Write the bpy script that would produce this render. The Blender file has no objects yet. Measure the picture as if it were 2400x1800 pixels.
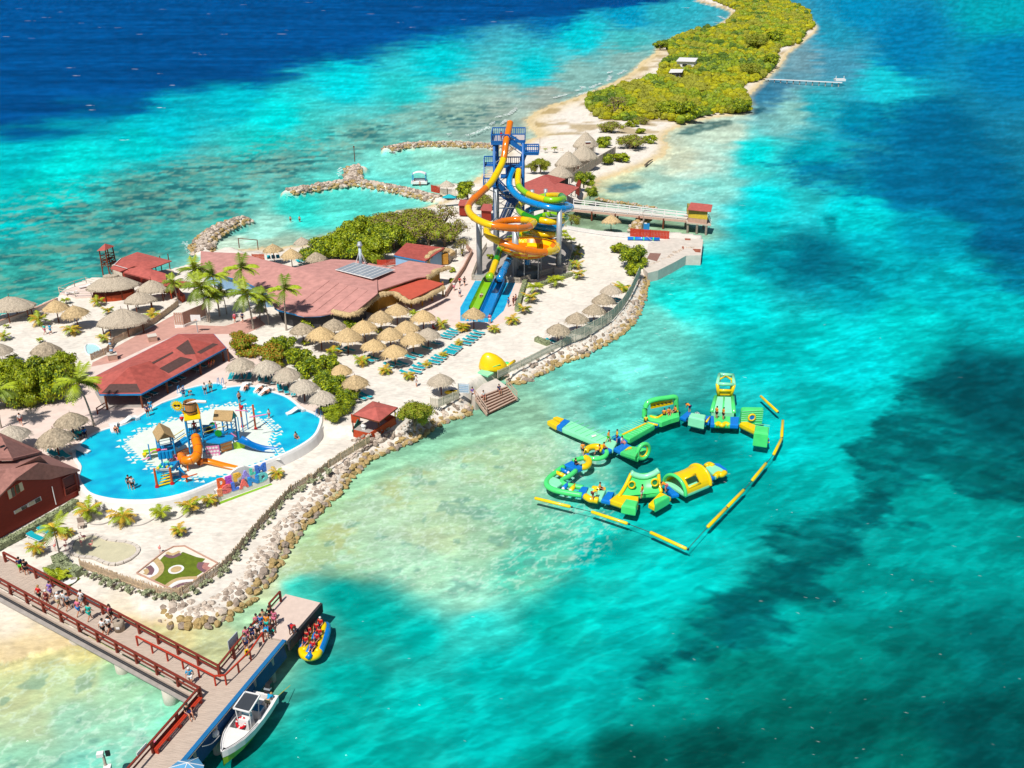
import bpy,bmesh,math,random
import numpy as np
from mathutils import Vector,Matrix
V3=Vector
random.seed(7)
PI=math.pi
S=bpy.context.scene
COL=S.collection
FPX,YH,CAMH=2180.0,-70.0,52.0
TH=math.atan((900.0-YH)/FPX)
CT,ST=math.cos(TH),math.sin(TH)
cam=bpy.data.cameras.new('camera')
cam.sensor_width=36.0
cam.lens=36.0*FPX/2400.0
cam.clip_start=1.0
cam.clip_end=60000.0
camo=bpy.data.objects.new('camera',cam)
COL.objects.link(camo)
camo.location=(0,0,CAMH)
camo.rotation_euler=(PI/2-TH,0,0)
S.camera=camo
SUN_EL=math.radians(57)
SHX,SHY=0.41,0.912
world=bpy.data.worlds.new('World')
S.world=world
world.use_nodes=True
wn=world.node_tree
sky=wn.nodes.new('ShaderNodeTexSky')
sky.sky_type='NISHITA'
sky.sun_disc=False
sky.sun_elevation=SUN_EL
sky.sun_rotation=math.atan2(-SHX,-SHY)
bg=wn.nodes['Background']
bg.inputs['Strength'].default_value=0.065
wn.links.new(sky.outputs[0],bg.inputs[0])
sun=bpy.data.lights.new('sun','SUN')
sun.energy=4.9
sun.angle=math.radians(0.5)
sun.color=(1.0,0.955,0.88)
suno=bpy.data.objects.new('sun',sun)
COL.objects.link(suno)
sd=V3((SHX*math.cos(SUN_EL),SHY*math.cos(SUN_EL),-math.sin(SUN_EL)))
suno.rotation_euler=sd.to_track_quat('-Z','Y').to_euler()
suno.location=(-60,-40,120)
S.view_settings.view_transform='Standard'
S.view_settings.look='None'
S.view_settings.exposure=0.14
S.view_settings.gamma=1.0
S.view_settings.use_curve_mapping=False
S.cycles.max_bounces=4
S.cycles.diffuse_bounces=2
S.cycles.glossy_bounces=2
S.cycles.transparent_max_bounces=12
ZT=dict(F=(0,0,.92167),z1=(0,500,3.687),z2=(500,500,3.687),z3=(1050,250,5.53),z4=(1050,480,5.53),z5=(0,800,3.687),z6=(0,1150,3.687),w1=(150,850,3.687),w2=(500,700,3.687),w3=(1000,600,3.687),w4=(1250,850,3.687),w5=(200,1350,3.687),w6=(1300,0,3.16),a1=(0,1300,7.373),a2=(0,850,7.373),a3=(250,850,7.373),a4=(500,1400,7.373),a5=(1050,600,7.373),a6=(0,650,7.373),b1=(330,920,6.9125),b2=(1290,420,5.53),b3=(660,300,4.424),b4=(200,560,7.9),b5=(0,1000,7.9),b6=(480,1560,6.91),c1=(0,0,1.8433),c2=(1200,0,1.8433),c3=(1200,900,1.8433),c4=(0,1200,1.8433),p=(0,0,1.0))
def U(t,x,y):
 a,b,k=ZT[t]
 return a+x/k,b+y/k
def UL(t,*v):
 return[U(t,v[i],v[i+1])for i in range(0,len(v),2)]
def ray(px,py):
 a,b=(px-1200)/FPX,(py-900)/FPX
 return a,CT-b*ST,-ST-b*CT
def W(px,py,z=0.0):
 dx,dy,dz=ray(px,py)
 t=(z-CAMH)/dz
 return V3((dx*t,dy*t,z))
def pix(v):
 x,y,z=v[0],v[1],v[2]-CAMH
 d=y*CT-z*ST
 return 1200+FPX*x/d,900+FPX*(-z*CT-y*ST)/d
def up(base,px,py):
 b=(py-900)/FPX
 k=(CT-b*ST)/(-ST-b*CT)
 return CAMH+base[1]/k-base[2]
def scale_at(py,z=0.0):
 return(py-YH)*CT/(CAMH-z)
def lin(c):
 return tuple(((v/255.0)/12.92 if v<=10.3 else((v/255.0+0.055)/1.055)**2.4)for v in c)
MATS={}
def mat(name,rgb,rough=0.7,var=0.18,sc=3.0,bump=0.0,bsc=20.0,metal=0.0,spec=0.4,rgb2=None,alpha=None,det=5.0,stretch=None,coat=0.0,trans=0.0):
 if name in MATS:
  return MATS[name]
 m=bpy.data.materials.new(name)
 m.use_nodes=True
 n,l=m.node_tree.nodes,m.node_tree.links
 b=n['Principled BSDF']
 b.inputs['Roughness'].default_value=rough
 b.inputs['Metallic'].default_value=metal
 b.inputs['Specular IOR Level'].default_value=spec
 if coat:
  b.inputs['Coat Weight'].default_value=coat
  b.inputs['Coat Roughness'].default_value=0.08
 if trans:
  b.inputs['Transmission Weight'].default_value=trans
 tc=n.new('ShaderNodeTexCoord')
 src=tc.outputs['Object']
 if stretch:
  mp=n.new('ShaderNodeMapping')
  mp.inputs['Scale'].default_value=stretch
  l.new(src,mp.inputs[0]);src=mp.outputs[0]
 nz=n.new('ShaderNodeTexNoise')
 nz.inputs['Scale'].default_value=sc
 nz.inputs['Detail'].default_value=det
 nz.inputs['Roughness'].default_value=0.65
 l.new(src,nz.inputs['Vector'])
 rp=n.new('ShaderNodeValToRGB')
 rp.color_ramp.elements[0].position=0.32
 rp.color_ramp.elements[1].position=0.68
 c1=tuple(max(0,v*(1-var))for v in rgb)
 c2=tuple(min(1,v*(1+var*0.7))for v in rgb)if rgb2 is None else rgb2
 rp.color_ramp.elements[0].color=(*c1,1)
 rp.color_ramp.elements[1].color=(*c2,1)
 l.new(nz.outputs['Fac'],rp.inputs[0])
 l.new(rp.outputs[0],b.inputs['Base Color'])
 if bump:
  n2=n.new('ShaderNodeTexNoise')
  n2.inputs['Scale'].default_value=bsc
  n2.inputs['Detail'].default_value=4
  l.new(src,n2.inputs['Vector'])
  bp=n.new('ShaderNodeBump')
  bp.inputs['Strength'].default_value=1.0
  bp.inputs['Distance'].default_value=bump
  l.new(n2.outputs['Fac'],bp.inputs['Height'])
  l.new(bp.outputs[0],b.inputs['Normal'])
 MATS[name]=m
 return m
class MB:
 def __init__(s):
  s.v,s.f,s.m=[],[],[]
  s.cm=0
 def add(s,vs,fs):
  o=len(s.v)
  s.v.extend(tuple(p)for p in vs)
  for f in fs:
   s.f.append(tuple(i+o for i in f));s.m.append(s.cm)
  return s
 def box(s,c,d,rz=0.0,rx=0.0,ry=0.0,taper=1.0):
  M=Matrix.Translation(Vector(c))@Matrix.Rotation(rz,4,'Z')@Matrix.Rotation(ry,4,'Y')@Matrix.Rotation(rx,4,'X')
  x,y,z=d[0]/2,d[1]/2,d[2]/2
  vs=[M@V3((a*x*(taper if k>0 else 1),b*y*(taper if k>0 else 1),k*z))for k in(-1,1)for a,b in((-1,-1),(1,-1),(1,1),(-1,1))]
  return s.add(vs,[(3,2,1,0),(4,5,6,7),(0,1,5,4),(1,2,6,5),(2,3,7,6),(3,0,4,7)])
 def bar(s,p,q,w,h=None,upv=(0,0,1)):
  h=w if h is None else h
  p,q=Vector(p),Vector(q)
  d=(q-p)
  if d.length<1e-6:return s
  d.normalize()
  u=Vector(upv)
  if abs(d.dot(u))>0.97:u=V3((0,1,0))
  a=d.cross(u).normalized();b=a.cross(d).normalized()
  vs=[e+a*i*w/2+b*j*h/2 for e in(p,q)for i,j in((-1,-1),(1,-1),(1,1),(-1,1))]
  return s.add(vs,[(3,2,1,0),(4,5,6,7),(0,1,5,4),(1,2,6,5),(2,3,7,6),(3,0,4,7)])
 def tube(s,pts,r,n=8,cap=True,closed=False,arc=None,flat=1.0,upv=(0,0,1)):
  P=[Vector(p)for p in pts]
  m=len(P)
  R=r if isinstance(r,(list,tuple))else[r]*m
  ring=[]
  prev=None
  for i in range(m):
   if closed:t=P[(i+1)%m]-P[i-1]
   else:t=P[min(i+1,m-1)]-P[max(i-1,0)]
   t.normalize()
   u=Vector(upv)
   if abs(t.dot(u))>0.985:
    u=prev if prev is not None else V3((0,1,0))
   a=t.cross(u).normalized();b=a.cross(t).normalized()
   prev=b
   k=n if arc is None else n+1
   for j in range(k):
    an=2*PI*j/n if arc is None else arc[0]+(arc[1]-arc[0])*j/n
    ring.append(P[i]+(a*math.cos(an)+b*math.sin(an)*flat)*R[i])
  k=n if arc is None else n+1
  fs=[]
  for i in range(m if closed else m-1):
   i2=(i+1)%m
   for j in range(n):
    j2=(j+1)%k
    fs.append((i*k+j,i*k+j2,i2*k+j2,i2*k+j))
  if cap and not closed and arc is None:
   fs.append(tuple(range(n-1,-1,-1)))
   fs.append(tuple((m-1)*k+j for j in range(n)))
  return s.add(ring,fs)
 def cyl(s,p,q,r,r2=None,n=10):
  return s.tube([p,q],[r,r if r2 is None else r2],n)
 def lathe(s,c,prof,n=16,jit=0.0,cap=True):
  c=Vector(c)
  vs,fs=[],[]
  for r,z in prof:
   for j in range(n):
    a=2*PI*j/n
    k=1+(random.uniform(-jit,jit)if jit else 0)
    vs.append(c+V3((math.cos(a)*r*k,math.sin(a)*r*k,z)))
  m=len(prof)
  for i in range(m-1):
   for j in range(n):
    j2=(j+1)%n
    fs.append((i*n+j,i*n+j2,(i+1)*n+j2,(i+1)*n+j))
  if cap:
   fs.append(tuple(range(n-1,-1,-1)))
   fs.append(tuple((m-1)*n+j for j in range(n)))
  return s.add(vs,fs)
 def ball(s,c,r,n=10,m=6,jit=0.0):
  c=Vector(c)
  rx,ry,rz=r if isinstance(r,(tuple,list))else(r,r,r)
  vs=[c+V3((0,0,-rz))]
  for i in range(1,m):
   t=-PI/2+PI*i/m
   for j in range(n):
    a=2*PI*j/n
    k=1+(random.uniform(-jit,jit)if jit else 0)
    vs.append(c+V3((math.cos(a)*math.cos(t)*rx*k,math.sin(a)*math.cos(t)*ry*k,math.sin(t)*rz*k)))
  vs.append(c+V3((0,0,rz)))
  fs=[]
  for j in range(n):
   fs.append((0,1+(j+1)%n,1+j))
  for i in range(m-2):
   for j in range(n):
    a,b=1+i*n+j,1+i*n+(j+1)%n
    fs.append((a,b,b+n,a+n))
  L=len(vs)-1
  for j in range(n):
   fs.append((1+(m-2)*n+j,1+(m-2)*n+(j+1)%n,L))
  return s.add(vs,fs)
 def prism(s,poly,z0,z1,top=True,bottom=True):
  n=len(poly)
  a=0.5*sum(poly[i][0]*poly[(i+1)%n][1]-poly[(i+1)%n][0]*poly[i][1]for i in range(n))
  if a<0:
   poly=list(reversed(poly))
   if isinstance(z1,list):z1=list(reversed(z1))
   if isinstance(z0,list):z0=list(reversed(z0))
  A=z0 if isinstance(z0,list)else[z0]*n
  B=z1 if isinstance(z1,list)else[z1]*n
  vs=[(p[0],p[1],A[i])for i,p in enumerate(poly)]+[(p[0],p[1],B[i])for i,p in enumerate(poly)]
  fs=[(i,(i+1)%n,n+(i+1)%n,n+i)for i in range(n)]
  if bottom:fs.append(tuple(range(n-1,-1,-1)))
  if top:fs.append(tuple(range(n,2*n)))
  return s.add(vs,fs)
 def slab(s,pts,t):
  n=len(pts)
  vs=[tuple(p)for p in pts]+[(p[0],p[1],p[2]-t)for p in pts]
  return s.add(vs,[tuple(range(n)),tuple(range(2*n-1,n-1,-1))]+[(i,n+i,n+(i+1)%n,(i+1)%n)for i in range(n)])
 def quad(s,a,b,c,d):
  return s.add([a,b,c,d],[(0,1,2,3)])
 def build(s,name,m=None,parent=None,smooth=False,loc=None):
  me=bpy.data.meshes.new(name)
  seen,F_,M_=set(),[],[]
  for f_,m_ in zip(s.f,s.m)if len(s.f)<900 else():
   k_=frozenset(f_)
   if k_ not in seen:seen.add(k_);F_.append(f_);M_.append(m_)
  if F_:s.f,s.m=F_,M_
  smooth=smooth and not getattr(s,'flat',0)
  off=V3((0,0,0))
  if parent is not None:off=ORG.get(parent.name,off)
  elif loc is not None:off=Vector(loc)
  me.from_pydata([(p[0]-off.x,p[1]-off.y,p[2]-off.z)for p in s.v],[],s.f)
  if m is not None:
   for q in(m if isinstance(m,(list,tuple))else[m]):
    me.materials.append(q if not isinstance(q,str)else MATS[q])
   if isinstance(m,(list,tuple))and len(m)>1:
    me.polygons.foreach_set('material_index',s.m)
  if smooth:
   me.polygons.foreach_set('use_smooth',[True]*len(s.f))
  me.update()
  o=bpy.data.objects.new(name,me)
  COL.objects.link(o)
  if parent is not None:
   o.parent=parent
   if parent.parent is not None or parent.type=='MESH':pass
  elif loc is not None:
   o.location=loc
  ORG[o.name]=off.copy()if parent is not None else(off.copy()if loc is not None else V3((0,0,0)))
  return o
ORG={}
def tag(o,label=None,cat=None,group=None,kind=None):
 if label:o['label']=label
 if cat:o['category']=cat
 if group:o['group']=group
 if kind:o['kind']=kind
 return o
def thing(name,label,cat,loc=(0,0,0),rz=0.0,group=None):
 o=bpy.data.objects.new(name,None)
 o.empty_display_size=0.3
 COL.objects.link(o)
 o.location=loc
 o.rotation_euler=(0,0,rz)
 ORG[o.name]=Vector(loc)
 return tag(o,label,cat,group)
def proto(name):
 o=bpy.data.objects.new(name,None)
 o.empty_display_size=0.3
 COL.objects.link(o)
 ORG[o.name]=V3((0,0,0))
 return o
KIDS={}
def kids(o):
 return list(o.children)
def copy_tree(o,parent=None):
 c=o.copy()
 COL.objects.link(c)
 c.parent=parent
 for ch in kids(o):
  copy_tree(ch,c)
 return c
USED=set()
def place(pr,loc,rz=0.0,sc=1.0,label=None,cat=None,group=None):
 if pr.name in USED:
  o=copy_tree(pr)
 else:
  o=pr
  USED.add(pr.name)
 o.location=loc
 o.rotation_euler=(0,0,rz)
 o.scale=(sc,sc,sc)if not isinstance(sc,(tuple,list))else sc
 return tag(o,label,cat,group)
def smooth_path(P,n=6,closed=False):
 P=[Vector(p)for p in P]
 m=len(P)
 out=[]
 for i in range(m if closed else m-1):
  p0=P[i-1]if(closed or i>0)else P[0]
  p1=P[i];p2=P[(i+1)%m]
  p3=P[(i+2)%m]if(closed or i+2<m)else P[-1]
  for k in range(n):
   t=k/n
   out.append(0.5*((2*p1)+(p2-p0)*t+(2*p0-5*p1+4*p2-p3)*t*t+(-p0+3*p1-3*p2+p3)*t**3))
 if not closed:out.append(P[-1])
 return out
def resample(P,step):
 P=[Vector(p)for p in P]
 out,acc=[],0.0
 for a,b in zip(P[:-1],P[1:]):
  L=(b-a).length
  if L<1e-6:continue
  d=(b-a)/L
  while acc<=L:
   out.append((a+d*acc,d));acc+=step
  acc-=L
 return out
def _h(ix,iy,seed):
 n=(ix*374761393+iy*668265263+seed*974634777)&0x7fffffff
 n=((n^(n>>13))*1274126177)&0x7fffffff
 return((n^(n>>16))&0xffff)/65535.0
def vnoise(x,y,seed=0):
 ix,iy=np.floor(x).astype(np.int64),np.floor(y).astype(np.int64)
 fx,fy=x-ix,y-iy
 fx=fx*fx*(3-2*fx);fy=fy*fy*(3-2*fy)
 a,b=_h(ix,iy,seed),_h(ix+1,iy,seed)
 c,d=_h(ix,iy+1,seed),_h(ix+1,iy+1,seed)
 return(a*(1-fx)+b*fx)*(1-fy)+(c*(1-fx)+d*fx)*fy
def fbm(x,y,seed=0,o=4):
 r=0;a=0.5;t=0
 for k in range(o):
  r=r+a*vnoise(x,y,seed+k*17);t+=a
  x=x*2.03+11.3;y=y*2.03-7.1;a*=0.5
 return r/t
def sdf_poly(X,Y,poly):
 d2=np.full(X.shape,1e18);ins=np.zeros(X.shape,bool)
 val=np.zeros(X.shape)
 n=len(poly)
 for i in range(n):
  x1,y1,x2,y2=poly[i][0],poly[i][1],poly[(i+1)%n][0],poly[(i+1)%n][1]
  ex,ey=x2-x1,y2-y1
  L=ex*ex+ey*ey+1e-12
  t=np.clip(((X-x1)*ex+(Y-y1)*ey)/L,0,1)
  q=(X-x1-ex*t)**2+(Y-y1-ey*t)**2
  better=q<d2
  d2=np.where(better,q,d2)
  if len(poly[0])>2:
   v=poly[i][2]*(1-t)+poly[(i+1)%n][2]*t
   val=np.where(better,v,val)
  c=((y1>Y)!=(y2>Y))&(X<ex*(Y-y1)/(ey if abs(ey)>1e-12 else 1e-12)+x1)
  ins^=c
 d=np.sqrt(d2)
 return np.where(ins,d,-d),val
def sdf_line(X,Y,pts):
 d2=np.full(np.shape(X),1e18)
 for(x1,y1),(x2,y2)in zip(pts[:-1],pts[1:]):
  ex,ey=x2-x1,y2-y1
  L=ex*ex+ey*ey+1e-12
  t=np.clip(((X-x1)*ex+(Y-y1)*ey)/L,0,1)
  d2=np.minimum(d2,(X-x1-ex*t)**2+(Y-y1-ey*t)**2)
 return np.sqrt(d2)
def sstep(a,b,x):
 t=np.clip((x-a)/(b-a),0,1)
 return t*t*(3-2*t)
RIMZ=1.66
HI,LO=1.6,0.6
R_,B_=0.62,0.10
shore_px=[(-600,1660,B_),(0,1550,B_),(98,1525,B_),(180,1505,B_),(300,1478,B_),(360,1466,.3),(450,1471,R_),(505,1460,R_),(548,1433,R_),(597,1395,R_),(640,1336,R_),(662,1298,R_),(690,1260,R_),(732,1211,R_),(795,1150,R_),(828,1107,R_),(861,1077,R_),(961,1039,R_),(1002,1012,R_),(1042,987,R_),(1100,971,R_),(1106,950,.9),(1112,925,2),(1172,887,2),(1198,898,.9),(1236,893,R_),(1271,874,R_),(1325,847,R_),(1366,836,R_),(1401,814,R_),(1428,801,R_),(1461,779,R_),(1488,752,R_),(1502,722,R_),(1515,679,R_),(1521,651,R_),(1524,645,3),(1579,622,3),(1608,603,4),(1642,601,4),(1647,567,4),(1597,561,4),(1568,560,4),(1478,558,1),(1416,551,.6),(1362,543,.6),(1328,538,.5),(1318,505,.4),(1338,486,.4),(1372,465,.4),(1398,445,B_),(1404,424,B_),(1426,418,B_),(1477,399,B_),(1521,383,B_),(1553,367,B_),(1569,342,B_),(1553,326,B_),(1566,310,B_),(1600,294,B_),(1642,282,B_),(1695,272,B_),(1752,266,B_),(1759,240,B_),(1752,228,B_),(1775,206,B_),(1806,177,B_),(1832,155,B_),(1844,127,B_),(1870,108,B_),(1911,76,B_),(1917,63,B_),(1901,44,B_),(1892,22,B_),(1857,9,B_),(1838,-3,B_),(1800,-14,B_),(1740,-24,B_),(1690,-27,B_),(1660,-20,B_),(1640,-8,B_),(1632,3,.05),(1680,16,.05),(1714,28,.05),(1708,41,.05),(1680,60,B_),(1632,67,B_),(1585,84,B_),(1540,106,B_),(1534,125,.04),(1502,146,.04),(1477,171,.04),(1442,190,.04),(1404,206,.04),(1363,222,.04),(1332,234,.04),(1300,242,.04),(1255,262,.04),(1231,280,.05),(1240,300,.05),(1262,316,.06),(1220,338,.1),(1180,354,.1),(1150,398,.1),(1100,428,.1),(1060,432,.1),(1030,433,.15),(1012,440,.3),(1042,472,.15),(988,488,.15),(931,494,.2),(886,505,.2),(845,519,.2),(795,539,.2),(755,557,.12),(716,572,.1),(660,580,.1),(614,580,.1),(530,584,.1),(505,592,.5),(475,606,.6),(450,626,.6),(405,640,.8),(330,657,.8),(270,662,.8),(210,662,.8),(140,690,.9),(135,706,.9),(75,733,.9),(0,752,.9),(-100,790,.9),(-600,980,.9)]
SHORE=[(*W(a,b,0.0).xy,s)for a,b,s in shore_px]
LOW=[W(a,b,RIMZ).xy for a,b in[(-700,1140),(120,1128),(196,1136),(225,1152),(290,1160),(353,1158),(421,1145),(489,1120),(557,1092),(638,1062),(692,1036),(728,1010),(760,1000),(810,1003)]]+[W(a,b,1.0).xy for a,b in[(880,1010),(1000,1020),(900,1200),(600,1520),(-700,1900)]]
JETTY=[[W(*q,.5).xy for q in UL('b3',75,655,250,622,500,585,740,548,1000,590,1300,650,1500,700,1640,735)],[W(*q,.5).xy for q in UL('b3',740,548,735,470,745,405,820,400)],[W(*q,.5).xy for q in UL('b3',1100,212,1250,180,1500,160,1800,160,2180,180)]+[W(*q,.5).xy for q in UL('z3',620,520,900,560)],[W(*q,.5).xy for q in UL('z1',2110,45,1980,85,1850,150,1740,250,1760,330)]]
LOWL=[tuple(p)for p in LOW]
def inpoly(x,y,poly):
 c=False
 n=len(poly)
 for i in range(n):
  x1,y1,x2,y2=poly[i][0],poly[i][1],poly[(i+1)%n][0],poly[(i+1)%n][1]
  if(y1>y)!=(y2>y)and x<(x2-x1)*(y-y1)/(y2-y1)+x1:c=not c
 return c
YSTRIP=W(1300,318,0).y
def gz(x,y):
 if y>YSTRIP+5:return 0.8
 return LO if inpoly(x,y,LOWL)else HI
def G(px,py,dz=0.0):
 z=HI
 for _ in range(3):
  p=W(px,py,z);z=gz(p.x,p.y)
 return W(px,py,z)+V3((0,0,dz))
def heights(X,Y):
 d,sl=sdf_poly(X,Y,SHORE)
 dn=d+(fbm(X*.7,Y*.7,3,3)-.5)*np.where(sl<.3,2.5,.5)
 top=np.where(Y>YSTRIP,0.8,HI)
 dl,_=sdf_poly(X,Y,LOWL)
 top=top+(LO-HI)*sstep(-.9,.7,dl)*(Y<YSTRIP)
 land=np.minimum(top,dn*sl)+0.0
 land=np.where(sl<.2,top*(1-np.exp(-np.maximum(dn,0)*sl/top)),land)
 deep=-np.minimum(0.16+np.maximum(-dn,0)*0.05,1.1)
 z=np.where(dn>0,land,deep)
 for J in JETTY:
  dj=sdf_line(X,Y,[tuple(p)for p in J])
  z=np.maximum(z,0.95-(dj/2.1)**2*1.1)
 return z,d,dn,sl
WC=[('c1',v)for v in[(100,40,0,78,138),(1000,100,0,82,146),(400,300,0,76,142),(100,470,0,95,152),(550,400,0,92,150),(1500,180,0,92,152),(1900,90,0,105,162),(1050,290,0,85,145),(1000,410,0,185,200),(1500,345,0,208,216),(1200,500,0,214,214),(1900,260,0,195,204),(700,530,0,185,198),(150,610,0,182,192),(50,690,0,186,194),(300,700,0,212,208),(600,620,0,200,202),(200,790,0,195,190),(30,900,0,185,186),(600,850,75,162,154),(400,1000,58,163,158),(200,1150,50,162,154),(900,760,78,168,162),(1200,690,95,172,164),(1500,600,105,184,174),(1800,500,128,186,176),(2000,450,150,184,170),(1000,950,50,188,178),(700,1000,62,160,154),(50,1230,58,172,162),(1300,890,45,212,200),(1500,865,85,218,204),(1150,985,155,222,206),(1200,1045,175,206,184),(1020,1030,190,215,195),(1700,700,120,212,196),(1900,690,145,218,198),(1650,770,105,222,212),(2150,480,160,180,168),(2050,560,150,180,170),(1350,560,60,195,190),(1750,400,30,200,200),(1150,600,10,195,190)]]
WC+=[('c2',v)for v in[(200,60,0,98,160),(500,60,0,148,186),(650,30,40,168,185),(300,150,0,196,208),(100,300,0,194,204),(500,180,60,180,184),(300,330,130,178,172),(500,240,135,176,170),(150,420,155,170,160),(1500,50,0,135,180),(2100,40,0,158,174),(1700,150,0,120,168),(2150,250,0,118,166),(1400,150,30,148,178),(1400,260,70,150,176),(1250,250,112,155,168),(1620,350,20,190,204),(1500,500,0,138,168),(1320,450,20,162,178),(1800,550,0,96,136),(1950,800,0,90,132),(2150,1000,0,90,126),(1700,800,0,112,152),(1300,650,0,160,176),(1050,650,0,212,212),(1100,850,0,212,216),(1500,900,0,202,208),(1800,1000,0,152,176),(1600,1050,0,170,184),(1300,1090,0,115,138),(1150,1110,0,140,154),(900,1150,0,204,204),(1050,950,0,198,204),(1500,1200,0,168,184),(1900,1200,0,178,188),(1000,1300,0,208,208),(1700,1400,0,198,198),(2100,1350,0,178,184),(1300,1450,0,198,198),(1100,1500,0,190,190),(2000,1570,0,92,102),(2100,1610,0,72,82),(1500,1550,0,194,198),(600,1400,110,218,204),(400,1550,115,222,208),(720,1300,20,216,208),(900,560,192,212,192),(700,680,206,214,188),(1200,460,135,195,188),(800,720,190,216,200),(650,800,165,210,194),(450,740,195,206,172),(850,780,130,216,206),(780,830,150,212,202),(350,950,140,164,132),(450,970,142,174,148),(700,985,152,184,148),(600,830,165,205,188),(1100,400,60,130,160),(1180,350,95,150,168),(1700,250,0,118,165)]]
WC+=[('c3',v)for v in[(100,150,152,204,172),(50,350,150,188,142),(250,130,130,212,192),(60,500,112,188,156),(200,650,92,194,168),(50,750,72,198,172),(400,100,85,204,188),(300,400,60,202,186),(650,250,0,152,148),(800,200,0,134,134),(700,320,0,165,160),(1000,400,0,175,170),(1200,250,0,194,194),(1400,100,0,194,190),(1300,350,0,184,180),(1600,50,0,188,188),(1900,500,0,140,135),(1900,650,0,150,145),(2100,600,0,145,140),(900,500,0,180,175),(600,500,0,184,179),(400,700,0,184,174),(700,800,0,195,190),(300,900,0,194,184),(150,1000,0,158,148),(500,1000,0,190,185),(100,1150,0,190,185),(400,1200,0,184,179),(200,1400,0,190,184),(900,1000,0,138,130),(1100,1000,0,150,144),(1500,900,0,150,144),(1400,1100,0,124,115),(1000,1200,0,130,120),(700,1300,0,150,140),(1200,1350,0,110,101),(900,1500,0,76,71),(500,1550,0,86,79),(1500,1500,0,90,84),(2000,1400,0,72,72),(2100,1100,0,110,109),(1800,1200,0,105,100),(1300,1600,0,95,88),(2100,1600,0,71,72),(150,1600,0,120,112),(1700,1600,0,100,92)]]
WC+=[('c4',v)for v in[(1400,120,162,198,148),(1250,200,192,208,162),(1500,200,150,204,162),(1800,200,152,212,178),(1900,60,170,198,152),(2100,100,150,198,162),(2000,330,142,212,186),(1150,300,202,213,168),(900,560,204,208,158),(750,520,218,206,150),(1050,450,172,213,172),(1300,310,60,202,184),(1500,340,0,164,154),(1600,430,0,165,155),(1800,500,0,188,179),(2050,450,40,202,192),(2100,650,0,180,174),(1500,700,0,174,164),(1800,800,0,193,184),(1400,900,0,165,155),(2100,900,0,184,179),(1200,1050,0,142,132),(1600,1050,0,178,169),(900,1090,0,112,106),(300,600,205,196,130),(100,700,188,186,116),(300,700,178,190,126),(500,720,142,203,162),(600,850,112,212,182),(300,900,122,208,178),(100,900,172,194,140),(400,1050,82,217,196),(100,1050,112,203,168),(50,800,178,185,120)]]
DARK=[('c3',[1790,-40,1560,150,1440,330,1490,430,1200,610,1100,760,950,820,760,1040,480,1225,520,1262,700,1195,770,1115,1150,990,1350,860,1405,790,1560,700,1760,500,1700,400,2300,470,2900,300,2900,-60],(0,78,86),1.2,4.0),('c2',[1640,420,1900,400,2060,680,2260,1000,2700,1200,2300,1230,1950,960,1600,830,1260,770,1200,700,1500,640],(0,104,146),9.0,14.0),('c2',[1090,1090,1300,1050,1620,1120,1500,1230,1200,1190],(0,104,126),4.0,6.0),('c2',[690,578,760,545,850,520,950,514,945,530,860,552,770,580],(24,88,92),.8,1.0),('c2',[1025,495,1030,470,1080,455,1110,462,1060,490],(24,88,108),.8,1.0),('c2',[1020,440,1060,380,1130,340,1200,350,1150,400,1080,440],(50,118,150),2.0,2.0),('c2',[395,825,450,785,560,775,550,800,450,830],(52,132,146),1.2,1.8),('c2',[1340,910,1395,905,1420,985,1370,985],(0,120,132),.8,.6),('c2',[1240,860,1330,820,1345,870,1260,905],(30,175,180),1.2,1.2),('c2',[1120,960,1250,940,1245,975,1130,968],(0,150,160),.7,.8),('c4',[1270,300,1400,270,1600,300,1720,420,1500,470,1300,400],(0,158,148),2.5,3.0),('c3',[1640,-60,1900,-70,2300,-60,2300,40,1750,60],(0,84,94),3.0,6.0)]
DEEP=UL('c1',-1500,900,-400,720,0,600,200,555,450,480,620,425,820,385,1000,350,1300,320,1520,250,1750,190,1950,135,2150,95,2420,62,2700,30,3000,-8,3050,-110,-1500,-110)
REEF=UL('c1',-900,1000,0,850,500,730,800,650,1150,590,1500,520,1800,440,2200,420,2200,560,1600,640,1420,720,1200,830,1050,930,820,1000,800,1100,400,1260,0,1420,-900,1600)
REEF2=UL('c4',1150,320,1300,150,1450,-20,1700,-180,2050,-300,2600,-380,2700,0,2600,150,2300,300,1900,330,1500,230,1300,260)
REEF3=UL('c4',-400,720,0,660,330,590,560,680,760,760,700,1000,500,1200,-400,1300)
KAL=1.31
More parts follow.
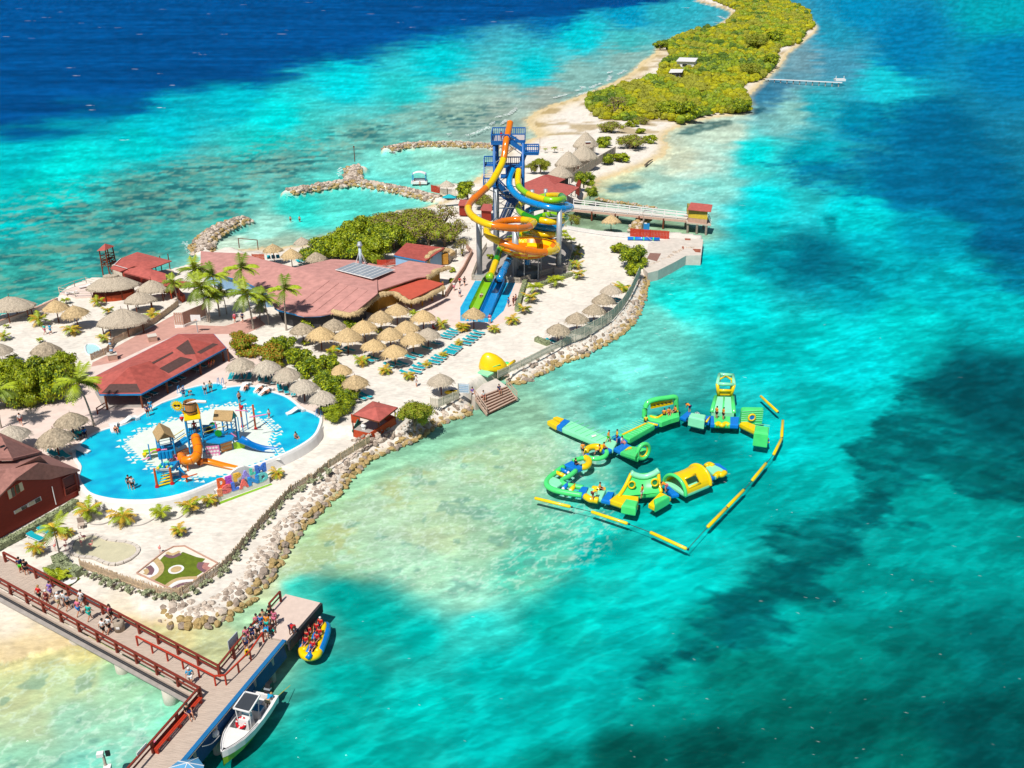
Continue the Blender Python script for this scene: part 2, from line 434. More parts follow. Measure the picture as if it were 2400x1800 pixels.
def sea_colour(X,Y,PXX,PYY):
 wx=PXX+(fbm(X*.11,Y*.11,5,4)-.5)*70
 wy=PYY+(fbm(X*.11,Y*.11,9,4)-.5)*44
 num=np.zeros((X.size,3));den=np.zeros(X.size)
 for t,(a,b,r,g,bb)in WC:
  x,y=U(t,a,b)
  w=1.0/(((wx-x)**2+((wy-y)*1.35)**2)+260.0)**2.1
  num+=w[:,None]*np.array(lin((r,g,bb)));den+=w
 C=num/den[:,None]
 def poly_mix(C,pts,col,feather,wob,seed,k=1.0):
  P=[tuple(W(a,b,0).xy)for a,b in pts]
  nz=(fbm(X*.16,Y*.16,seed,5)-.5)*2.4*wob+(fbm(X*.35-Y*.2,Y*.9+X*.4,seed+7,5)-.5)*wob*1.3
  d,_=sdf_poly(X,Y,P)
  m=sstep(-feather,feather,d+nz)*k*(.72+.28*sstep(.35,.6,fbm(X*.3-Y*.15,Y*.7+X*.35,seed+9,4)))
  return C*(1-m[:,None])+np.array(lin(col))*m[:,None],m
 for i,(t,o,c,fe,wo)in enumerate(DARK):
  C,_=poly_mix(C,UL(t,*o),c,fe,wo,40+i*3,.84)
 P=[tuple(W(a,b,0).xy)for a,b in DEEP]
 d,_=sdf_poly(X,Y,P)
 m=sstep(-30,42,d+(fbm(X*.03,Y*.03,71,5)-.5)*110+(fbm(X*.1,Y*.1,73,4)-.5)*30)
 var=(fbm(X*.01,Y*.05,77,4)-.5)
 C=C*(1-m[:,None])+np.clip(np.array(lin((0,78,142)))*(1+var*.8)[:,None],0,1)*m[:,None]
 d,_=sdf_poly(PXX,PYY,REEF)
 reef=sstep(-25,40,d)
 d,_=sdf_poly(PXX,PYY,REEF2)
 d3,_=sdf_poly(PXX,PYY,REEF3)
 reef2=np.maximum(sstep(-20,30,d),sstep(-20,60,d3))
 return C,reef,reef2,m
def make_ground():
 nx,ny=820,620
 ax=np.linspace(-520,2920,nx)
 ay=np.concatenate([[-66,-62,-56,-48,-38,-28],np.linspace(-18,2060,ny-6)])
 PXX,PYY=np.meshgrid(ax,ay)
 PXX,PYY=PXX.ravel(),PYY.ravel()
 b=(PYY-900)/FPX
 t=CAMH/(ST+b*CT)
 X=(PXX-1200)/FPX*t
 Y=(CT-b*ST)*t
 z,d,dn,sl=heights(X,Y)
 C,reef,reef2,deepm=sea_colour(X,Y,PXX,PYY)
 sand=np.array(lin((244,236,224)))
 wet=np.array(lin((226,205,160)))
 k=sstep(-0.5,0.3,z)
 beach=(sl<.2)
 kb=np.where(beach,sstep(-.35,.02,z),sstep(-.05,.12,z))
 w2=np.where(beach,sstep(.05,.45,z),sstep(.0,.5,z))
 L=wet*(1-w2[:,None])+sand*w2[:,None]
 st=(Y>YSTRIP)&(d>3)
 g=sstep(.45,.62,fbm(X*.12,Y*.12,91,4))*st
 L=L*(1-.7*g[:,None])+np.array(lin((176,150,92)))*.7*g[:,None]
 C=C*(1-kb[:,None])+L*kb[:,None]
 land=np.where(beach,sstep(-.1,.1,z),sstep(-.05,.1,z))
 sea=1-land
 ca,sa=math.cos(.5),math.sin(.5)
 xr,yr=X*ca+Y*sa,-X*sa+Y*ca
 far=np.clip(150.0/np.maximum(Y,1),.12,1)
 def mul(C,f,k):
  return C*(1+(f-1)*k)[:,None]
 def mixc(C,k,c):
  return C*(1-k[:,None])+np.array(c)*k[:,None]
 C=mul(C,.78+.36*sstep(.36,.66,fbm(xr*.13,yr*.2,21,5)),sea*.85*(1-.6*deepm)*(1-.6*reef2))
 C=mul(C,.82+.32*sstep(.34,.68,fbm(xr*.42,yr*1.15,25,3)),sea*(1-.4*deepm)*np.clip(170/Y,.25,1))  # ripple light and dark of the water surface, painted into the seabed colour
 C=mul(C,.86+.26*sstep(.3,.7,fbm(xr*.09,yr*.3,28,4)),sea*deepm)
 wv=1-np.abs(2*fbm(xr*.22,yr*.8,31,4)-1)
 C=mul(C,1+.2*sstep(.86,.98,wv),sea*(1-deepm))  # bright ripple lines painted into the seabed colour
 r1=sstep(.47,.60,fbm(xr*.2,yr*.3,33,6))*(.25+.75*sstep(.35,.6,fbm(X*.05,Y*.05,35,3)))
 C=mixc(C,r1*reef*sea*.82,(.012,.125,.145))
 r2=sstep(.52,.66,fbm(X*.45,Y*.5,37,5))
 C=mixc(C,r2*reef*sea*.45,(.27,.42,.31))
 r3=sstep(.44,.6,fbm(xr*.55,yr*.7,39,6))*sstep(.36,.56,fbm(X*.09,Y*.09,43,3))*sstep(17,5,-d)
 C=mixc(C,reef2*sea*.3*sstep(26,8,-d),(.72,.82,.62))
 C=mixc(C,r3*reef2*sea*.6,(.46,.48,.17))
 r4=sstep(.5,.64,fbm(xr*.16,yr*.22,47,5))
 C=mixc(C,r4*reef2*sea*.3,(.36,.66,.42))
 r5=sstep(.66,.74,fbm(X*.55,Y*.55,53,3))
 C=mixc(C,r5*reef2*sea*.5,(.1,.3,.26))
 cs=1-np.abs(2*fbm(xr*.9+9,yr*1.2,45,3)-1)
 C=mixc(C,sstep(.86,.97,cs)*np.clip(reef2+.35*sstep(.25,.5,C[:,0]),0,1)*sea*.32,(.80,1.0,.85))  # pale caustic light lines painted into the seabed colour
 C=mul(C,.95+.07*sstep(.3,.72,fbm(X*.3,Y*.3,51,5)),land)
 tr=1-np.abs(2*fbm(X*.35,Y*.5,57,4)-1)
 C=mul(C,1-.1*sstep(.82,.98,tr)-.05*sstep(.55,.7,fbm(X*1.1,Y*1.4,59,3)),land)
 C=np.clip(C/KAL,0.0005,.95)
 me=bpy.data.meshes.new('ground')
 n=len(ay)
 idx=np.arange(nx*n).reshape(n,nx)
 F=np.stack([idx[1:,:-1],idx[1:,1:],idx[:-1,1:],idx[:-1,:-1]],-1).reshape(-1,4)
 me.vertices.add(X.size)
 me.vertices.foreach_set('co',np.stack([X,Y,z],-1).ravel())
 me.loops.add(F.size)
 me.loops.foreach_set('vertex_index',F.ravel())
 me.polygons.add(len(F))
 me.polygons.foreach_set('loop_start',np.arange(0,F.size,4))
 me.polygons.foreach_set('loop_total',np.full(len(F),4))
 me.polygons.foreach_set('use_smooth',np.ones(len(F),bool))
 me.update()
 a=me.color_attributes.new('Col','FLOAT_COLOR','POINT')
 a.data.foreach_set('color',np.concatenate([C,np.ones((X.size,1))],1).ravel())
 o=bpy.data.objects.new('ground',me)
 COL.objects.link(o)
 o['kind']='structure'
 m=bpy.data.materials.new('sand_and_seabed')
 m.use_nodes=True
 N,Lk=m.node_tree.nodes,m.node_tree.links
 bs=N['Principled BSDF']
 bs.inputs['Roughness'].default_value=.95
 bs.inputs['Specular IOR Level'].default_value=0.0
 col=N.new('ShaderNodeAttribute');col.attribute_name='Col'
 tc=N.new('ShaderNodeTexCoord')
 q=N.new('ShaderNodeTexNoise')
 q.inputs['Scale'].default_value=1.15;q.inputs['Detail'].default_value=4;q.inputs['Roughness'].default_value=.72
 mp=N.new('ShaderNodeMapping');mp.inputs['Scale'].default_value=(1,2.3,1);mp.inputs['Rotation'].default_value=(0,0,.5)
 Lk.new(tc.outputs['Object'],mp.inputs[0]);Lk.new(mp.outputs[0],q.inputs['Vector'])
 r=N.new('ShaderNodeMapRange')
 r.inputs[1].default_value=.3;r.inputs[2].default_value=.7;r.inputs[3].default_value=.82;r.inputs[4].default_value=1.13
 Lk.new(q.outputs['Fac'],r.inputs[0])
 vm=N.new('ShaderNodeVectorMath');vm.operation='SCALE'
 Lk.new(col.outputs['Color'],vm.inputs[0]);Lk.new(r.outputs[0],vm.inputs[3])
 Lk.new(vm.outputs[0],bs.inputs['Base Color'])
 me.materials.append(m)
 return o
make_ground()
def make_water():
 me=bpy.data.meshes.new('water')
 xs=[-9000,-400,-150,-60,0,60,150,400,9000]
 ys=[10,60,90,130,200,320,600,2000,30000]
 vs=[(x*(1 if y>1000 else .35+.65*y/1000),y,0.0)for y in ys for x in xs]
 k=len(xs)
 fs=[(j*k+i,j*k+i+1,(j+1)*k+i+1,(j+1)*k+i)for j in range(len(ys)-1)for i in range(k-1)]
 me.from_pydata(vs,[],fs)
 o=bpy.data.objects.new('water',me)
 COL.objects.link(o)
 o['kind']='structure'
 m=bpy.data.materials.new('sea_water')
 m.use_nodes=True
 N,L=m.node_tree.nodes,m.node_tree.links
 N.remove(N['Principled BSDF'])
 out=N['Material Output']
 tr=N.new('ShaderNodeBsdfTransparent');tr.inputs[0].default_value=(.98,.99,.99,1)
 gl=N.new('ShaderNodeBsdfGlossy');gl.inputs['Roughness'].default_value=.09
 gl.inputs[0].default_value=(.9,.95,1,1)
 tc=N.new('ShaderNodeTexCoord')
 def wave(sc,stretch,rot,det):
  mp=N.new('ShaderNodeMapping');mp.inputs['Scale'].default_value=stretch;mp.inputs['Rotation'].default_value=(0,0,rot)
  L.new(tc.outputs['Object'],mp.inputs[0])
  q=N.new('ShaderNodeTexNoise');q.inputs['Scale'].default_value=sc;q.inputs['Detail'].default_value=det;q.inputs['Roughness'].default_value=.6
  L.new(mp.outputs[0],q.inputs['Vector'])
  return q.outputs['Fac']
 a=wave(.45,(1,2.2,1),.45,3)
 bp=N.new('ShaderNodeBump');bp.inputs['Strength'].default_value=1.0;bp.inputs['Distance'].default_value=.55
 L.new(a,bp.inputs['Height'])
 L.new(bp.outputs[0],gl.inputs['Normal'])
 fr=N.new('ShaderNodeFresnel');fr.inputs['IOR'].default_value=1.12
 L.new(bp.outputs[0],fr.inputs['Normal'])
 cl=N.new('ShaderNodeMath');cl.operation='MINIMUM';cl.inputs[1].default_value=.011
 L.new(fr.outputs[0],cl.inputs[0])
 mx=N.new('ShaderNodeMixShader')
 L.new(cl.outputs[0],mx.inputs[0]);L.new(tr.outputs[0],mx.inputs[1]);L.new(gl.outputs[0],mx.inputs[2])
 L.new(mx.outputs[0],out.inputs[0])
 me.materials.append(m)
 return o
make_water()
def A(r,g,b,k=1.3):
 return tuple(min(.92,v/k)for v in lin((r,g,b)))
mat('thatch_tan',A(216,188,142),.9,.42,7,.05,26,stretch=(1,1,.35),spec=.1)
mat('thatch_grey',A(200,186,166),.9,.38,7,.05,26,stretch=(1,1,.35),spec=.1)
THM={'tan':[mat('thatch_a',A(222,192,142),.9,.42,7,.05,26,stretch=(1,1,.35),spec=.1),mat('thatch_b',A(206,180,138),.9,.5,5,.05,26,stretch=(1,1,.35),spec=.1),MATS['thatch_tan']],'grey':[mat('thatch_c',A(206,194,176),.9,.42,7,.05,26,stretch=(1,1,.35),spec=.1),mat('thatch_d',A(188,172,148),.9,.5,5,.05,26,stretch=(1,1,.35),spec=.1),MATS['thatch_grey']]}
mat('wood_post',A(120,62,36),.8,.3,6)
mat('wood_grey',A(205,186,170),.8,.2,4,stretch=(.4,4,4))
mat('wood_rail',A(138,52,36),.6,.25,5)
mat('red_paint',A(196,60,34),.5,.15,4)
mat('red_roof',A(192,98,88),.75,.24,1.3,.01,9,det=8)
mat('red_roof_old',A(178,84,74),.8,.28,1.4,.01,9,det=8)
mat('pink_roof',A(208,150,141),.75,.2,.8,.008,6,det=8)
mat('bright_red_roof',A(206,92,70),.7,.12,1.0,det=8)
mat('tar_patch',A(92,66,62),.85,.25,3)
mat('shingle',A(168,118,108),.9,.22,2.5,.02,18,det=8)
mat('blue_trim',A(30,140,205),.5,.12,4)
mat('white',A(246,244,242),.5,.05,2)
mat('white_wall',A(250,248,244),.7,.06,1.2)
mat('blue_wall',A(150,190,225),.7,.1,2)
mat('ochre_wall',A(196,140,50),.8,.18,2)
mat('siding',A(150,42,20),.6,.2,3,stretch=(.5,.5,6))
mat('orange_wall',A(190,70,24),.6,.15,3)
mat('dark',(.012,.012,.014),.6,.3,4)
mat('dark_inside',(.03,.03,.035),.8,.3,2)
mat('glass_dark',(.02,.025,.03),.15,.1,2,spec=.7)
mat('curtain',A(214,206,176),.8,.1,5)
mat('pink_paving',A(238,216,205),.85,.1,.8,.004,14,det=8)
mat('red_paving',A(210,160,146),.85,.14,1.1,.004,14,det=8)
mat('concrete',A(222,212,200),.9,.14,1.0,.01,10,det=8)
mat('concrete_grey',A(178,170,164),.9,.18,1.5,.01,10,det=8)
mat('rock_pale',A(214,198,182),.95,.32,1.5,.06,7,spec=.1,det=8)
mat('rock_tan',A(188,162,112),.95,.36,1.5,.06,7,spec=.1,det=8)
mat('rock_grey',A(168,152,138),.95,.34,1.6,.06,7,spec=.1,det=8)
mat('teal_fabric',A(0,176,190),.7,.1,5)
mat('leaf_bright',A(178,188,24),.55,.45,.9,spec=.3)
mat('leaf_mid',A(136,156,24),.55,.5,.9,spec=.3)
mat('leaf_dark',A(86,114,26),.55,.5,.9,spec=.3)
mat('leaf_olive',A(152,154,48),.65,.45,1.1,spec=.2)
mat('leaf_rust',A(176,128,38),.6,.5,1.4,spec=.2)
mat('leaf_yellow',A(172,170,20),.6,.45,.35,spec=.2)
mat('leaf_grey',A(184,188,150),.7,.35,1.5,spec=.2)
mat('twig',A(150,128,104),.9,.3,3)
mat('bark',A(120,104,88),.9,.35,4)
mat('palm_trunk',A(176,164,150),.9,.25,5,stretch=(.4,.4,6))
mat('frond',A(164,182,36),.5,.4,1.5,spec=.35)
mat('frond_dry',A(214,176,50),.6,.4,1.5,spec=.3)
mat('frond_dark',A(120,142,40),.5,.4,1.5,spec=.35)
mat('blue_steel',A(24,108,188),.4,.12,2)
mat('grey_steel',A(176,184,192),.4,.1,1.5,metal=.2)
mat('slide_yellow',A(250,208,0),.22,.08,.8,coat=.5)
mat('slide_orange',A(240,128,10),.22,.08,.8,coat=.5)
mat('slide_lime',A(150,214,20),.22,.08,.8,coat=.5)
mat('slide_green',A(36,150,30),.22,.08,.8,coat=.5)
mat('slide_blue',A(0,146,222),.22,.08,.8,coat=.5)
mat('inf_green',A(84,238,128),.35,.1,.9,coat=.3)
mat('inf_mint',A(152,248,198),.35,.08,.9,coat=.3)
mat('inf_yellow',A(255,214,0),.35,.08,.9,coat=.3)
mat('inf_blue',A(10,128,224),.35,.1,.9,coat=.3)
mat('play_blue',A(20,150,214),.35,.1,2)
mat('play_orange',A(248,140,10),.3,.08,1)
mat('play_yellow',A(250,214,10),.35,.08,2)
mat('play_lime',A(166,216,20),.35,.1,2)
mat('play_pink',A(240,140,190),.4,.1,2)
mat('play_red',A(214,20,36),.4,.1,2)
mat('pole_rust',A(224,96,24),.45,.15,2)
mat('hedge',A(158,168,128),.8,.4,2.5)
mat('turf',A(104,122,20),.9,.25,2)
mat('turf_light',A(140,190,40),.9,.2,2)
mat('bamboo',A(216,190,158),.85,.25,3)
mat('fence_tan',A(214,204,186),.8,.15,2)
mat('fence_pink',A(206,164,144),.8,.15,2)
mat('skin',A(216,152,120),.6,.1,4)
mat('skin_dark',A(120,76,54),.6,.1,4)
mat('hair',(.02,.014,.01),.7,.2,6)
mat('hair_fair',A(190,150,90),.7,.2,6)
CLOTH={}
for nm,c in dict(red=(214,24,30),navy=(24,42,96),white=(236,236,236),teal=(20,190,176),blue=(30,130,210),black=(26,26,30),pink=(226,120,150),lime=(90,230,40),grey=(150,156,168),purple=(140,110,190),orange=(246,150,20),yellow=(250,206,0),khaki=(196,180,140),cyan=(0,170,222),maroon=(120,40,44)).items():
 CLOTH[nm]=mat('cloth_'+nm,A(*c),.8,.12,6)
def mb():return MB()
def make_palapa(m,seed,kind=0):
 random.seed(seed)
 t=proto('palapa')
 R=1.8
 prof=[(1.80,2.02),(1.74,2.14),(1.42,2.42),(.95,2.78),(.5,3.05),(.18,3.22),(.05,3.30)]
 b=MB();n=30
 vs=[]
 for i,(r,z)in enumerate(prof):
  for j in range(n):
   a=2*PI*(j+.5*(i%2))/n
   k=1+random.uniform(-.055,.055)
   dz=random.uniform(-.07,.05)if i<2 else random.uniform(-.03,.03)
   vs.append((math.cos(a)*r*k,math.sin(a)*r*k,z+dz))
 fs=[]
 for i in range(len(prof)-1):
  for j in range(n):
   j2=(j+1)%n
   fs.append((i*n+j,i*n+j2,(i+1)*n+j2,(i+1)*n+j))
 b.add(vs,fs)
 c0=len(vs)
 b.add([(math.cos(2*PI*j/n)*1.75,math.sin(2*PI*j/n)*1.75,2.0)for j in range(n)]+[(0,0,3.05)],[(n,(j+1)%n,j)for j in range(n)])
 for _ in range(560):
  a=random.uniform(0,2*PI);u=random.random()**.6
  r=.25+1.5*u;z=3.24-.95*(r/1.8)-.25*(r/1.8)**2
  L=random.uniform(.3,.62);w=random.uniform(.03,.07)
  ca,sa=math.cos(a),math.sin(a)
  r2=r+L*.8;z2=3.24-.95*(r2/1.8)-.3*(r2/1.8)**2+random.uniform(-.02,.05)
  z+=.05
  b.add([(ca*r-sa*w,sa*r+ca*w,z),(ca*r+sa*w,sa*r-ca*w,z),(ca*r2+sa*w*.4,sa*r2-ca*w*.4,z2+.03),(ca*r2-sa*w*.4,sa*r2+ca*w*.4,z2+.03)],[(0,1,2,3)])
 b.build('canopy',m,t,smooth=False)
 p=MB();p.cyl((0,0,-.1),(0,0,2.95),.085,.07,8);p.build('post',MATS['wood_post'],t)
 q=MB();q.cyl((0,0,3.2),(0.02,0,3.55),.05,.02,6);q.build('tip',MATS['wood_post']if kind else m,t)
 rr=MB()
 for k in range(6):
  a=PI/3*k
  rr.bar((0,0,2.6),(math.cos(a)*1.5,math.sin(a)*1.5,2.12),.05)
 rr.build('rafters',MATS['wood_post'],t)
 return t
PALAPA={'tan':[make_palapa(MATS['thatch_tan'],1,0),make_palapa(MATS['thatch_tan'],2,1)],'grey':[make_palapa(MATS['thatch_grey'],3,1),make_palapa(MATS['thatch_grey'],4,0)]}
def palapa(t,x,y,w,label,kind='tan',group=None,z=None,k=0):
 px,py=U(t,x,y)
 wpx=w/ZT[t][2]
 zb=HI if z is None else z
 s=1.0
 for _ in range(4):
  p=W(px,py,zb+3.3*s)
  if z is None:zb=gz(p.x,p.y)
  d=p.y*CT-(zb+2.2*s-CAMH)*ST
  s=wpx*d/FPX/3.6
 p=W(px,py,zb+3.3*s)
 o=place(PALAPA[kind][k%2],(p.x,p.y,zb),random.uniform(0,6.28),(s,s,s*random.uniform(.93,1.07)),label,'palapa',group)
 o.rotation_euler=(random.uniform(-.05,.05),random.uniform(-.05,.05),random.uniform(0,6.28))
 for c in o.children:
  if c.name.startswith('canopy'):
   c.material_slots[0].link='OBJECT';c.material_slots[0].material=random.choice(THM[kind])
 return o
def make_lounger(fab):
 t=proto('sun_lounger')
 b=MB();b.slab([(-.3,-1.0,.34),(.3,-1.0,.34),(.3,.25,.34),(-.3,.25,.34)],.03);s_=b.build('seat',fab,t)
 b=MB();b.slab([(-.3,.25,.345),(.3,.25,.345),(.3,.93,.52),(-.3,.93,.52)],.03);b.build('backrest',fab,t)
 b=MB()
 for x in(-.32,.32):
  b.bar((x,-1.0,.31),(x,.95,.31),.04)
 b.bar((-.32,-1,.31),(.32,-1,.31),.04);b.bar((-.32,.95,.31),(.32,.95,.31),.04)
 b.build('frame',MATS['white'],t)
 for x in(-.31,.31):
  for y in(-.75,.7):
   q=MB();q.bar((x,y,0),(x,y,.3),.04);q.build('leg',MATS['white'],t)
 return t
LOUNGER=make_lounger(MATS['teal_fabric'])
LOUNGER_W=make_lounger(MATS['white'])
NL=[0]
def lounger(t,x,y,rz,label,group='teal sun loungers',sc=1.0,pr=None,z=None):
 p=G(*U(t,x,y))if z is None else W(*U(t,x,y),z)
 return place(pr or LOUNGER,p,rz,sc,label,'sun lounger',group)
def leaves(b,blobs,n,size,seed,up_bias=.35,nm=1):
 rnd=random.Random(seed)
 wts=[bl[3]*(bl[4]if len(bl)>4 else bl[3])for bl in blobs]
 for _ in range(n):
  bl=rnd.choices(blobs,wts)[0]
  cx,cy,cz,r=bl[:4];rz=bl[4]if len(bl)>4 else r
  while True:
   d=V3((rnd.gauss(0,1),rnd.gauss(0,1),rnd.gauss(0,1)+up_bias))
   if d.length>.2:break
  d.normalize()
  k=rnd.uniform(.72,1.06)
  p=V3((cx+d.x*r*k,cy+d.y*r*k,cz+d.z*rz*k))
  nrm=(d+V3((rnd.gauss(0,.6),rnd.gauss(0,.6),rnd.gauss(0,.5)+.25))).normalized()
  u=nrm.cross(V3((rnd.gauss(0,1),rnd.gauss(0,1),rnd.gauss(0,1)))).normalized();v=nrm.cross(u)
  s=size*rnd.uniform(.6,1.35)
  b.cm=rnd.randrange(nm)if nm>1 else 0
  b.add([p-u*s*.5,p+v*s*.32,p+u*s*.5,p-v*s*.32],[(0,1,2,3)])
 b.cm=0
def blob_set(R,H,n,seed,flat=.7):
 rnd=random.Random(seed)
 out=[]
 for i in range(n):
  a=rnd.uniform(0,2*PI);q=R*math.sqrt(rnd.random())*.72
  r=R*rnd.uniform(.26,.44)
  z=H*(1-.45*(q/R)**2)-r*flat*rnd.uniform(.5,1.0)
  z=max(z*(rnd.uniform(.3,1)if i%2 else 1),r*flat*.5)
  out.append((math.cos(a)*q,math.sin(a)*q,z,r,r*flat))
 return out
def make_tree(name,R,H,nb,nl,size,mats,seed,trunk=True,core=.74,flat=.72,low=0.0):
 t=proto(name)
 B=blob_set(R,H,nb,seed,flat)
 b=MB()
 for x,y,z,r,rz in B:
  b.ball((x,y,z),(r*core,r*core,rz*core),7,5,.12)
 b.m=[random.Random(i).randrange(len(mats))for i in range(len(b.f))]
 leaves(b,B,nl,size,seed+5,nm=len(mats))
 b.build('crown',[MATS[q]for q in mats],t)
 tr=MB()
 rnd=random.Random(seed)
 nlimb=5
 tr.tube([(0,0,-.2),(.05,.03,H*.2),(0,.1,H*.45)],[R*.07,R*.055,R*.04],7)
 for k in range(nlimb):
  q=B[k%len(B)]
  tr.tube([(0,0,H*.15),(q[0]*.45,q[1]*.45,q[2]*.6),(q[0]*.9,q[1]*.9,q[2])],[R*.045,R*.03,R*.012],6)
 tr.build('trunk',MATS['bark'],t)
 return t
def frond_pts(L,droop,lift,n=7):
 out=[]
 for i in range(n+1):
  u=i/n
  out.append((L*(u*(1-.12*u*droop)),0,L*(lift*u-droop*u*u)))
 return out
def frond_mesh(L,droop,lift,wid,seed,npair=13,n=7):
 rnd=random.Random(seed)
 b=MB()
 P=[Vector(p)for p in frond_pts(L,droop,lift,n)]
 b.tube(P,[.035*L/2.4*(1-.85*i/n)for i in range(n+1)],4)
 for k in range(npair):
  u=.12+.86*k/(npair-1)
  x=u*n;i=min(int(x),n-1)
  p=P[i].lerp(P[i+1],x-i);d=(P[i+1]-P[i]).normalized()
  wl=wid*math.sin(min(PI,PI*(.12+.86*u)))*rnd.uniform(.85,1.1)+.06
  for s in(-1,1):
   side=V3((0,s,0))
   tip=p+side*wl*.85+d*wl*.55+V3((0,0,-wl*rnd.uniform(.25,.5)))
   w=d*(L/npair*.52)
   b.add([p-w,p+w,tip+w*.15,tip-w*.1],[(0,1,2,3)])
 return b
def make_palm(name,H,lean,L,nf,mats,seed,wind=0.0,tr=.13):
 rnd=random.Random(seed)
 t=proto(name)
 b=MB()
 P=[(lean*(i/8)**1.7,0,H*i/8-(.15 if i==0 else 0))for i in range(9)]
 b.tube(P,[tr*1.5]+[tr*(1.1-.4*i/8)for i in range(1,9)],8)
 b.build('trunk',MATS['palm_trunk'],t)
 top=Vector(P[-1])
 nb=MB()
 for k in range(7):
  a=2*PI*k/7
  nb.ball(top+V3((math.cos(a)*.17,math.sin(a)*.17,-.12)),.11,6,4)
 nb.build('nut_cluster',MATS['frond_dry'],t)
 meshes=[(frond_mesh(L*q,d,l,L*.30,seed+i).build('frond',MATS[mats[i%len(mats)]],t),i)for i,(q,d,l)in enumerate([(1,.55,.62),(1.05,.75,.5),(.95,.35,.95),(.9,.95,.25)])]
 for i in range(nf):
  src=meshes[i%4][0]
  f=src if i<4 else src.copy()
  if i>=4:
   COL.objects.link(f);f.parent=t
  f.location=top
  a=2*PI*i*.381966+rnd.uniform(-.2,.2)
  if wind:a=a-wind*math.sin(a)*.8
  f.rotation_euler=(rnd.uniform(-.12,.12),rnd.uniform(-.14,.1),a)
 return t
def make_small_palm(name,L,nf,mats,seed,stem=.6,flat=False):
 rnd=random.Random(seed)
 t=proto(name)
 b=MB()
 for k in range(3 if not flat else 1):
  a=2*PI*k/3
  b.tube([(math.cos(a)*.1,math.sin(a)*.1,-.1),(math.cos(a)*.2,math.sin(a)*.2,stem)],[.05,.035],6)
 b.build('stem',MATS['palm_trunk'],t)
 c=MB()
 for i in range(nf):
  q=frond_mesh(L*rnd.uniform(.75,1.1),rnd.uniform(.45,1.0),rnd.uniform(.35,1.25),L*.3,seed+i,10,5)
  a=2*PI*i*.381966+rnd.uniform(-.3,.3)
  M=Matrix.Translation((0,0,stem))@Matrix.Rotation(a,4,'Z')
  c.cm=rnd.randrange(len(mats))
  c.add([M@Vector(v)for v in q.v],q.f)
 c.build('crown',[MATS[m]for m in mats],t)
 return t
SPALM=[make_small_palm('small_palm',1.25,20,['frond','frond','frond_dry'],11,.7),make_small_palm('small_palm',1.2,18,['frond_dry','frond'],12,.6),make_small_palm('small_palm',1.3,22,['frond','leaf_bright'],13,.9)]
def spalm(t,x,y,h,label,k=0,group='small palms planted in the sand',z=None):
 p=G(*U(t,x,y))if z is None else W(*U(t,x,y),z)
 hh=up(p,*U(t,x,y-h))
 return place(SPALM[k%3],p,random.uniform(0,6.28),hh/(1.75,1.6,2.0)[k%3],label,'palm',group)
def skin_mesh(name,J,E,levels=1):
 me=bpy.data.meshes.new(name+'_skeleton')
 me.from_pydata([j[:3]for j in J],E,[])
 o=bpy.data.objects.new(name+'_skeleton',me)
 COL.objects.link(o)
 md=o.modifiers.new('skin','SKIN')
 md.use_smooth_shade=True
 sv=me.skin_vertices[0].data
 for i,j in enumerate(J):
  sv[i].radius=(j[3],j[3])
  sv[i].use_root=(i==0)
 if levels:
  ss=o.modifiers.new('sub','SUBSURF');ss.levels=levels;ss.render_levels=levels
 dg=bpy.context.evaluated_depsgraph_get()
 em=bpy.data.meshes.new_from_object(o.evaluated_get(dg))
 v=[tuple(q.co)for q in em.vertices];f=[tuple(p.vertices)for p in em.polygons]
 bpy.data.objects.remove(o);bpy.data.meshes.remove(me);bpy.data.meshes.remove(em)
 return v,f
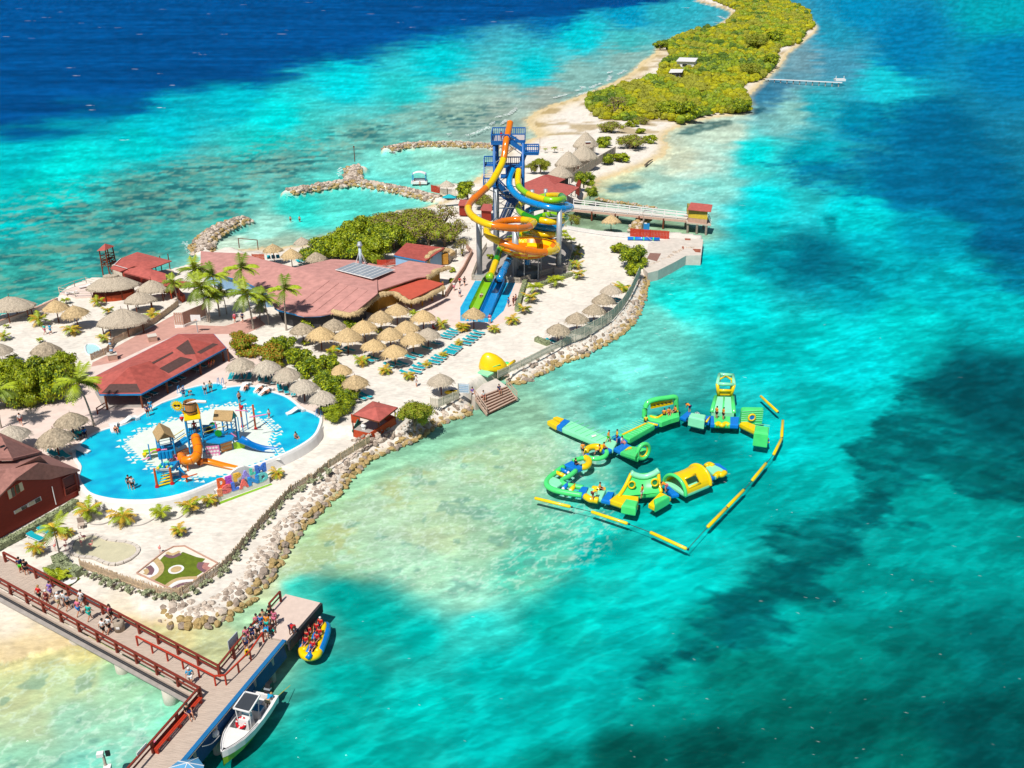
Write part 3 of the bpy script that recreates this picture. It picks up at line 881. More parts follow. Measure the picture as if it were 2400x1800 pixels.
def make_person(pose):
 if pose=='stand':
  hip,kneeL,kneeR,footL,footR,chest,neck,head=(0,0,.90),(.11,-.01,.48),(-.11,.0,.48),(.13,0,.06),(-.13,.02,.06),(0,.01,1.28),(0,0,1.46),(0,-.02,1.60)
  eL,eR,hL,hR=(.27,.04,1.10),(-.27,.04,1.10),(.25,-.10,.86),(-.26,-.06,.86)
 elif pose=='walk':
  hip,kneeL,kneeR,footL,footR,chest,neck,head=(0,0,.88),(.1,-.17,.49),(-.1,.08,.47),(.11,-.22,.06),(-.11,.33,.10),(0,-.03,1.26),(0,-.06,1.44),(0,-.09,1.58)
  eL,eR,hL,hR=(.26,.14,1.09),(-.26,-.14,1.10),(.26,.16,.84),(-.25,-.30,.92)
 elif pose=='sit':
  hip,kneeL,kneeR,footL,footR,chest,neck,head=(0,0,.10),(.13,-.44,.12),(-.13,-.44,.12),(.13,-.50,-.34),(-.13,-.50,-.34),(0,.03,.48),(0,0,.66),(0,-.02,.80)
  eL,eR,hL,hR=(.26,-.06,.28),(-.26,-.06,.28),(.16,-.34,.20),(-.16,-.34,.20)
 elif pose=='bend':
  hip,kneeL,kneeR,footL,footR,chest,neck,head=(0,.1,.88),(.12,.0,.48),(-.12,.05,.48),(.13,.08,.06),(-.13,.12,.06),(0,-.26,1.02),(0,-.42,1.04),(0,-.54,.98)
  eL,eR,hL,hR=(.2,-.36,.74),(-.2,-.36,.74),(.12,-.48,.52),(-.12,-.48,.52)
 elif pose=='lie':
  hip,kneeL,kneeR,footL,footR,chest,neck,head=(0,0,.12),(.12,-.42,.24),(-.12,-.42,.12),(.13,-.84,.08),(-.13,-.86,.08),(0,.38,.16),(0,.56,.2),(0,.7,.24)
  eL,eR,hL,hR=(.28,.26,.1),(-.28,.26,.1),(.3,.0,.08),(-.3,.0,.08)
 V=lambda p:Vector(p)
 mid=lambda a,b,t=.5:tuple(V(a).lerp(V(b),t))
 sh=V(chest).lerp(V(neck),.62)
 sL,sR=(sh.x+.18,sh.y,sh.z),(sh.x-.18,sh.y,sh.z)
 hpL,hpR=(hip[0]+.1,hip[1],hip[2]-.04),(hip[0]-.1,hip[1],hip[2]-.04)
 if pose in('sit','lie'):hpL,hpR=(.1,-.06,hip[2]),(-.1,-.06,hip[2])
 J=[(*hip,.135),(*mid(hip,chest),.12),(*chest,.14),(*sh,.12),(*neck,.055),(*head,.095),(*mid(neck,head,1.75),.06),(*sL,.065),(*eL,.045),(*mid(eL,hL,.85),.032),(*hL,.035),(*sR,.065),(*eR,.045),(*mid(eR,hR,.85),.032),(*hR,.035),(*hpL,.1),(*kneeL,.068),(*mid(kneeL,footL,.8),.042),(*footL,.045),(*hpR,.1),(*kneeR,.068),(*mid(kneeR,footR,.8),.042),(*footR,.045),(footL[0],footL[1]-.13,footL[2]-.03,.035),(footR[0],footR[1]-.13,footR[2]-.03,.035)]
 E=[(0,1),(1,2),(2,3),(3,4),(4,5),(5,6),(3,7),(7,8),(8,9),(9,10),(3,11),(11,12),(12,13),(13,14),(0,15),(15,16),(16,17),(17,18),(0,19),(19,20),(20,21),(21,22),(18,23),(22,24)]
 t=proto('person')
 v,f=skin_mesh('p',J,E,1)
 b=MB();b.add(v,f)
 for e,h in((eL,hL),(eR,hR)):
  d=(V(h)-V(e)).normalized();sd_=d.cross(V3((0,1,.3))).normalized()
  for k,(o_,ln)in enumerate(((-.03,.065),(-.01,.08),(.01,.085),(.03,.07),(.05,.05))):
   p0=V(h)+sd_*o_*.8
   q0=p0+(d*ln*.6 if k<4 else(d*.3+sd_).normalized()*ln*.6)
   b.tube([p0,q0,q0+d*ln*.4+V3((0,-.02,0))],[.011,.01,.008],5)
 hd=V(head)
 fw=V3((0,-1,0))if pose not in('lie','bend')else(V3((0,-.3,1))if pose=='lie' else V3((0,-.6,-.8)))
 b.ball(hd+fw*.1,.022,6,4)
 for s in(-1,1):b.ball(hd+V3((s*.1,.0,0)),(.016,.03,.04),5,4)
 b.build('body',MATS['skin'],t,smooth=True)
 b=MB()
 for s in(-1,1):b.ball(hd+fw*.088+V3((s*.035,0,.02)),.013,5,4)
 b.build('eyes',MATS['dark'],t)['kind']='stuff'
 b=MB();b.ball(hd-fw*.025+V3((0,0,.04))+(V3((0,.03,0))if pose=='lie' else V3((0,0,0))),(.112,.118,.115),9,6);b.build('hair',MATS['hair'],t,smooth=True)
 JS=[(*mid(hip,chest,.12),.15),(*mid(hip,chest),.135),(*chest,.155),(*sh,.13),(*sL,.08),(*mid(sL,eL,.75),.066),(*sR,.08),(*mid(sR,eR,.75),.066)]
 v,f=skin_mesh('s',JS,[(0,1),(1,2),(2,3),(3,4),(4,5),(3,6),(6,7)],1)
 b=MB();b.add(v,f);b.build('shirt',CLOTH['red'],t,smooth=True)
 JT=[(*hip,.15),(*hpL,.118),(*mid(hpL,kneeL,.8),.09),(*hpR,.118),(*mid(hpR,kneeR,.8),.09)]
 v,f=skin_mesh('t',JT,[(0,1),(1,2),(0,3),(3,4)],1)
 b=MB();b.add(v,f);b.build('shorts',CLOTH['navy'],t,smooth=True)
 return t
PERSON={k:make_person(k)for k in('stand','walk','sit','bend','lie')}
def person(p,rz,pose,shirt,shorts,label,group=None,hair='hair',dark=False,sc=.98,hat=None,vest=False):
 o=place(PERSON[pose],p,rz,sc,label,'person',group)
 for c in o.children:
  nm=c.name.split('.')[0]
  m={'body':MATS['skin_dark' if dark else'skin'],'shirt':CLOTH.get(shirt,MATS['skin_dark' if dark else'skin']),'shorts':CLOTH.get(shorts,CLOTH['black']),'hair':CLOTH.get(hat)or MATS[hair]}.get(nm)
  if m:
   c.material_slots[0].link='OBJECT'
   c.material_slots[0].material=m
 return o
def picket_fence(name,label,path,h,m,step=.16,w=.09,post=2.2,cat='fence',ragged=0.0,rails=(.25,.8),zs=None,group=None):
 P=[Vector(p)for p in path]
 t=thing(name,label,cat,P[0],0,group)
 b=MB()
 rnd=random.Random(len(P)*7+int(P[0].x))
 for p,d in resample(P,step):
  a=math.atan2(d.y,d.x)
  hh=h*(1+rnd.uniform(-ragged,ragged))
  b.box((p.x,p.y,p.z+hh/2),(w,.03,hh),a+rnd.uniform(-ragged,ragged)*.3,rnd.uniform(-ragged,ragged)*.4)
 o=b.build('pickets',m,t);o['kind']='stuff'
 for f in rails:
  b=MB()
  for a,c in zip(P[:-1],P[1:]):
   b.bar(a+V3((0,0,h*f)),c+V3((0,0,h*f)),.05,.07)
  b.build('rail',m,t)
 for p,d in resample(P,post):
  b=MB();b.box((p.x,p.y,p.z+h*.52),(.1,.1,h*1.08));b.build('post',m,t)
 return t
def rock_mesh(seed):
 random.seed(seed)
 b=MB();b.ball((0,0,0),(.5,.42,.36),7,5,.16)
 for i,v in enumerate(b.v):
  b.v[i]=tuple(c+random.uniform(-.05,.05)for c in v)
 me=bpy.data.meshes.new('rock')
 me.from_pydata(b.v,[],b.f)
 return me
ROCKM=[]
for m_ in('rock_pale','rock_tan','rock_grey'):
 row=[]
 for i in range(5):
  me=rock_mesh(30+i);me.materials.append(MATS[m_]);row.append(me)
 ROCKM.append(row)
def rocks(parent,items,limit=300):
 items=sorted(items,key=lambda q:-q[3]/max(q[1],1))
 org=ORG[parent.name]
 heap=[MB(),MB(),MB()]
 for k,(x,y,z,s,tone)in enumerate(items):
  rot=(random.uniform(-.4,.4),random.uniform(-.4,.4),random.uniform(0,6.28))
  sc=(s*random.uniform(.85,1.25),s*random.uniform(.8,1.15),s*random.uniform(.75,1.1))
  if k<limit:
   o=bpy.data.objects.new('rock',ROCKM[tone][k%5])
   COL.objects.link(o);o.parent=parent
   o.location=V3((x,y,z))-org;o.rotation_euler=rot;o.scale=sc
  else:
   M=Matrix.Translation((x,y,z))@Matrix.Rotation(rot[2],4,'Z')@Matrix.Diagonal((*sc,1))
   me=ROCKM[tone][k%5]
   heap[tone].add([M@q.co for q in me.vertices],[tuple(p.vertices)for p in me.polygons])
 for tn,h in enumerate(heap):
  if h.v:
   o=h.build('rock_heap',ROCKM[tn][0].materials[0],parent);o['kind']='stuff'
def WZ(t,x,y,z):return W(*U(t,x,y),z)
def GP(t,x,y,dz=0.0):return G(*U(t,x,y),dz)
def on_plane(t,x,y,a,n):
 d=Vector(ray(*U(t,x,y)));o=V3((0,0,CAMH))
 k=(Vector(a)-o).dot(n)/d.dot(n)
 return o+d*k
def plane_of(a,b,c):
 n=(b-a).cross(c-a).normalized()
 return n if n.z>0 or abs(n.z)<1e-3 else-n
def overlay(parent,name,m,t,pts,a,n,lift=.012,thick=.008):
 P=[on_plane(t,pts[i],pts[i+1],a,n)+n*lift for i in range(0,len(pts),2)]
 b=MB();nn=len(P)
 b.add(P+[p-n*thick for p in P],[tuple(range(nn)),tuple(range(2*nn-1,nn-1,-1))]+[(i,nn+i,nn+(i+1)%nn,(i+1)%nn)for i in range(nn)])
 return b.build(name,m,parent)
def shaggy(path,r,seed,n=260,m='thatch_tan'):
 rnd=random.Random(seed)
 P=smooth_path(path,5)
 b=MB()
 b.tube([p+V3((0,0,rnd.uniform(-.08,.08)))for p in P],[r*rnd.uniform(.85,1.15)for _ in P],8,flat=.8)
 L=resample(P,.05)
 for _ in range(n):
  p,d=rnd.choice(L)
  s=V3((d.y,-d.x,0)).normalized()*rnd.choice((-1,1))
  a=rnd.uniform(0,1.4)
  q=p+s*r*math.cos(a)*.95+V3((0,0,r*.8*math.sin(a)))
  e=q+s*rnd.uniform(.1,.3)+V3((0,0,-rnd.uniform(.15,.5)))+d*rnd.uniform(-.12,.12)
  w=d*rnd.uniform(.04,.09)
  b.add([q-w,q+w,e+w*.3,e-w*.3],[(0,1,2,3)])
 return b
def thatch_hut(name,label,t,x,y,w,h,ratio=.75,rz=0.0,eave=2.1,m='thatch_grey',posts=6,z=None,seed=1,group=None,wall=None,ridge=.12):
 rnd=random.Random(seed)
 zb=HI if z is None else z
 p=WZ(t,x,y,zb+eave+h)
 d=p.y*CT-(zb+eave-CAMH)*ST
 R=w/ZT[t][2]*d/FPX/2
 o=thing(name,label,'thatched hut',(p.x,p.y,zb),0,group)
 b=MB()
 n=36
 cr,sr=math.cos(rz),math.sin(rz)
 prof=[(1.0,-.12),(.97,.05),(.78,.32),(.55,.58),(.3,.82),(ridge,.97),(ridge*.3,1.0)]
 vs=[]
 for i,(q,k)in enumerate(prof):
  for j in range(n):
   a=2*PI*j/n
   jt=1+rnd.uniform(-.03,.03)
   lx,ly=math.cos(a)*q*R*jt,math.sin(a)*q*R*ratio*jt
   vs.append((p.x+lx*cr-ly*sr,p.y+lx*sr+ly*cr,zb+eave+h*k+rnd.uniform(-.07,.05)))
 fs=[(i*n+j,i*n+(j+1)%n,(i+1)*n+(j+1)%n,(i+1)*n+j)for i in range(len(prof)-1)for j in range(n)]
 fs.append(tuple((len(prof)-1)*n+j for j in range(n)))
 b.add(vs,fs)
 b.add([(q[0],q[1],zb+eave-.2)for q in vs[:n]]+[(p.x,p.y,zb+eave+h*.8)],[(n,(j+1)%n,j)for j in range(n)])
 for _ in range(int(260*max(1,R/2))):
  a=rnd.uniform(0,2*PI);u=rnd.random()**.6
  q=.15+.85*u
  def pt(q,dz):
   lx,ly=math.cos(a)*q*R,math.sin(a)*q*R*ratio
   return V3((p.x+lx*cr-ly*sr,p.y+lx*sr+ly*cr,zb+eave+h*(1.02-1.04*q)+dz))
  c,e=pt(q,.06),pt(q+.45/R,rnd.uniform(-.02,.06))
  s=V3((-math.sin(a),math.cos(a),0))*rnd.uniform(.03,.08)
  b.add([c-s,c+s,e+s*.4,e-s*.4],[(0,1,2,3)])
 b.build('thatch_roof',MATS[m],o)
 for k in range(posts):
  a=2*PI*(k+.5)/posts
  lx,ly=math.cos(a)*R*.8,math.sin(a)*R*ratio*.8
  q=MB();q.cyl((p.x+lx*cr-ly*sr,p.y+lx*sr+ly*cr,zb-.1),(p.x+lx*cr-ly*sr,p.y+lx*sr+ly*cr,zb+eave+.3),.09,.08,7)
  q.build('post',MATS['wood_post'],o)
 if wall:
  wm,wh,wr=wall
  q=MB()
  pts=[(p.x+math.cos(2*PI*j/20)*R*wr*cr-math.sin(2*PI*j/20)*R*ratio*wr*sr,p.y+math.cos(2*PI*j/20)*R*wr*sr+math.sin(2*PI*j/20)*R*ratio*wr*cr)for j in range(20)]
  q.prism(pts,zb,zb+wh);q.build('wall',MATS[wm],o)
 q=MB();q.cyl((p.x,p.y,zb+eave+h*.95),(p.x,p.y,zb+eave+h*1.0+.5),.05,.03,6);q.build('tip',MATS['wood_post'],o)
 return o
def roof_tri(parent,name,m,pts,t=.12):
 b=MB();b.slab(pts,t)
 return b.build(name,m,parent)
def pavilion():
 e=HI+2.0
 z1=lambda x,y,z:WZ('z1',x,y,z)
 E1,E2,E3,E4,E5,E6=z1(862,1562,e),z1(1222,1558,e),z1(1955,1160,e),z1(1845,1040,e),z1(1540,1042,e),z1(785,1425,e)
 PL,PR=z1(1115,1330,e+1.5),z1(1630,1078,e+1.5)
 ML,MR=z1(1300,1275,e+1.05),z1(1475,1195,e+1.05)
 F1,F2=E2.lerp(E3,.33),E2.lerp(E3,.64)
 B1,B2=E6.lerp(E5,.42),E6.lerp(E5,.72)
 c=(E1+E3+E5+E6)/4
 o=thing('pavilion','long open pavilion with patched red roof and blue trim beside the pool','pavilion',(c.x,c.y,HI))
 r=MATS['red_roof']
 fr=None
 planes={}
 for nm,pts in dict(a=(E6,E1,PL),b=(E1,E2,PL),c=(E2,F1,PL),d=(F1,ML,PL),e=(F1,F2,MR,ML),f=(F2,E3,PR),g=(MR,F2,PR),h=(E3,E4,PR),i=(E4,E5,PR),j=(E5,B2,PR),k=(B2,MR,PR),l=(B2,B1,ML,MR),m=(E6,PL,B1),n=(B1,PL,ML)).items():
  pts=list(pts)
  if plane_of(*pts[:3]).z>0 and(pts[1]-pts[0]).cross(pts[2]-pts[0]).z<0:pts=[pts[0]]+pts[:0:-1]
  ob=roof_tri(o,'roof_panel',MATS['red_roof_old']if nm in'bcdf' else r,pts,.1)
  planes[nm]=(ob,pts[0],plane_of(*pts[:3]))
 for nm,q in(('b',(950,1476,1182,1474,1216,1548,880,1553)),('e',(1378,1340,1560,1240,1668,1263,1458,1382)),('e',(1310,1290,1490,1195,1500,1207,1325,1300)),('g',(1520,1165,1625,1092,1690,1215,1600,1222)),('f',(1700,1200,1840,1122,1885,1132,1735,1215))):
  ob,a,n=planes[nm]
  overlay(ob,'tar_patch',MATS['tar_patch'],'z1',q,a,n,.02,.01)
 rim=[E1,E2,E3,E4,E5,E6]
 b=MB()
 for a,q in zip(rim,rim[1:]+rim[:1]):
  d=(q-a).normalized()
  b.bar(a+V3((0,0,-.12))+d*.02,q+V3((0,0,-.12))-d*.02,.1,.22)
 b.build('fascia',MATS['blue_trim'],o)
 for x,y in((930,590),(1235,575),(1452,450),(1738,290),(1935,175),(1980,175),(850,425)):
  p=GP('z5',x,y)
  q=MB();q.bar(p,p+V3((0,0,1.92)),.2);q.build('post',MATS['wood_post'],o)
 for a,q in((E6,B1),(B1,B2),(B2,E5)):
  w=MB();i=(c-(a+q)/2).normalized()*.5
  w.slab([V3((a.x+i.x,a.y+i.y,e-.2)),V3((q.x+i.x,q.y+i.y,e-.2)),V3((q.x+i.x*1.3,q.y+i.y*1.3,e-.2)),V3((a.x+i.x*1.3,a.y+i.y*1.3,e-.2))],1.78)
  w.build('rear_wall',MATS['blue_wall'],o)
 fl=MB();fl.prism([p.xy*.985+V3((c.x,c.y))*.015 for p in rim],HI+.01,HI+.03);fl.build('floor',MATS['concrete_grey'],o)
 a,q=GP('z5',845,630),GP('z5',915,585)
 b=MB();b.bar(a,a+V3((0,0,.9)),.12);b.bar(a+V3((0,0,.85)),q+V3((0,0,.85)),.1);b.bar(a+V3((0,0,.4)),q+V3((0,0,.4)),.1);b.build('corner_rail',MATS['wood_rail'],o)
 k=0
 for f in(.12,.2,.36,.44,.52,.7,.78):
  p=E2.lerp(E3,f);i=(E6.lerp(E5,f)-p);i.z=0;p=p+i.normalized()*2.0
  place(LOUNGER,(p.x,p.y,HI+.03),math.atan2(-i.x,i.y),1,'sun lounger in the deep shade under the red pavilion roof','sun lounger','loungers in the pavilion shade')
pavilion()
def restaurant():
 z2=lambda x,y,z:WZ('z2',x,y,HI+z)
 c=z2(1000,650,0)
 o=thing('restaurant','sprawling low restaurant with pale pink roofs, thatched eaves and solar panels','building',(c.x,c.y,HI))
 rm,rp,rb=MATS['pink_roof'],MATS['pink_roof'],MATS['bright_red_roof']
 A_=[z2(-110,325,3.0),z2(0,335,3.0),z2(250,345,3.2),z2(420,395,3.4),z2(705,468,4.1),z2(925,562,4.1),z2(470,690,2.9),z2(270,588,2.8),z2(90,540,2.8),z2(-110,470,2.8)]
 B=[z2(705,468,4.1),z2(1020,395,3.4),z2(1230,405,3.4),z2(1540,470,3.6),z2(1690,410,3.4),z2(2000,450,3.2),z2(1835,545,3.4),z2(1770,553,3.5),z2(1420,668,3.5),z2(1420,690,4.0),z2(925,562,4.1)]
 C=[z2(470,690,2.9),z2(925,562,4.1),z2(1420,690,4.0),z2(1200,872,2.8),z2(1020,862,2.7),z2(930,880,2.6),z2(780,886,2.6),z2(560,832,2.6),z2(530,815,2.7)]
 D=[z2(1775,552,3.0),z2(1992,606,2.7),z2(1700,746,2.5),z2(1610,690,2.7),z2(1500,676,2.9)]
 for P,m,nm in((A_,rm,'roof'),(B,rm,'roof'),(C,rp,'roof'),(D,rb,'porch_roof')):
  b=MB();n=len(P);cc=sum(P,V3((0,0,0)))/n
  b.add([tuple(p)for p in P]+[tuple(cc)],[((i+1)%n,i,n)if False else(n,i,(i+1)%n)for i in range(n)])
  b.add([(p.x,p.y,p.z-.18)for p in P],[tuple(range(n))])
  vs=[tuple(p)for p in P]+[(p.x,p.y,p.z-.18)for p in P]
  b.add(vs,[(i,(i+1)%n,n+(i+1)%n,n+i)for i in range(n)])
  b.build(nm,m,o)
 for P,k0,k1,nn in((C,(1,2),(7,3),6),):
  for k in range(1,nn):
   f=k/nn
   a,q=P[k0[0]].lerp(P[k0[1]],f),P[k1[0]].lerp(P[k1[1]],f)
   b=MB();b.bar(a+V3((0,0,.05)),q+V3((0,0,.05)),.05,.03);b.build('roof_seam',MATS['pink_roof'],o)
 for P in([z2(90,545,2.68),z2(270,592,2.68),z2(468,694,2.78)],[z2(530,822,2.55),z2(560,840,2.45),z2(780,892,2.45),z2(930,887,2.45),z2(1020,868,2.55)],[z2(1410,664,3.35),z2(1600,610,3.35),z2(1768,556,3.35)]):
  b=MB()
  for a,q in zip(P[:-1],P[1:]):b.bar(a,q,.1,.24)
  b.build('fascia',MATS['blue_trim'],o)
 for P,m,zt,sh in((A_,'blue_wall',2.6,.9),(B,'ochre_wall',3.0,.92),(C,'dark_inside',2.4,.8)):  # wall under the front eave is coloured near black to stand for shade
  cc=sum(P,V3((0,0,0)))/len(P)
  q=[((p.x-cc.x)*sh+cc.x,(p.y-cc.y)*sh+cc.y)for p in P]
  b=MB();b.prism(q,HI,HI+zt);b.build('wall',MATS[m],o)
 a,q=GP('z2',1195,905),GP('z2',1490,775)
 b=MB();b.prism([a.xy,q.xy,q.xy+V3((-.3,1.2)),a.xy+V3((-.3,1.2))],HI,HI+2.3);b.build('wall',MATS['ochre_wall'],o)
 for x,y in((1712,815),(1808,800),(1892,755),(1985,715)):
  p=GP('z2',x,y)
  b=MB();b.bar(p,p+V3((0,0,2.5)),.28);b.build('porch_post',MATS['ochre_wall'],o)
 p=GP('z2',1400,865)
 w=MB();w.box((p.x-.3,p.y+.9,HI+1.5),(.9,.1,1.1),.65);wo=w.build('window',MATS['white'],o)
 w=MB();w.box((p.x-.28,p.y+.83,HI+1.5),(.7,.08,.9),.65);w.build('pane',MATS['glass_dark'],wo)
 p=z2(980,900,1.0)
 w=MB();w.box((p.x,p.y+.6,HI+1.3),(2.2,.3,2.4));w.build('bay',MATS['white_wall'],o)
 for i,(q,r)in enumerate((([(1030,850,2.7),(1120,870,2.6),(1210,875,2.6),(1310,800,2.7),(1420,715,3.0),(1490,695,3.0)],.5),([(1490,695,3.0),(1570,690,2.8),(1640,735,2.5),(1700,765,2.3),(1830,725,2.4),(1990,640,2.5)],.42),([(1840,560,3.0),(1930,500,3.0),(2040,470,2.8)],.5))):
  shaggy([z2(*v)for v in q],r,i,520).build('thatch_fringe',MATS['thatch_tan'],o)
 K=[z2(1052,486,4.15),z2(1212,424,3.95),z2(1572,486,4.05),z2(1372,566,4.25)]
 fr=MB();fr.slab(K,.06);s=fr.build('solar_array',MATS['white'],o)
 for i in range(8):
  f0,f1=(i+.1)/8,(i+.9)/8
  a,b_,c_,d=K[0].lerp(K[1],.04),K[0].lerp(K[1],.96),K[3].lerp(K[2],.96),K[3].lerp(K[2],.04)
  q=MB();u=V3((0,0,.04));q.slab([a.lerp(d,f0)+u,b_.lerp(c_,f0)+u,b_.lerp(c_,f1)+u,a.lerp(d,f1)+u],.03);q.build('solar_panel',mat('solar',A(160,168,176),.25,.08,1,spec=.6),s)
 p=z2(1275,440,3.8);hh=up(p,*U('z2',1265,245))
 l=thing('roof_beacon','slim white and grey mock lighthouse standing on the pink roof','lighthouse',p)
 b=MB();b.cyl(p,p+V3((0,0,hh*.78)),.32,.24,12);b.build('shaft',mat('beacon',A(196,214,228),.5),l,smooth=True)
 b=MB();b.lathe(p,[(.26,hh*.78),(.5,hh*.82),(.5,hh*.88),(.36,hh*.9),(.36,hh*.97),(.2,hh)],12);b.build('lantern',MATS['grey_steel'],l,smooth=True)
 for s_ in(-1,1):
  for d in(-.5,.5):
   b=MB();b.bar(p+V3((s_*.9,d,.05)),p+V3((s_*.25,d*.3,hh*.5)),.05);b.build('strut',MATS['white'],l)
restaurant()
def back_house():
 z2=lambda x,y,z:WZ('z2',x,y,HI+z)
 c=z2(1790,340,0)
 o=thing('service_house','small blue-walled house with maroon roof under the green thicket','house',(c.x,c.y,HI))
 P=[z2(1560,357,2.5),z2(1830,412,2.5),z2(2000,298,3.0),z2(1668,254,3.0)]
 roof_tri(o,'roof',MATS['red_roof_old'],P,.15)
 cc=sum(P,V3((0,0,0)))/4
 b=MB();b.prism([((p.x-cc.x)*.94+cc.x,(p.y-cc.y)*.94+cc.y)for p in P],HI,[HI+2.25,HI+2.25,HI+2.75,HI+2.75]);b.build('wall',MATS['blue_wall'],o)
 b=MB();b.bar(P[0]-V3((0,0,.2)),P[1]-V3((0,0,.2)),.08,.2);b.build('fascia',MATS['blue_trim'],o)
 Q=[z2(1850,425,1.6),z2(1840,400,2.3),z2(1890,345,2.6),z2(1960,320,2.6),z2(2040,320,2.3),z2(2070,350,1.8)]
 shaggy(Q,.55,31,500).build('thatch_fringe',MATS['thatch_tan'],o)
 b=MB();a,q=GP('z2',1890,445),GP('z2',2030,440)
 b.prism([a.xy,q.xy,q.xy+V3((0,2.2)),a.xy+V3((0,2.2))],HI,HI+1.9);b.build('side_room',MATS['ochre_wall'],o)
 picket_fence('board_fence','short board fence beside the thatched end of the maroon-roofed house',[GP('z2',2040,425),GP('z2',2105,375)],1.5,MATS['fence_tan'],.2,.17,1.6)
 picket_fence('red_fence','short red slat fence between the pink roof and the thicket',[GP('z2',1420,450),GP('z2',1500,452),GP('z2',1590,440)],1.1,MATS['red_paint'],.2,.17,1.6)
back_house()
def waterfront():
 b4=lambda x,y,z:WZ('b4',x,y,HI+z)
 c=b4(1000,700,0)
 o=thing('waterfront_house','dark red-roofed waterfront bar with orange half walls behind the thatched huts','building',(c.x,c.y,HI))
 P1=[b4(465,540,3.0),b4(640,600,3.0),b4(910,500,3.4),b4(1220,545,3.0),b4(1600,405,3.0),b4(960,240,3.2),b4(650,362,3.2)]
 b=MB();n=len(P1);cc=b4(960,420,3.8)
 b.add(P1+[cc],[(n,i,(i+1)%n)for i in range(n)]);b.add([p-V3((0,0,.15))for p in P1],[tuple(range(n))])
 b.add(P1+[p-V3((0,0,.15))for p in P1],[(i,(i+1)%n,n+(i+1)%n,n+i)for i in range(n)])
 b.build('roof',MATS['red_roof'],o)
 R1,E=b4(1020,500,3.6),[b4(628,600,2.7),b4(1000,695,2.7),b4(1375,800,2.6),b4(1500,835,2.5),b4(1490,640,2.9)]
 b=MB();b.add(E+[R1],[(5,i,i+1)for i in range(4)]);b.add([p-V3((0,0,.15))for p in E]+[R1-V3((0,0,.15))],[(i+1,i,5)for i in range(4)])
 b.build('roof',MATS['red_roof'],o)
 roof_tri(o,'roof',MATS['red_roof_old'],[b4(1385,850,2.4),b4(1800,905,2.4),b4(1950,790,2.6),b4(1500,760,2.6)],.12)
 b=MB();b.bar(b4(530,478,3.38),b4(775,548,3.38),.1,.05);b.bar(b4(530,478,3.38),b4(655,360,3.3),.1,.05);b.build('ridge_cap',MATS['white'],o)
 for q,m,h in(([(700,690),(1060,800),(1400,900),(1450,830),(1050,690),(760,640)],'siding',2.3),([(500,640),(690,690),(760,600),(560,560)],'fence_tan',1.9),([(1480,980),(1620,1000),(1800,1165),(1860,1120),(1700,960),(1520,930)],'orange_wall',1.0)):
  b=MB();b.prism([GP('b4',x,y+20).xy for x,y in q],HI,HI+h);b.build('wall',MATS[m],o)
 for x,y in((1570,560),(1320,640),(1420,600)):
  p=b4(x,y,0);b=MB();b.bar(p,p+V3((0,0,2.9)),.14);b.build('post',MATS['wood_post'],o)
 for x,y in((1765,1150),(1600,1110)):
  p=GP('b4',x,y);b=MB();b.bar(p,p+V3((0,0,2.3)),.16);b.build('post',MATS['orange_wall'],o)
 b=MB();b.prism([b4(x,y,0).xy for x,y in((1150,640),(1560,560),(1640,600),(1480,760),(1200,720))],HI-.3,HI+.1);b.build('deck',MATS['wood_grey'],o)
 tb=[GP('b4',335,700),GP('b4',455,690),GP('b4',600,620),GP('b4',485,615)]
 hh=up(tb[0],*U('b4',250,215))
 cx=sum((p for p in tb),V3((0,0,0)))/4
 w=thing('watch_tower','slender wooden watch tower with small red roof at the water edge','tower',cx)
 top=[p.lerp(V3((cx.x,cx.y,p.z)),.1)+V3((0,0,hh))for p in tb]
 for p,q in zip(tb,top):
  b=MB();b.bar(p,q,.17);b.build('leg',MATS['wood_post'],w)
 lv=lambda f:[p.lerp(q,f)for p,q in zip(tb,top)]
 for f in(.45,.66,.78):
  L=lv(f);b=MB()
  for i in range(4):b.bar(L[i],L[(i+1)%4],.1)
  b.build('rail',MATS['wood_post'],w)
 b=MB();b.slab([p*1.0 for p in lv(.6)],.1);b.build('platform',MATS['wood_post'],w)
 L0,L1=lv(.32),lv(.58)
 for i in range(4):
  b=MB();b.bar(L0[i],L1[(i+1)%4],.09);b.bar(L0[(i+1)%4],L1[i],.09);b.build('brace',MATS['wood_post'],w)
 cc=sum(top,V3((0,0,0)))/4
 E=[(p-cc)*1.4+cc for p in top];ap=cc+V3((0,0,.9))
 b=MB();b.add(E+[ap],[(i,(i+1)%4,4)for i in range(4)]+[(3,2,1,0)]);b.build('roof',MATS['red_roof'],w)
 thatch_hut('thatched_bar','widest thatched bar roof over orange half walls beside the watch tower','b4',470,665,930,1.9,.62,.35,2.1,seed=3,posts=8,wall=('orange_wall',1.0,.78),ridge=.3)
 thatch_hut('thatched_shelter','thatched shelter in front of the red waterfront roofs, nearer the tall palms','b4',1210,765,560,1.5,.8,.2,1.9,seed=4,posts=5)
 thatch_hut('thatched_shelter','thatched shelter overlapping its twin beside the orange half wall','b4',985,980,570,1.4,.75,.3,1.9,seed=5,posts=5)
 thatch_hut('thatched_shelter','broad thatched shelter on white sand beside the bamboo fence','b4',660,1300,930,1.9,.72,.3,1.9,seed=6,posts=7)
 thatch_hut('thatched_shelter','thatched shelter at the left picture edge beside the sea wall','a6',150,335,800,1.6,.7,.2,2.1,seed=7,posts=6)
 d=thing('viewing_deck','small white railed sun deck beside the widest thatched roof','deck',GP('a6',1200,330))
 Q=[GP('a6',1035,300),GP('a6',1310,370),GP('a6',1590,360),GP('a6',1700,180),GP('a6',1500,130),GP('a6',1300,190)]
 b=MB();b.prism([p.xy for p in Q],HI-.6,HI+.35);b.build('platform',MATS['pink_paving'],d)
 R=[WZ('a6',1035,300,HI+.35),WZ('a6',1310,370,HI+.35),]
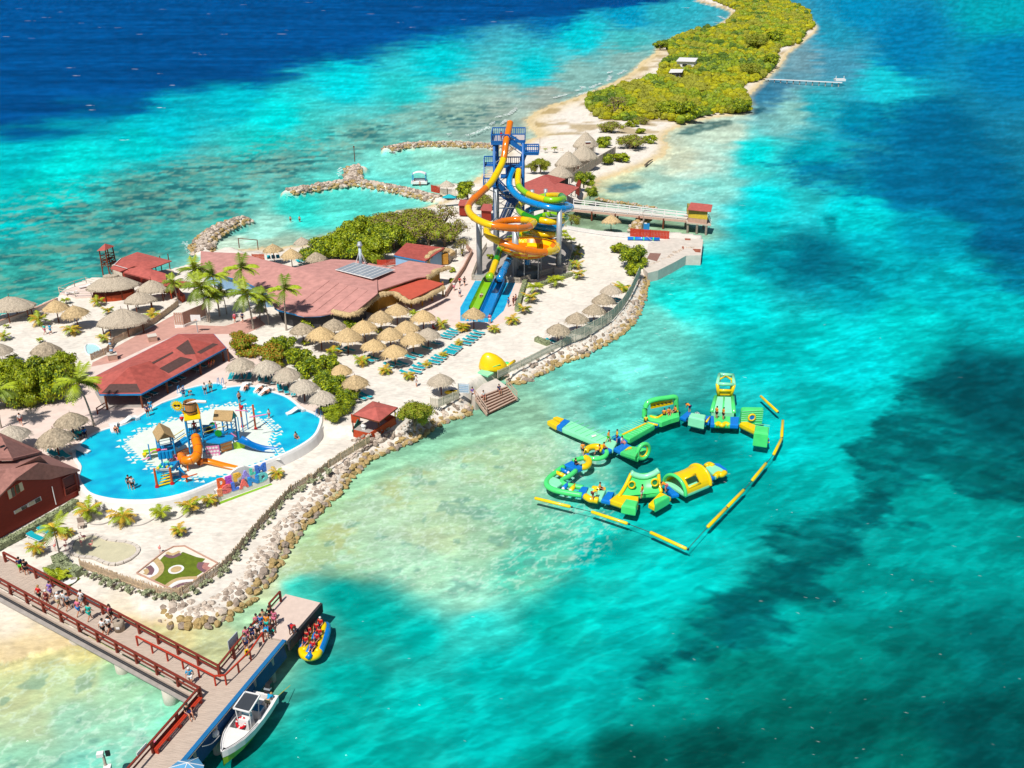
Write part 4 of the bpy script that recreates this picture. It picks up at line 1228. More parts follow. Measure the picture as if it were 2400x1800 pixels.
 ring=[V3((p.x,p.y,HI+.35))for p in(Q[2],Q[1],Q[0],Q[5],Q[4],Q[3])]
 for a,q in zip(ring[:-1],ring[1:]):
  for f in(.5,.95):
   b=MB();b.bar(a+V3((0,0,f)),q+V3((0,0,f)),.07);b.build('rail',MATS['fence_tan'],d)
 for a in ring:
  b=MB();b.bar(a,a+V3((0,0,1.0)),.1);b.build('post',MATS['fence_tan'],d)
 p=WZ('a6',1470,180,HI+.36);place(LOUNGER_W,p,-.9,1,'white sun lounger on the railed deck above the reef','sun lounger')
 p=WZ('a6',1240,290,HI+.36);place(LOUNGER_W,p,-1.2,1,'white sun lounger near the railed deck front corner','sun lounger')
 s=thing('sea_wall','low tan sea wall running behind the left palapas','wall',GP('a6',300,760))
 P=[GP('a6',-300,950),GP('a6',0,830),GP('a6',250,740),GP('a6',520,640),GP('a6',720,560),GP('a6',1000,430)]
 b=MB()
 for a,q in zip(P[:-1],P[1:]):b.bar(a+V3((0,0,.3)),q+V3((0,0,.3)),.3,.8)
 b.build('wall_body',MATS['concrete'],s)
 b=MB()
 for a,q in zip(P[:-1],P[1:]):b.bar(a+V3((0,0,.73)),q+V3((0,0,.73)),.42,.08)
 b.build('coping',MATS['fence_pink'],s)
waterfront()
def timber_house():
 B0,B1=W(*U('z6',-420,640),LO),W(192,1156,LO)
 d=(B1-B0).normalized();n=V3((d.y,-d.x,0))
 if n.y>0:n=-n
 inn=-n
 c=B0.lerp(B1,.6)
 o=thing('timber_house','dark red timber-clad house with brown shingle roof at the left edge','house',c)
 z5=lambda x,y:on_plane('z5',x,y,B0,n)
 def top(x,y):return z5(x,y)
 g=[z5(-300,1640),z5(0,1335),z5(140,1195),z5(432,1188),z5(640,1135)]
 base=lambda p:V3((p.x,p.y,LO-.1))
 g[-1]=V3((B1.x,B1.y,g[-1].z))
 b=MB()
 pts=[base(g[0])]+g+[base(g[-1])]
 b.add([p-n*.04 for p in pts]+[p-n*.3 for p in pts],[tuple(range(len(pts))),tuple(range(2*len(pts)-1,len(pts)-1,-1))])
 b.build('wall',MATS['siding'],o)
 L=(B1-B0).length
 zmax=max(p.z for p in g)
 k=0;z=LO
 def xspan(zz):
  xs=[]
  poly=pts
  for a,q in zip(poly,poly[1:]+poly[:1]):
   if(a.z>zz)!=(q.z>zz):
    p=a.lerp(q,(zz-a.z)/(q.z-a.z));xs.append((p-B0).dot(d))
  return(min(xs),max(xs))if len(xs)>=2 else None
 while z<zmax-.3:
  s=xspan(z+.18)
  if s:
   a,q=B0+d*s[0]+V3((0,0,z+.1-B0.z)),B0+d*s[1]+V3((0,0,z+.1-B0.z))
   w=MB();w.add([a+n*.035+V3((0,0,-.1)),q+n*.035+V3((0,0,-.1)),q+n*.0+V3((0,0,.11)),a+n*.0+V3((0,0,.11)),a-n*.04+V3((0,0,-.1)),q-n*.04+V3((0,0,-.1))],[(0,1,2,3),(4,5,1,0)])
   w.build('clapboard',MATS['siding'],o)
  z+=.2
 e=g[2].z+.12
 side=inn*5.0
 low=[WZ('z5',690,1110,g[4].z+.25),WZ('z5',432,1182,g[3].z+.18),WZ('z5',138,1188,g[2].z+.22),WZ('z5',0,1332,g[1].z+.2),WZ('z5',-320,1660,g[0].z+.2)]
 back=[WZ('z5',360,962,low[0].z+.1),WZ('z5',100,1032,e+.3),WZ('z5',-260,1042,e+.3)]
 P=low+list(reversed(back))
 rid=[WZ('z5',330,1050,e+.55),WZ('z5',60,1100,e+.75),WZ('z5',-200,1200,e+.7)]
 b=MB()
 b.add([low[0],low[1],low[2],low[3],low[4],rid[0],rid[1],rid[2],back[0],back[1],back[2]],[(0,5,1),(1,5,6,2),(2,6,3),(3,6,7,4),(0,8,5),(8,9,6,5),(9,10,7,6)])
 b.f=[tuple(reversed(f))for f in b.f]
 nb=len(b.v)
 b.add([v-V3((0,0,.16))for v in[Vector(q)for q in b.v]],b.f[:])
 rimi=[0,1,2,3,4]
 b.add([low[i]for i in range(5)]+[low[i]-V3((0,0,.16))for i in range(5)],[(i,i+1,6+i,5+i)for i in range(4)])
 b.build('roof',MATS['shingle'],o)
 q=[WZ('z5',130,1092,e+.72),WZ('z5',345,990,e+1.15),WZ('z5',462,1098,low[0].z+.62),WZ('z5',378,1142,low[0].z+.42)]
 b=MB();b.add(q+[v-V3((0,0,.5))for v in q],[(0,3,1),(3,2,1),(3,7,6,2)]);b.build('cross_gable',MATS['shingle'],o)
 b=MB();b.slab([WZ('z5',385,1136,low[0].z+.44),WZ('z5',445,1102,low[0].z+.6),WZ('z5',460,1110,low[0].z+.5)],.05);b.build('gable_vent',MATS['dark'],o)
 up_=[WZ('z5',362,952,low[0].z+.9),WZ('z5',110,1012,e+1.2),WZ('z5',-260,1018,e+1.2),WZ('z5',-260,700,e+2.0),WZ('z5',0,790,e+1.9)]
 b=MB();b.slab(list(reversed(up_))if plane_of(*up_[:3]).z and(up_[1]-up_[0]).cross(up_[2]-up_[0]).z<0 else up_,.25);b.build('upper_roof',MATS['shingle'],o)
 b=MB();b.slab([WZ('z5',0,905,e+1.75),WZ('z5',35,893,e+1.65),WZ('z5',50,905,e+1.58),WZ('z5',0,922,e+1.68)],.04);b.build('gable_vent',MATS['dark'],o)
 b=MB();b.prism([(p-(p-c)*.06).xy for p in(up_[0],up_[1],up_[2],up_[3],up_[4])],LO,low[0].z+.7);b.build('rear_wall',MATS['siding'],o)
 def window(pts,split,m1,m2):
  Q=[on_plane('b5',pts[i],pts[i+1],B0+n*.06,n)for i in range(0,8,2)]
  f=MB();m_=sum(Q,V3((0,0,0)))/4
  f.add([(p-m_)*1.14+m_ for p in Q]+[(p-m_)*1.14+m_-n*.1 for p in Q],[(0,3,2,1),(0,1,5,4),(1,2,6,5),(2,3,7,6),(3,0,4,7)]);f.f=[tuple(reversed(x))for x in f.f]
  w=f.build('window',MATS['white']if split else MATS['red_paint'],o)
  h0,h1=Q[0].lerp(Q[3],.48),Q[1].lerp(Q[2],.48)
  for a,m in(((Q[0],Q[1],h1,h0),m1),((Q[0].lerp(Q[3],.53),Q[1].lerp(Q[2],.53),Q[2],Q[3]),m2)):
   p=MB();p.add([v+n*.02 for v in a],[(0,1,2,3),(3,2,1,0)]);p.build('pane',MATS[m],w)
 window((290,1612,270,1562,488,1442,505,1490),1,'curtain','glass_dark')
 window((545,1478,525,1418,738,1300,758,1366),1,'curtain','glass_dark')
 window((172,1345,132,1190,255,1105,290,1275),0,'curtain','glass_dark')
 window((310,1252,272,1090,402,1022,445,1165),0,'glass_dark','curtain')
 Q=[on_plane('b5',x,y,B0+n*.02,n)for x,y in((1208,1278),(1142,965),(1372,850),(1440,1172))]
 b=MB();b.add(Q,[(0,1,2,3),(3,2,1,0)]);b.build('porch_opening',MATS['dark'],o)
 b=MB()
 for a,q in((Q[0],Q[1]),(Q[1],Q[2]),(Q[2],Q[3]),(Q[3],Q[0])):b.bar(a+n*.06,q+n*.06,.16)
 mid0,mid1=Q[0].lerp(Q[1],.36),Q[3].lerp(Q[2],.36)
 b.bar(mid0+n*.08,mid1+n*.08,.1);b.build('porch_frame',MATS['wood_rail'],o)
 for k in range(9):
  f=(k+.5)/9
  q=MB();q.bar(Q[0].lerp(Q[3],f)+n*.06,mid0.lerp(mid1,f)+n*.06,.04);q.build('baluster',MATS['wood_rail'],o)
 a,q=on_plane('b5',962,1110,B0+n*.12,n),on_plane('b5',1040,1440,B0+n*.12,n)
 b=MB();b.cyl(a,q,.05,.05,6);b.build('downpipe',MATS['white'],o)
 R=B1+inn*5.5
 b=MB();b.prism([B1.xy,R.xy,(R-d*.3).xy,(B1-d*.3+inn*.1).xy],LO,g[4].z);b.build('side_wall',MATS['siding'],o)
 st=thing('garden_steps','short flight of pale steps beside the red timber house','steps',W(*U('b5',1560,1250),LO))
 for k in range(4):
  p=W(*U('b5',1500+k*28,1190+k*44),LO)
  b=MB();b.box((p.x+.2,p.y,LO+(1.0-.25*k)/2),(1.3,.42,1.0-.25*k),-.25);b.build('step',MATS['concrete'],st)
timber_house()
def kiosk():
 w2=lambda x,y,z:WZ('w2',x,y,HI+z)
 c=GP('w2',1400,1120)
 o=thing('beach_kiosk','small open kiosk with red hipped roof and orange half walls near the rocks','kiosk',c)
 e=2.2
 E=[w2(1208,1002,e),w2(1435,1062,e),w2(1592,940,e),w2(1378,886,e)]
 ap=w2(1400,938,e+.75)
 b=MB();b.add(E+[ap],[(i,(i+1)%4,4)for i in range(4)]+[(3,2,1,0)]);b.build('roof',MATS['red_roof'],o)
 b=MB()
 for i in range(4):b.bar(E[i]-V3((0,0,.08)),E[(i+1)%4]-V3((0,0,.08)),.1,.16)
 b.build('fascia',MATS['wood_post'],o)
 B=[GP('w2',1215,1195),GP('w2',1355,1228),GP('w2',1575,1085),GP('w2',1440,1030),GP('w2',1265,1090)]
 for i,(a,q)in enumerate(((B[0],B[1]),(B[1],B[2]),(B[2],B[3]),(B[4],B[0]))):
  b=MB();b.bar(a+V3((0,0,.5)),q+V3((0,0,.5)),.12,1.0);b.build('half_wall',MATS['orange_wall']if i!=3 else mat('kiosk_green',A(16,120,104),.6),o)
 a,q=GP('w2',1195,1070),GP('w2',1270,1080)
 b=MB();b.bar(a+V3((0,0,.55)),q+V3((0,0,.55)),.12,1.1);b.build('half_wall',MATS['orange_wall'],o)
 for p in(B[0],B[1].lerp(B[2],.35),B[2],B[3]):
  b=MB();b.bar(p,p+V3((0,0,e)),.13);b.build('post',MATS['wood_post'],o)
 b=MB();b.prism([p.xy for p in B],HI,HI+.05);b.build('floor',MATS['concrete_grey'],o)
 p=w2(1300,1130,.05);b=MB();b.ball(p+V3((0,0,.5)),(.35,.35,.25),10,6);b.box(p+V3((0,0,.25)),(.4,.4,.5));b.build('basin',MATS['white'],o)
 p=GP('w2',1435,1195);t=thing('white_chair','small white plastic chair beside the orange kiosk wall','chair',p)
 b=MB();b.box(p+V3((0,0,.42)),(.5,.5,.06));b.build('seat',MATS['white'],t)
 b=MB();b.box(p+V3((0,.24,.7)),(.5,.05,.5));b.build('backrest',MATS['white'],t)
 for x in(-.2,.2):
  for y in(-.2,.2):
   b=MB();b.bar(p+V3((x,y,0)),p+V3((x,y,.4)),.06);b.build('leg',MATS['white'],t)
kiosk()
def north_buildings():
 z3=lambda x,y,z:WZ('z3',x,y,HI+z)
 c=z3(1300,1100,0)
 o=thing('north_restaurant','red-roofed open hall behind the slide tower at the bridge end','building',c)
 P=[z3(945,1005,2.6),z3(1080,1130,2.6),z3(1510,1172,2.5),z3(1705,1042,2.6),z3(1440,985,3.1),z3(1235,888,3.2)]
 b=MB();n=len(P);cc=z3(1330,1040,3.3)
 b.add(P+[cc],[(n,i,(i+1)%n)for i in range(n)]);b.add([p-V3((0,0,.14))for p in P],[tuple(range(n-1,-1,-1))])
 b.add(P+[p-V3((0,0,.14))for p in P],[(i,(i+1)%n,n+(i+1)%n,n+i)for i in range(n)]);b.build('roof',MATS['red_roof'],o)
 roof_tri(o,'rear_roof',MATS['red_roof_old'],[z3(1240,886,3.0),z3(1440,980,3.0),z3(1525,938,2.8),z3(1300,880,2.8)],.12)
 overlay(o,'tar_patch',MATS['red_roof_old'],'z3',(1290,975,1325,940,1430,985,1390,1025),P[0]+V3((0,0,.35)),V3((0,0,1)),.25,.02)
 b=MB();b.prism([GP('z3',x,y).xy for x,y in((1655,1130),(1700,1160),(1720,1090),(1690,1060))],HI,HI+2.3);b.build('wall',MATS['siding'],o)
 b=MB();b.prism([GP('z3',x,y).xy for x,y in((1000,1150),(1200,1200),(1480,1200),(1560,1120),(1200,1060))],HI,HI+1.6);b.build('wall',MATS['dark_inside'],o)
 for x,y in((1540,1240),(1600,1210),(1650,1170),(1480,1250),(1330,1245)):
  p=GP('z3',x,y);b=MB();b.bar(p,p+V3((0,0,2.4)),.14);b.build('post',MATS['white'],o)
 p,q=GP('z3',1540,1240),GP('z3',1640,1175)
 b=MB();b.bar(p+V3((0,0,.1)),q+V3((0,0,2.2)),.1);b.bar(q+V3((0,0,.1)),p+V3((0,0,2.2)),.1);b.build('brace',MATS['white'],o)
 thatch_hut('thatched_hut','rearmost thatched hut of the row beside the grey screen fence','z3',1785,335,360,3.6,.75,.7,2.6,seed=11,wall=('fence_tan',2.3,.72),ridge=.18)
 thatch_hut('thatched_hut','second thatched hut from the far end of the row','z3',1755,505,430,3.2,.75,.7,2.6,seed=12,wall=('fence_tan',2.3,.72),ridge=.18)
 thatch_hut('thatched_hut','third thatched hut of the row, above the separate front hut','z3',1560,585,390,3.2,.75,.7,2.6,seed=13,wall=('fence_tan',2.3,.72),ridge=.18)
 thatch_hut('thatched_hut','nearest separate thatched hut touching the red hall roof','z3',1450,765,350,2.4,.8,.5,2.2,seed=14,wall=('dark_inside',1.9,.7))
 for k,(x,y,m)in enumerate(((1815,470,'cloth_maroon'),(1755,545,'cloth_navy'),(1570,625,'cloth_teal'))):
  p=z3(x,y,4.6);b=thing('roof_hatch',['small red-framed hatch on the rearmost thatched hut','small blue hatch on the second thatched hut','small teal hatch on the third thatched hut'][k],'hatch',p)
  q=MB();q.box(p,(1.3,.7,.5),.3);q.build('hatch_box',MATS[m],b)
  q=MB();q.box(p+V3((0,0,.3)),(1.6,1.0,.12),.3);q.build('hatch_cover',MATS['white'],b)
 picket_fence('screen_fence','tall grey slatted screen fence beside the thatched hut row',[GP('z3',1600,990),GP('z3',1900,780),GP('z3',2170,620)],2.4,MATS['wood_grey'],.5,.42,3.0)
 picket_fence('rail_fence','low brown rail fence along the far sandy pool',[GP('z3',1150,545),GP('z3',1350,560),GP('z3',1500,580)],.9,MATS['bamboo'],1.2,.08,3.0)
 p=GP('z3',1190,560);b=thing('flag_pole','thin bare pole standing on the sand behind the slide tower','pole',p)
 q=MB();q.cyl(p,p+V3((0,0,up(p,*U('z3',1190,395)))),.06,.04,6);q.build('shaft',MATS['wood_post'],b)
 p=GP('b3',1700,640);
 palapa('b3',1712,540,165,'palapa beside the orange board fence at the jetty root','grey','palapas',z=HI)
 picket_fence('orange_fence','orange board fence panel at the root of the forked jetty',[GP('b3',1553,660),GP('b3',1640,680)],1.7,MATS['red_paint'],.26,.22,1.6)
 picket_fence('tan_fence','tan picket fence next to the orange board fence',[GP('b3',1645,690),GP('b3',1810,705)],1.6,MATS['fence_tan'],.3,.18,2)
 p=GP('b3',1740,775);b=thing('beach_awning','small teal fabric awning on the stones near the thicket','awning',p)
 q=MB();q.add([p+Vector(v)for v in((-1.6,-1,1.3),(1.6,-1,1.3),(1.6,1,1.3),(-1.6,1,1.3),(0,0,2.1))],[(0,1,4),(1,2,4),(2,3,4),(3,0,4),(3,2,1,0)]);q.build('canopy',MATS['teal_fabric'],b)
 for x in(-1.5,1.5):
  for y in(-.9,.9):
   q=MB();q.bar(p+V3((x,y,0)),p+V3((x,y,1.3)),.06);q.build('leg',MATS['white'],b)
 for pts,lb in(([(1830,800),(1960,805),(1940,745),(1850,740)],'small red hut roof behind the dense green tree'),([(2060,850),(2180,860),(2180,790),(2090,785)],'red hut roof half hidden behind the yellow slide bend')):
  P=[WZ('b3',x,y,HI+2.4)for x,y in pts];t=thing('red_hut',lb,'hut',V3((P[0].x,P[0].y,HI)))
  roof_tri(t,'roof',MATS['red_roof'],P,.12);cc=sum(P,V3((0,0,0)))/4
  q=MB();q.prism([((p.x-cc.x)*.85+cc.x,(p.y-cc.y)*.85+cc.y)for p in P],HI,HI+2.2);q.build('wall',MATS['siding'],t)
north_buildings()
def bridge():
 b2=lambda x,y,z:WZ('b2',x,y,z)
 zd=HI+.25
 f0,f1,k0,k1=b2(240,380,zd),b2(1790,530,zd),b2(300,322,zd),b2(1790,492,zd)
 o=thing('footbridge','white-railed wooden footbridge leading to the red-roofed booth','bridge',(f0.x,f0.y,0))
 b=MB();b.slab([f0,f1,k1,k0],.2);b.build('deck',MATS['concrete'],o)
 b=MB();b.bar(f0-V3((0,0,.35)),f1-V3((0,0,.35)),.12,.5);b.build('front_beam',mat('bridge_side',A(214,176,158),.8,.2,3),o)
 for a,q,hm in((f0,f1,1.05),(k0,k1,1.05)):
  for f in(.55,1.0):
   b=MB();b.bar(a+V3((0,0,hm*f)),q+V3((0,0,hm*f)),.16);b.build('rail',MATS['white'],o)
  for k in range(11):
   p=a.lerp(q,k/10);b=MB();b.bar(p,p+V3((0,0,hm)),.16);b.build('post',MATS['white'],o)
 for k in range(2,11,2):
  for a,q in((f0,f1),(k0,k1)):
   p=a.lerp(q,k/10);b=MB();b.cyl((p.x,p.y,-.8),(p.x,p.y,zd-.2),.2,.2,8);b.build('pile',MATS['wood_post'],o)
 e=zd+2.9
 R=[b2(1775,392,e),b2(2082,422,e),b2(2102,330,e+.55),b2(1820,300,e+.55)]
 bo=thing('bridge_booth','yellow and pink booth with red roof at the footbridge end','hut',(R[0].x,R[0].y,zd))
 roof_tri(bo,'roof',MATS['red_roof'],R,.12)
 F=[b2(1785,560,zd-.1),b2(2025,590,zd-.1)]
 dep=(b2(1785,470,zd)-F[0]);dep=V3((0,max(3.5,dep.length),0))+V3((.6,0,0))
 quad=[F[0],F[1],F[1]+dep,F[0]+dep]
 for z0,z1,m,nm in((0,1.0,MATS['fence_pink'],'half_wall'),(1.0,1.9,mat('booth_yellow',A(226,190,60),.6),'shutter_band'),(1.9,2.75,mat('booth_ochre',A(170,150,70),.7),'upper_wall')):
  b=MB();q=.0 if nm!='shutter_band' else .03
  b.prism([(F[0].x-q,F[0].y-q),(F[1].x+q,F[1].y-q),(quad[2].x+q,quad[2].y+q),(quad[3].x-q,quad[3].y+q)],zd+z0,zd+z1-(.004 if nm!='upper_wall' else 0));b.build(nm,m,bo)
 b=MB();b.prism([(p.x,p.y)for p in((F[0]-V3((.4,.4,0))),F[1]+V3((.9,-.4,0)),quad[2]+V3((.9,.4,0)),quad[3]+V3((-.4,.4,0)))],zd-.3,zd-.004);b.build('floor',MATS['wood_grey'],bo)
 for p in quad+[F[0].lerp(F[1],.5)]:
  b=MB();b.cyl((p.x,p.y,-.9),(p.x,p.y,zd-.3),.25,.25,8);b.build('pile',MATS['rock_grey'],bo)
 b=MB();a,q=F[1]+V3((.85,-.3,0)),quad[2]+V3((.85,.3,0))
 for f in(.5,1.0):b.bar(a+V3((0,0,f)),q+V3((0,0,f)),.1)
 b.build('side_rail',MATS['white'],bo)
bridge()
def dock():
 b2=lambda x,y,z:WZ('b2',x,y,z)
 z=HI+.05
 P=[b2(x,y,z)for x,y in((1270,830),(1560,760),(1980,778),(1955,985),(1760,990),(1600,1080),(1400,1180),(1265,1215),(1200,1150),(1240,1000))]
 o=thing('concrete_dock','broken concrete dock apron jutting into the turquoise water','dock',(P[0].x,P[0].y,0))
 b=MB();b.prism([p.xy for p in P],-1.2,z);b.build('slab',MATS['concrete'],o)
 for k,(q,m)in enumerate((((1740,765,1815,768,1818,792,1745,790),'rust'),((1840,900,1950,905,1945,950,1880,945),'rust'),((1705,870,1730,870,1730,910,1705,908),'rust'),((1250,1030,1290,955,1435,962,1380,1065),'mat'))):
  b=MB();b.slab([b2(q[i],q[i+1],z+.012)for i in range(0,8,2)],.008);b.build('rust_stain' if m=='rust' else'brown_mat',mat('rust',A(168,96,70),.9,.35,2)if m=='rust' else mat('mat_brown',A(150,112,100),.95,.25,5),o)
 a=[b2(1040,740,HI),b2(1200,755,HI),b2(1350,765,HI),b2(1530,778,HI)]
 picket_fence('red_screen','red board screen along the dock above the blue boat cradle',a,1.7,MATS['red_paint'],.3,.28,2.0)
 c0,c1=b2(1000,790,HI),b2(1415,800,HI)
 t=thing('blue_pontoon','long blue floating pontoon stored beside the red screen','pontoon',c0)
 b=MB();b.tube([c0+V3((0,0,.35)),c1+V3((0,0,.35))],.38,10);b.build('hull',MATS['inf_blue'],t,smooth=True)
 for f in(.2,.5,.8):
  p=c0.lerp(c1,f)+V3((0,0,.35));b=MB();d=(c1-c0).normalized()*.1;b.tube([p-d,p+d],.4,10);b.build('strap',MATS['inf_green'],t)
 p=b2(1245,700,HI);t=thing('cool_box','small blue and white box on top of the red screen','box',p)
 b=MB();b.box(p+V3((0,.6,.95)),(1.2,.5,1.9));b.build('case',MATS['blue_trim'],t);b=MB();b.box(p+V3((-.2,.6,1.97)),(.5,.4,.14));b.build('lid',MATS['white'],t)
 p,q=b2(1245,740,HI+.9),b2(1335,802,HI+.6)
 t=thing('paddle','thin pale pole leaning over the blue pontoon','pole',p);b=MB();b.cyl(p,q,.04,.04,6);b.build('shaft',MATS['fence_tan'],t)
 picket_fence('leaning_fence','bent grey fence strip standing on stones in the pond',[WZ('b2',1175,690,.6),WZ('b2',1215,590,.6),WZ('b2',1190,520,.6),WZ('b2',1225,450,.6)],1.5,MATS['wood_grey'],.3,.24,3)
dock()
def sheet(name,m,pts,dz=.008,label=None):
 b=MB();b.prism([p.xy for p in pts],HI-.05,HI+dz)
 o=b.build(name,m);o['kind']='structure'
 return o
sheet('pool_deck_paving',MATS['pink_paving'],[W(a,b,HI)for a,b in((-400,1040),(60,905),(215,855),(425,768),(575,778),(660,885),(750,935),(800,972),(768,985),(735,995),(700,1000),(500,1000),(300,1010),(205,1090),(160,1132),(-400,1145))],.008)
sheet('red_path',MATS['red_paving'],[WZ('z1',a,b,HI)for a,b in((985,1165),(1280,1000),(1500,880),(1512,992),(1660,965),(1940,975),(2212,890),(2300,960),(2130,1040),(1850,1045),(1540,1048),(1330,1130),(1000,1285),(790,1325),(800,1290),(950,1215))],.014)
sheet('slide_plaza',MATS['pink_paving'],[WZ('z4',a,b,HI)for a,b in((250,560),(420,600),(330,960),(1010,1010),(885,1395),(790,1480),(560,1612),(0,1582),(-420,1500),(-300,1330),(-180,1190),(0,1190))],.010)
def base_pad():
 P=[WZ('z4',a,b,HI)for a,b in((300,930),(500,560),(900,420),(1500,430),(1610,620),(1590,860),(1000,1010),(330,960))]
 sheet('slide_base_slab',MATS['concrete_grey'],P,.02)
base_pad()
RIM=HI+.06
pool_px=UL('w1',175,1075,230,1130,330,1165,500,1190,750,1190,1000,1145,1250,1052,1500,945,1800,832,2000,742,2150,640,2205,535,2212,480,2150,440,2050,400,1980,340,1900,290,1780,250,1700,222,1560,202,1400,217,1385,227,1345,182,1200,195,1000,250,1015,292,850,350,700,440,620,490,500,545,380,572,250,622,160,690,100,760,108,830,150,900,132,990)
POOL=[W(a,b,RIM)for a,b in pool_px]
NF=13
def make_pool():
 c=sum(POOL,V3((0,0,0)))/len(POOL)
 o=thing('swimming_pool','large free-form blue children pool with raised white front wall','pool',(c.x,c.y,HI))
 P=smooth_path(POOL,3,True)
 b=MB();b.prism([p.xy for p in P],RIM-.35,RIM-.02)
 m=mat('pool_floor',A(0,186,240),.4,.2,.3,rgb2=A(10,222,246),det=2)
 b.build('basin',m,o)
 wp=UL('w1',540,690,640,615,820,535,1040,480,1210,425,1350,378,1490,378,1690,490,1800,590,1760,690,1820,800,1690,850,1440,950,1250,985,1000,970,790,890,660,820,590,740)
 z=RIM-.012
 Q=[W(a,q,z)for a,q in wp]
 b=MB();b.prism([p.xy for p in Q],z-.006,z);b.build('white_floor',mat('white_floor',A(244,250,238),.6,.06,1.0),o)
 rnd=random.Random(4)
 b=MB()
 def tri(p,s,a):
  b.add([(p.x+math.cos(a+k*2.094)*s,p.y+math.sin(a+k*2.094)*s,z+.003)for k in range(3)],[(0,1,2)])
 b2_=MB()
 for a,q in zip(Q,Q[1:]+Q[:1]):
  n=V3((q.y-a.y,-(q.x-a.x),0)).normalized()
  if(a+n-V3((c.x,c.y,z))).length<(a-n-V3((c.x,c.y,z))).length:n=-n
  L=(q-a).length;k=max(1,int(L/.62))
  for i in range(k):
   for row in range(3):
    if rnd.random()<(1,.75,.4)[row]:
     p=a.lerp(q,(i+.5*(row%2)+.3)/k)+n*(.1+.5*row)
     tri(p,.36,PI/2 if row%2==0 else-PI/2)
 ob=b.build('triangle_tiles',MATS['white_floor'],o);ob['kind']='stuff'
 wm=bpy.data.materials.new('pool_water');wm.use_nodes=True
 N,L=wm.node_tree.nodes,wm.node_tree.links
 N.remove(N['Principled BSDF'])
 tr=N.new('ShaderNodeBsdfTransparent');tr.inputs[0].default_value=(.97,.995,1,1)
 gl=N.new('ShaderNodeBsdfGlossy');gl.inputs['Roughness'].default_value=.06
 nz=N.new('ShaderNodeTexNoise');nz.inputs['Scale'].default_value=1.6;nz.inputs['Detail'].default_value=2
 tc=N.new('ShaderNodeTexCoord');L.new(tc.outputs['Object'],nz.inputs['Vector'])
 bp=N.new('ShaderNodeBump');bp.inputs['Distance'].default_value=.12;L.new(nz.outputs['Fac'],bp.inputs['Height']);L.new(bp.outputs[0],gl.inputs['Normal'])
 mx=N.new('ShaderNodeMixShader');mx.inputs[0].default_value=.03
 L.new(tr.outputs[0],mx.inputs[1]);L.new(gl.outputs[0],mx.inputs[2]);L.new(mx.outputs[0],N['Material Output'].inputs[0])
 MATS['pool_water']=wm
 b=MB();b.add([(p.x,p.y,RIM+.03)for p in P],[tuple(range(len(P)))]);b.build('water',wm,o)
 cop=smooth_path(POOL[NF-1:]+POOL[:1],3)
 b=MB()
 prev=None
 for i,p in enumerate(cop):
  d=(cop[min(i+1,len(cop)-1)]-cop[max(i-1,0)]);n=V3((d.y,-d.x,0)).normalized()
  if inpoly(p.x+n.x*.2,p.y+n.y*.2,[q.xy for q in P]):n=-n
  b.v+=[tuple(p-n*.05+V3((0,0,.06))),tuple(p+n*.32+V3((0,0,.06))),tuple(p+n*.32+V3((0,0,-.1))),tuple(p-n*.05+V3((0,0,-.1)))]
  if i:
   k=4*i
   b.f+=[(k-4+j,k-4+(j+1)%4,k+(j+1)%4,k+j)for j in range(4)];b.m+=[0]*4
 b.build('coping',MATS['white'],o)
 fr=smooth_path(POOL[:NF],4)
 b=MB()
 for i,p in enumerate(fr):
  d=(fr[min(i+1,len(fr)-1)]-fr[max(i-1,0)]);n=V3((d.y,-d.x,0)).normalized()
  if inpoly(p.x+n.x*.3,p.y+n.y*.3,[q.xy for q in P]):n=-n
  bz=gz(p.x+n.x*1.5,p.y+n.y*1.5)
  b.v+=[tuple(p-n*.02+V3((0,0,-.2))),tuple(p-n*.02+V3((0,0,.16))),tuple(p+n*.3+V3((0,0,.16))),tuple(p+n*.42+V3((0,0,-.1))),(p.x+n.x*.62,p.y+n.y*.62,bz-.15)]
  if i:
   k=5*i
   b.f+=[(k-5+j,k+j,k+j+1,k-5+j+1)for j in range(4)];b.m+=[0]*4
 b.build('front_wall',MATS['white_wall'],o)
 return o
make_pool()
CH=[0]
def chute(x,y,rz,label,sc=1.0):
 p=WZ('w1',x,y,RIM+.04)
 o=thing('pool_chute',label,'slide',p,rz,'small white slides around the pool edge')
 b=MB()
 prof=[(0,.42),(.35,.5),(.8,.3),(1.3,.12),(1.75,.1)]
 vs=[]
 for i,(u,h)in enumerate(prof):
  w=(.55,.42,.38,.4,.34)[i]
  vs+=[(-w,-u,h+.02),(w,-u,h+.02),(w*.8,-u,h-.16),(-w*.8,-u,h-.16)]
 fs=[(4*i+j,4*i+(j+1)%4,4*i+4+(j+1)%4,4*i+4+j)for i in range(4)for j in range(4)]+[(3,2,1,0),(16,17,18,19)]
 ORG['_t']=V3((0,0,0))
 b.add([Vector(v)*sc for v in vs],fs)
 me_o=b.build('chute_bed',MATS['white'],None);me_o.parent=o
 b=MB();b.box((0,.3*sc,.12),(1.1*sc,.5*sc,.3));q=b.build('chute_step',MATS['white'],None);q.parent=o
for x,y,r,l in((600,490,-.7,'white pool slide below the palm with the long shadow'),(430,550,.4,'white pool slide where a sunbather lies, left pool rim'),(2035,415,-.9,'white pool slide on the right rim below the grey palapas'),(105,760,1.3,'white pool slide beside the lower left palapa'),(1580,195,-.1,'white pool slide at the top rim near the steps'),(1705,215,-.2,'white pool slide left of a sunbather pair, top rim'),(1770,240,-.5,'white pool slide right of a sunbather pair, top rim')):
 chute(x,y,r,l)
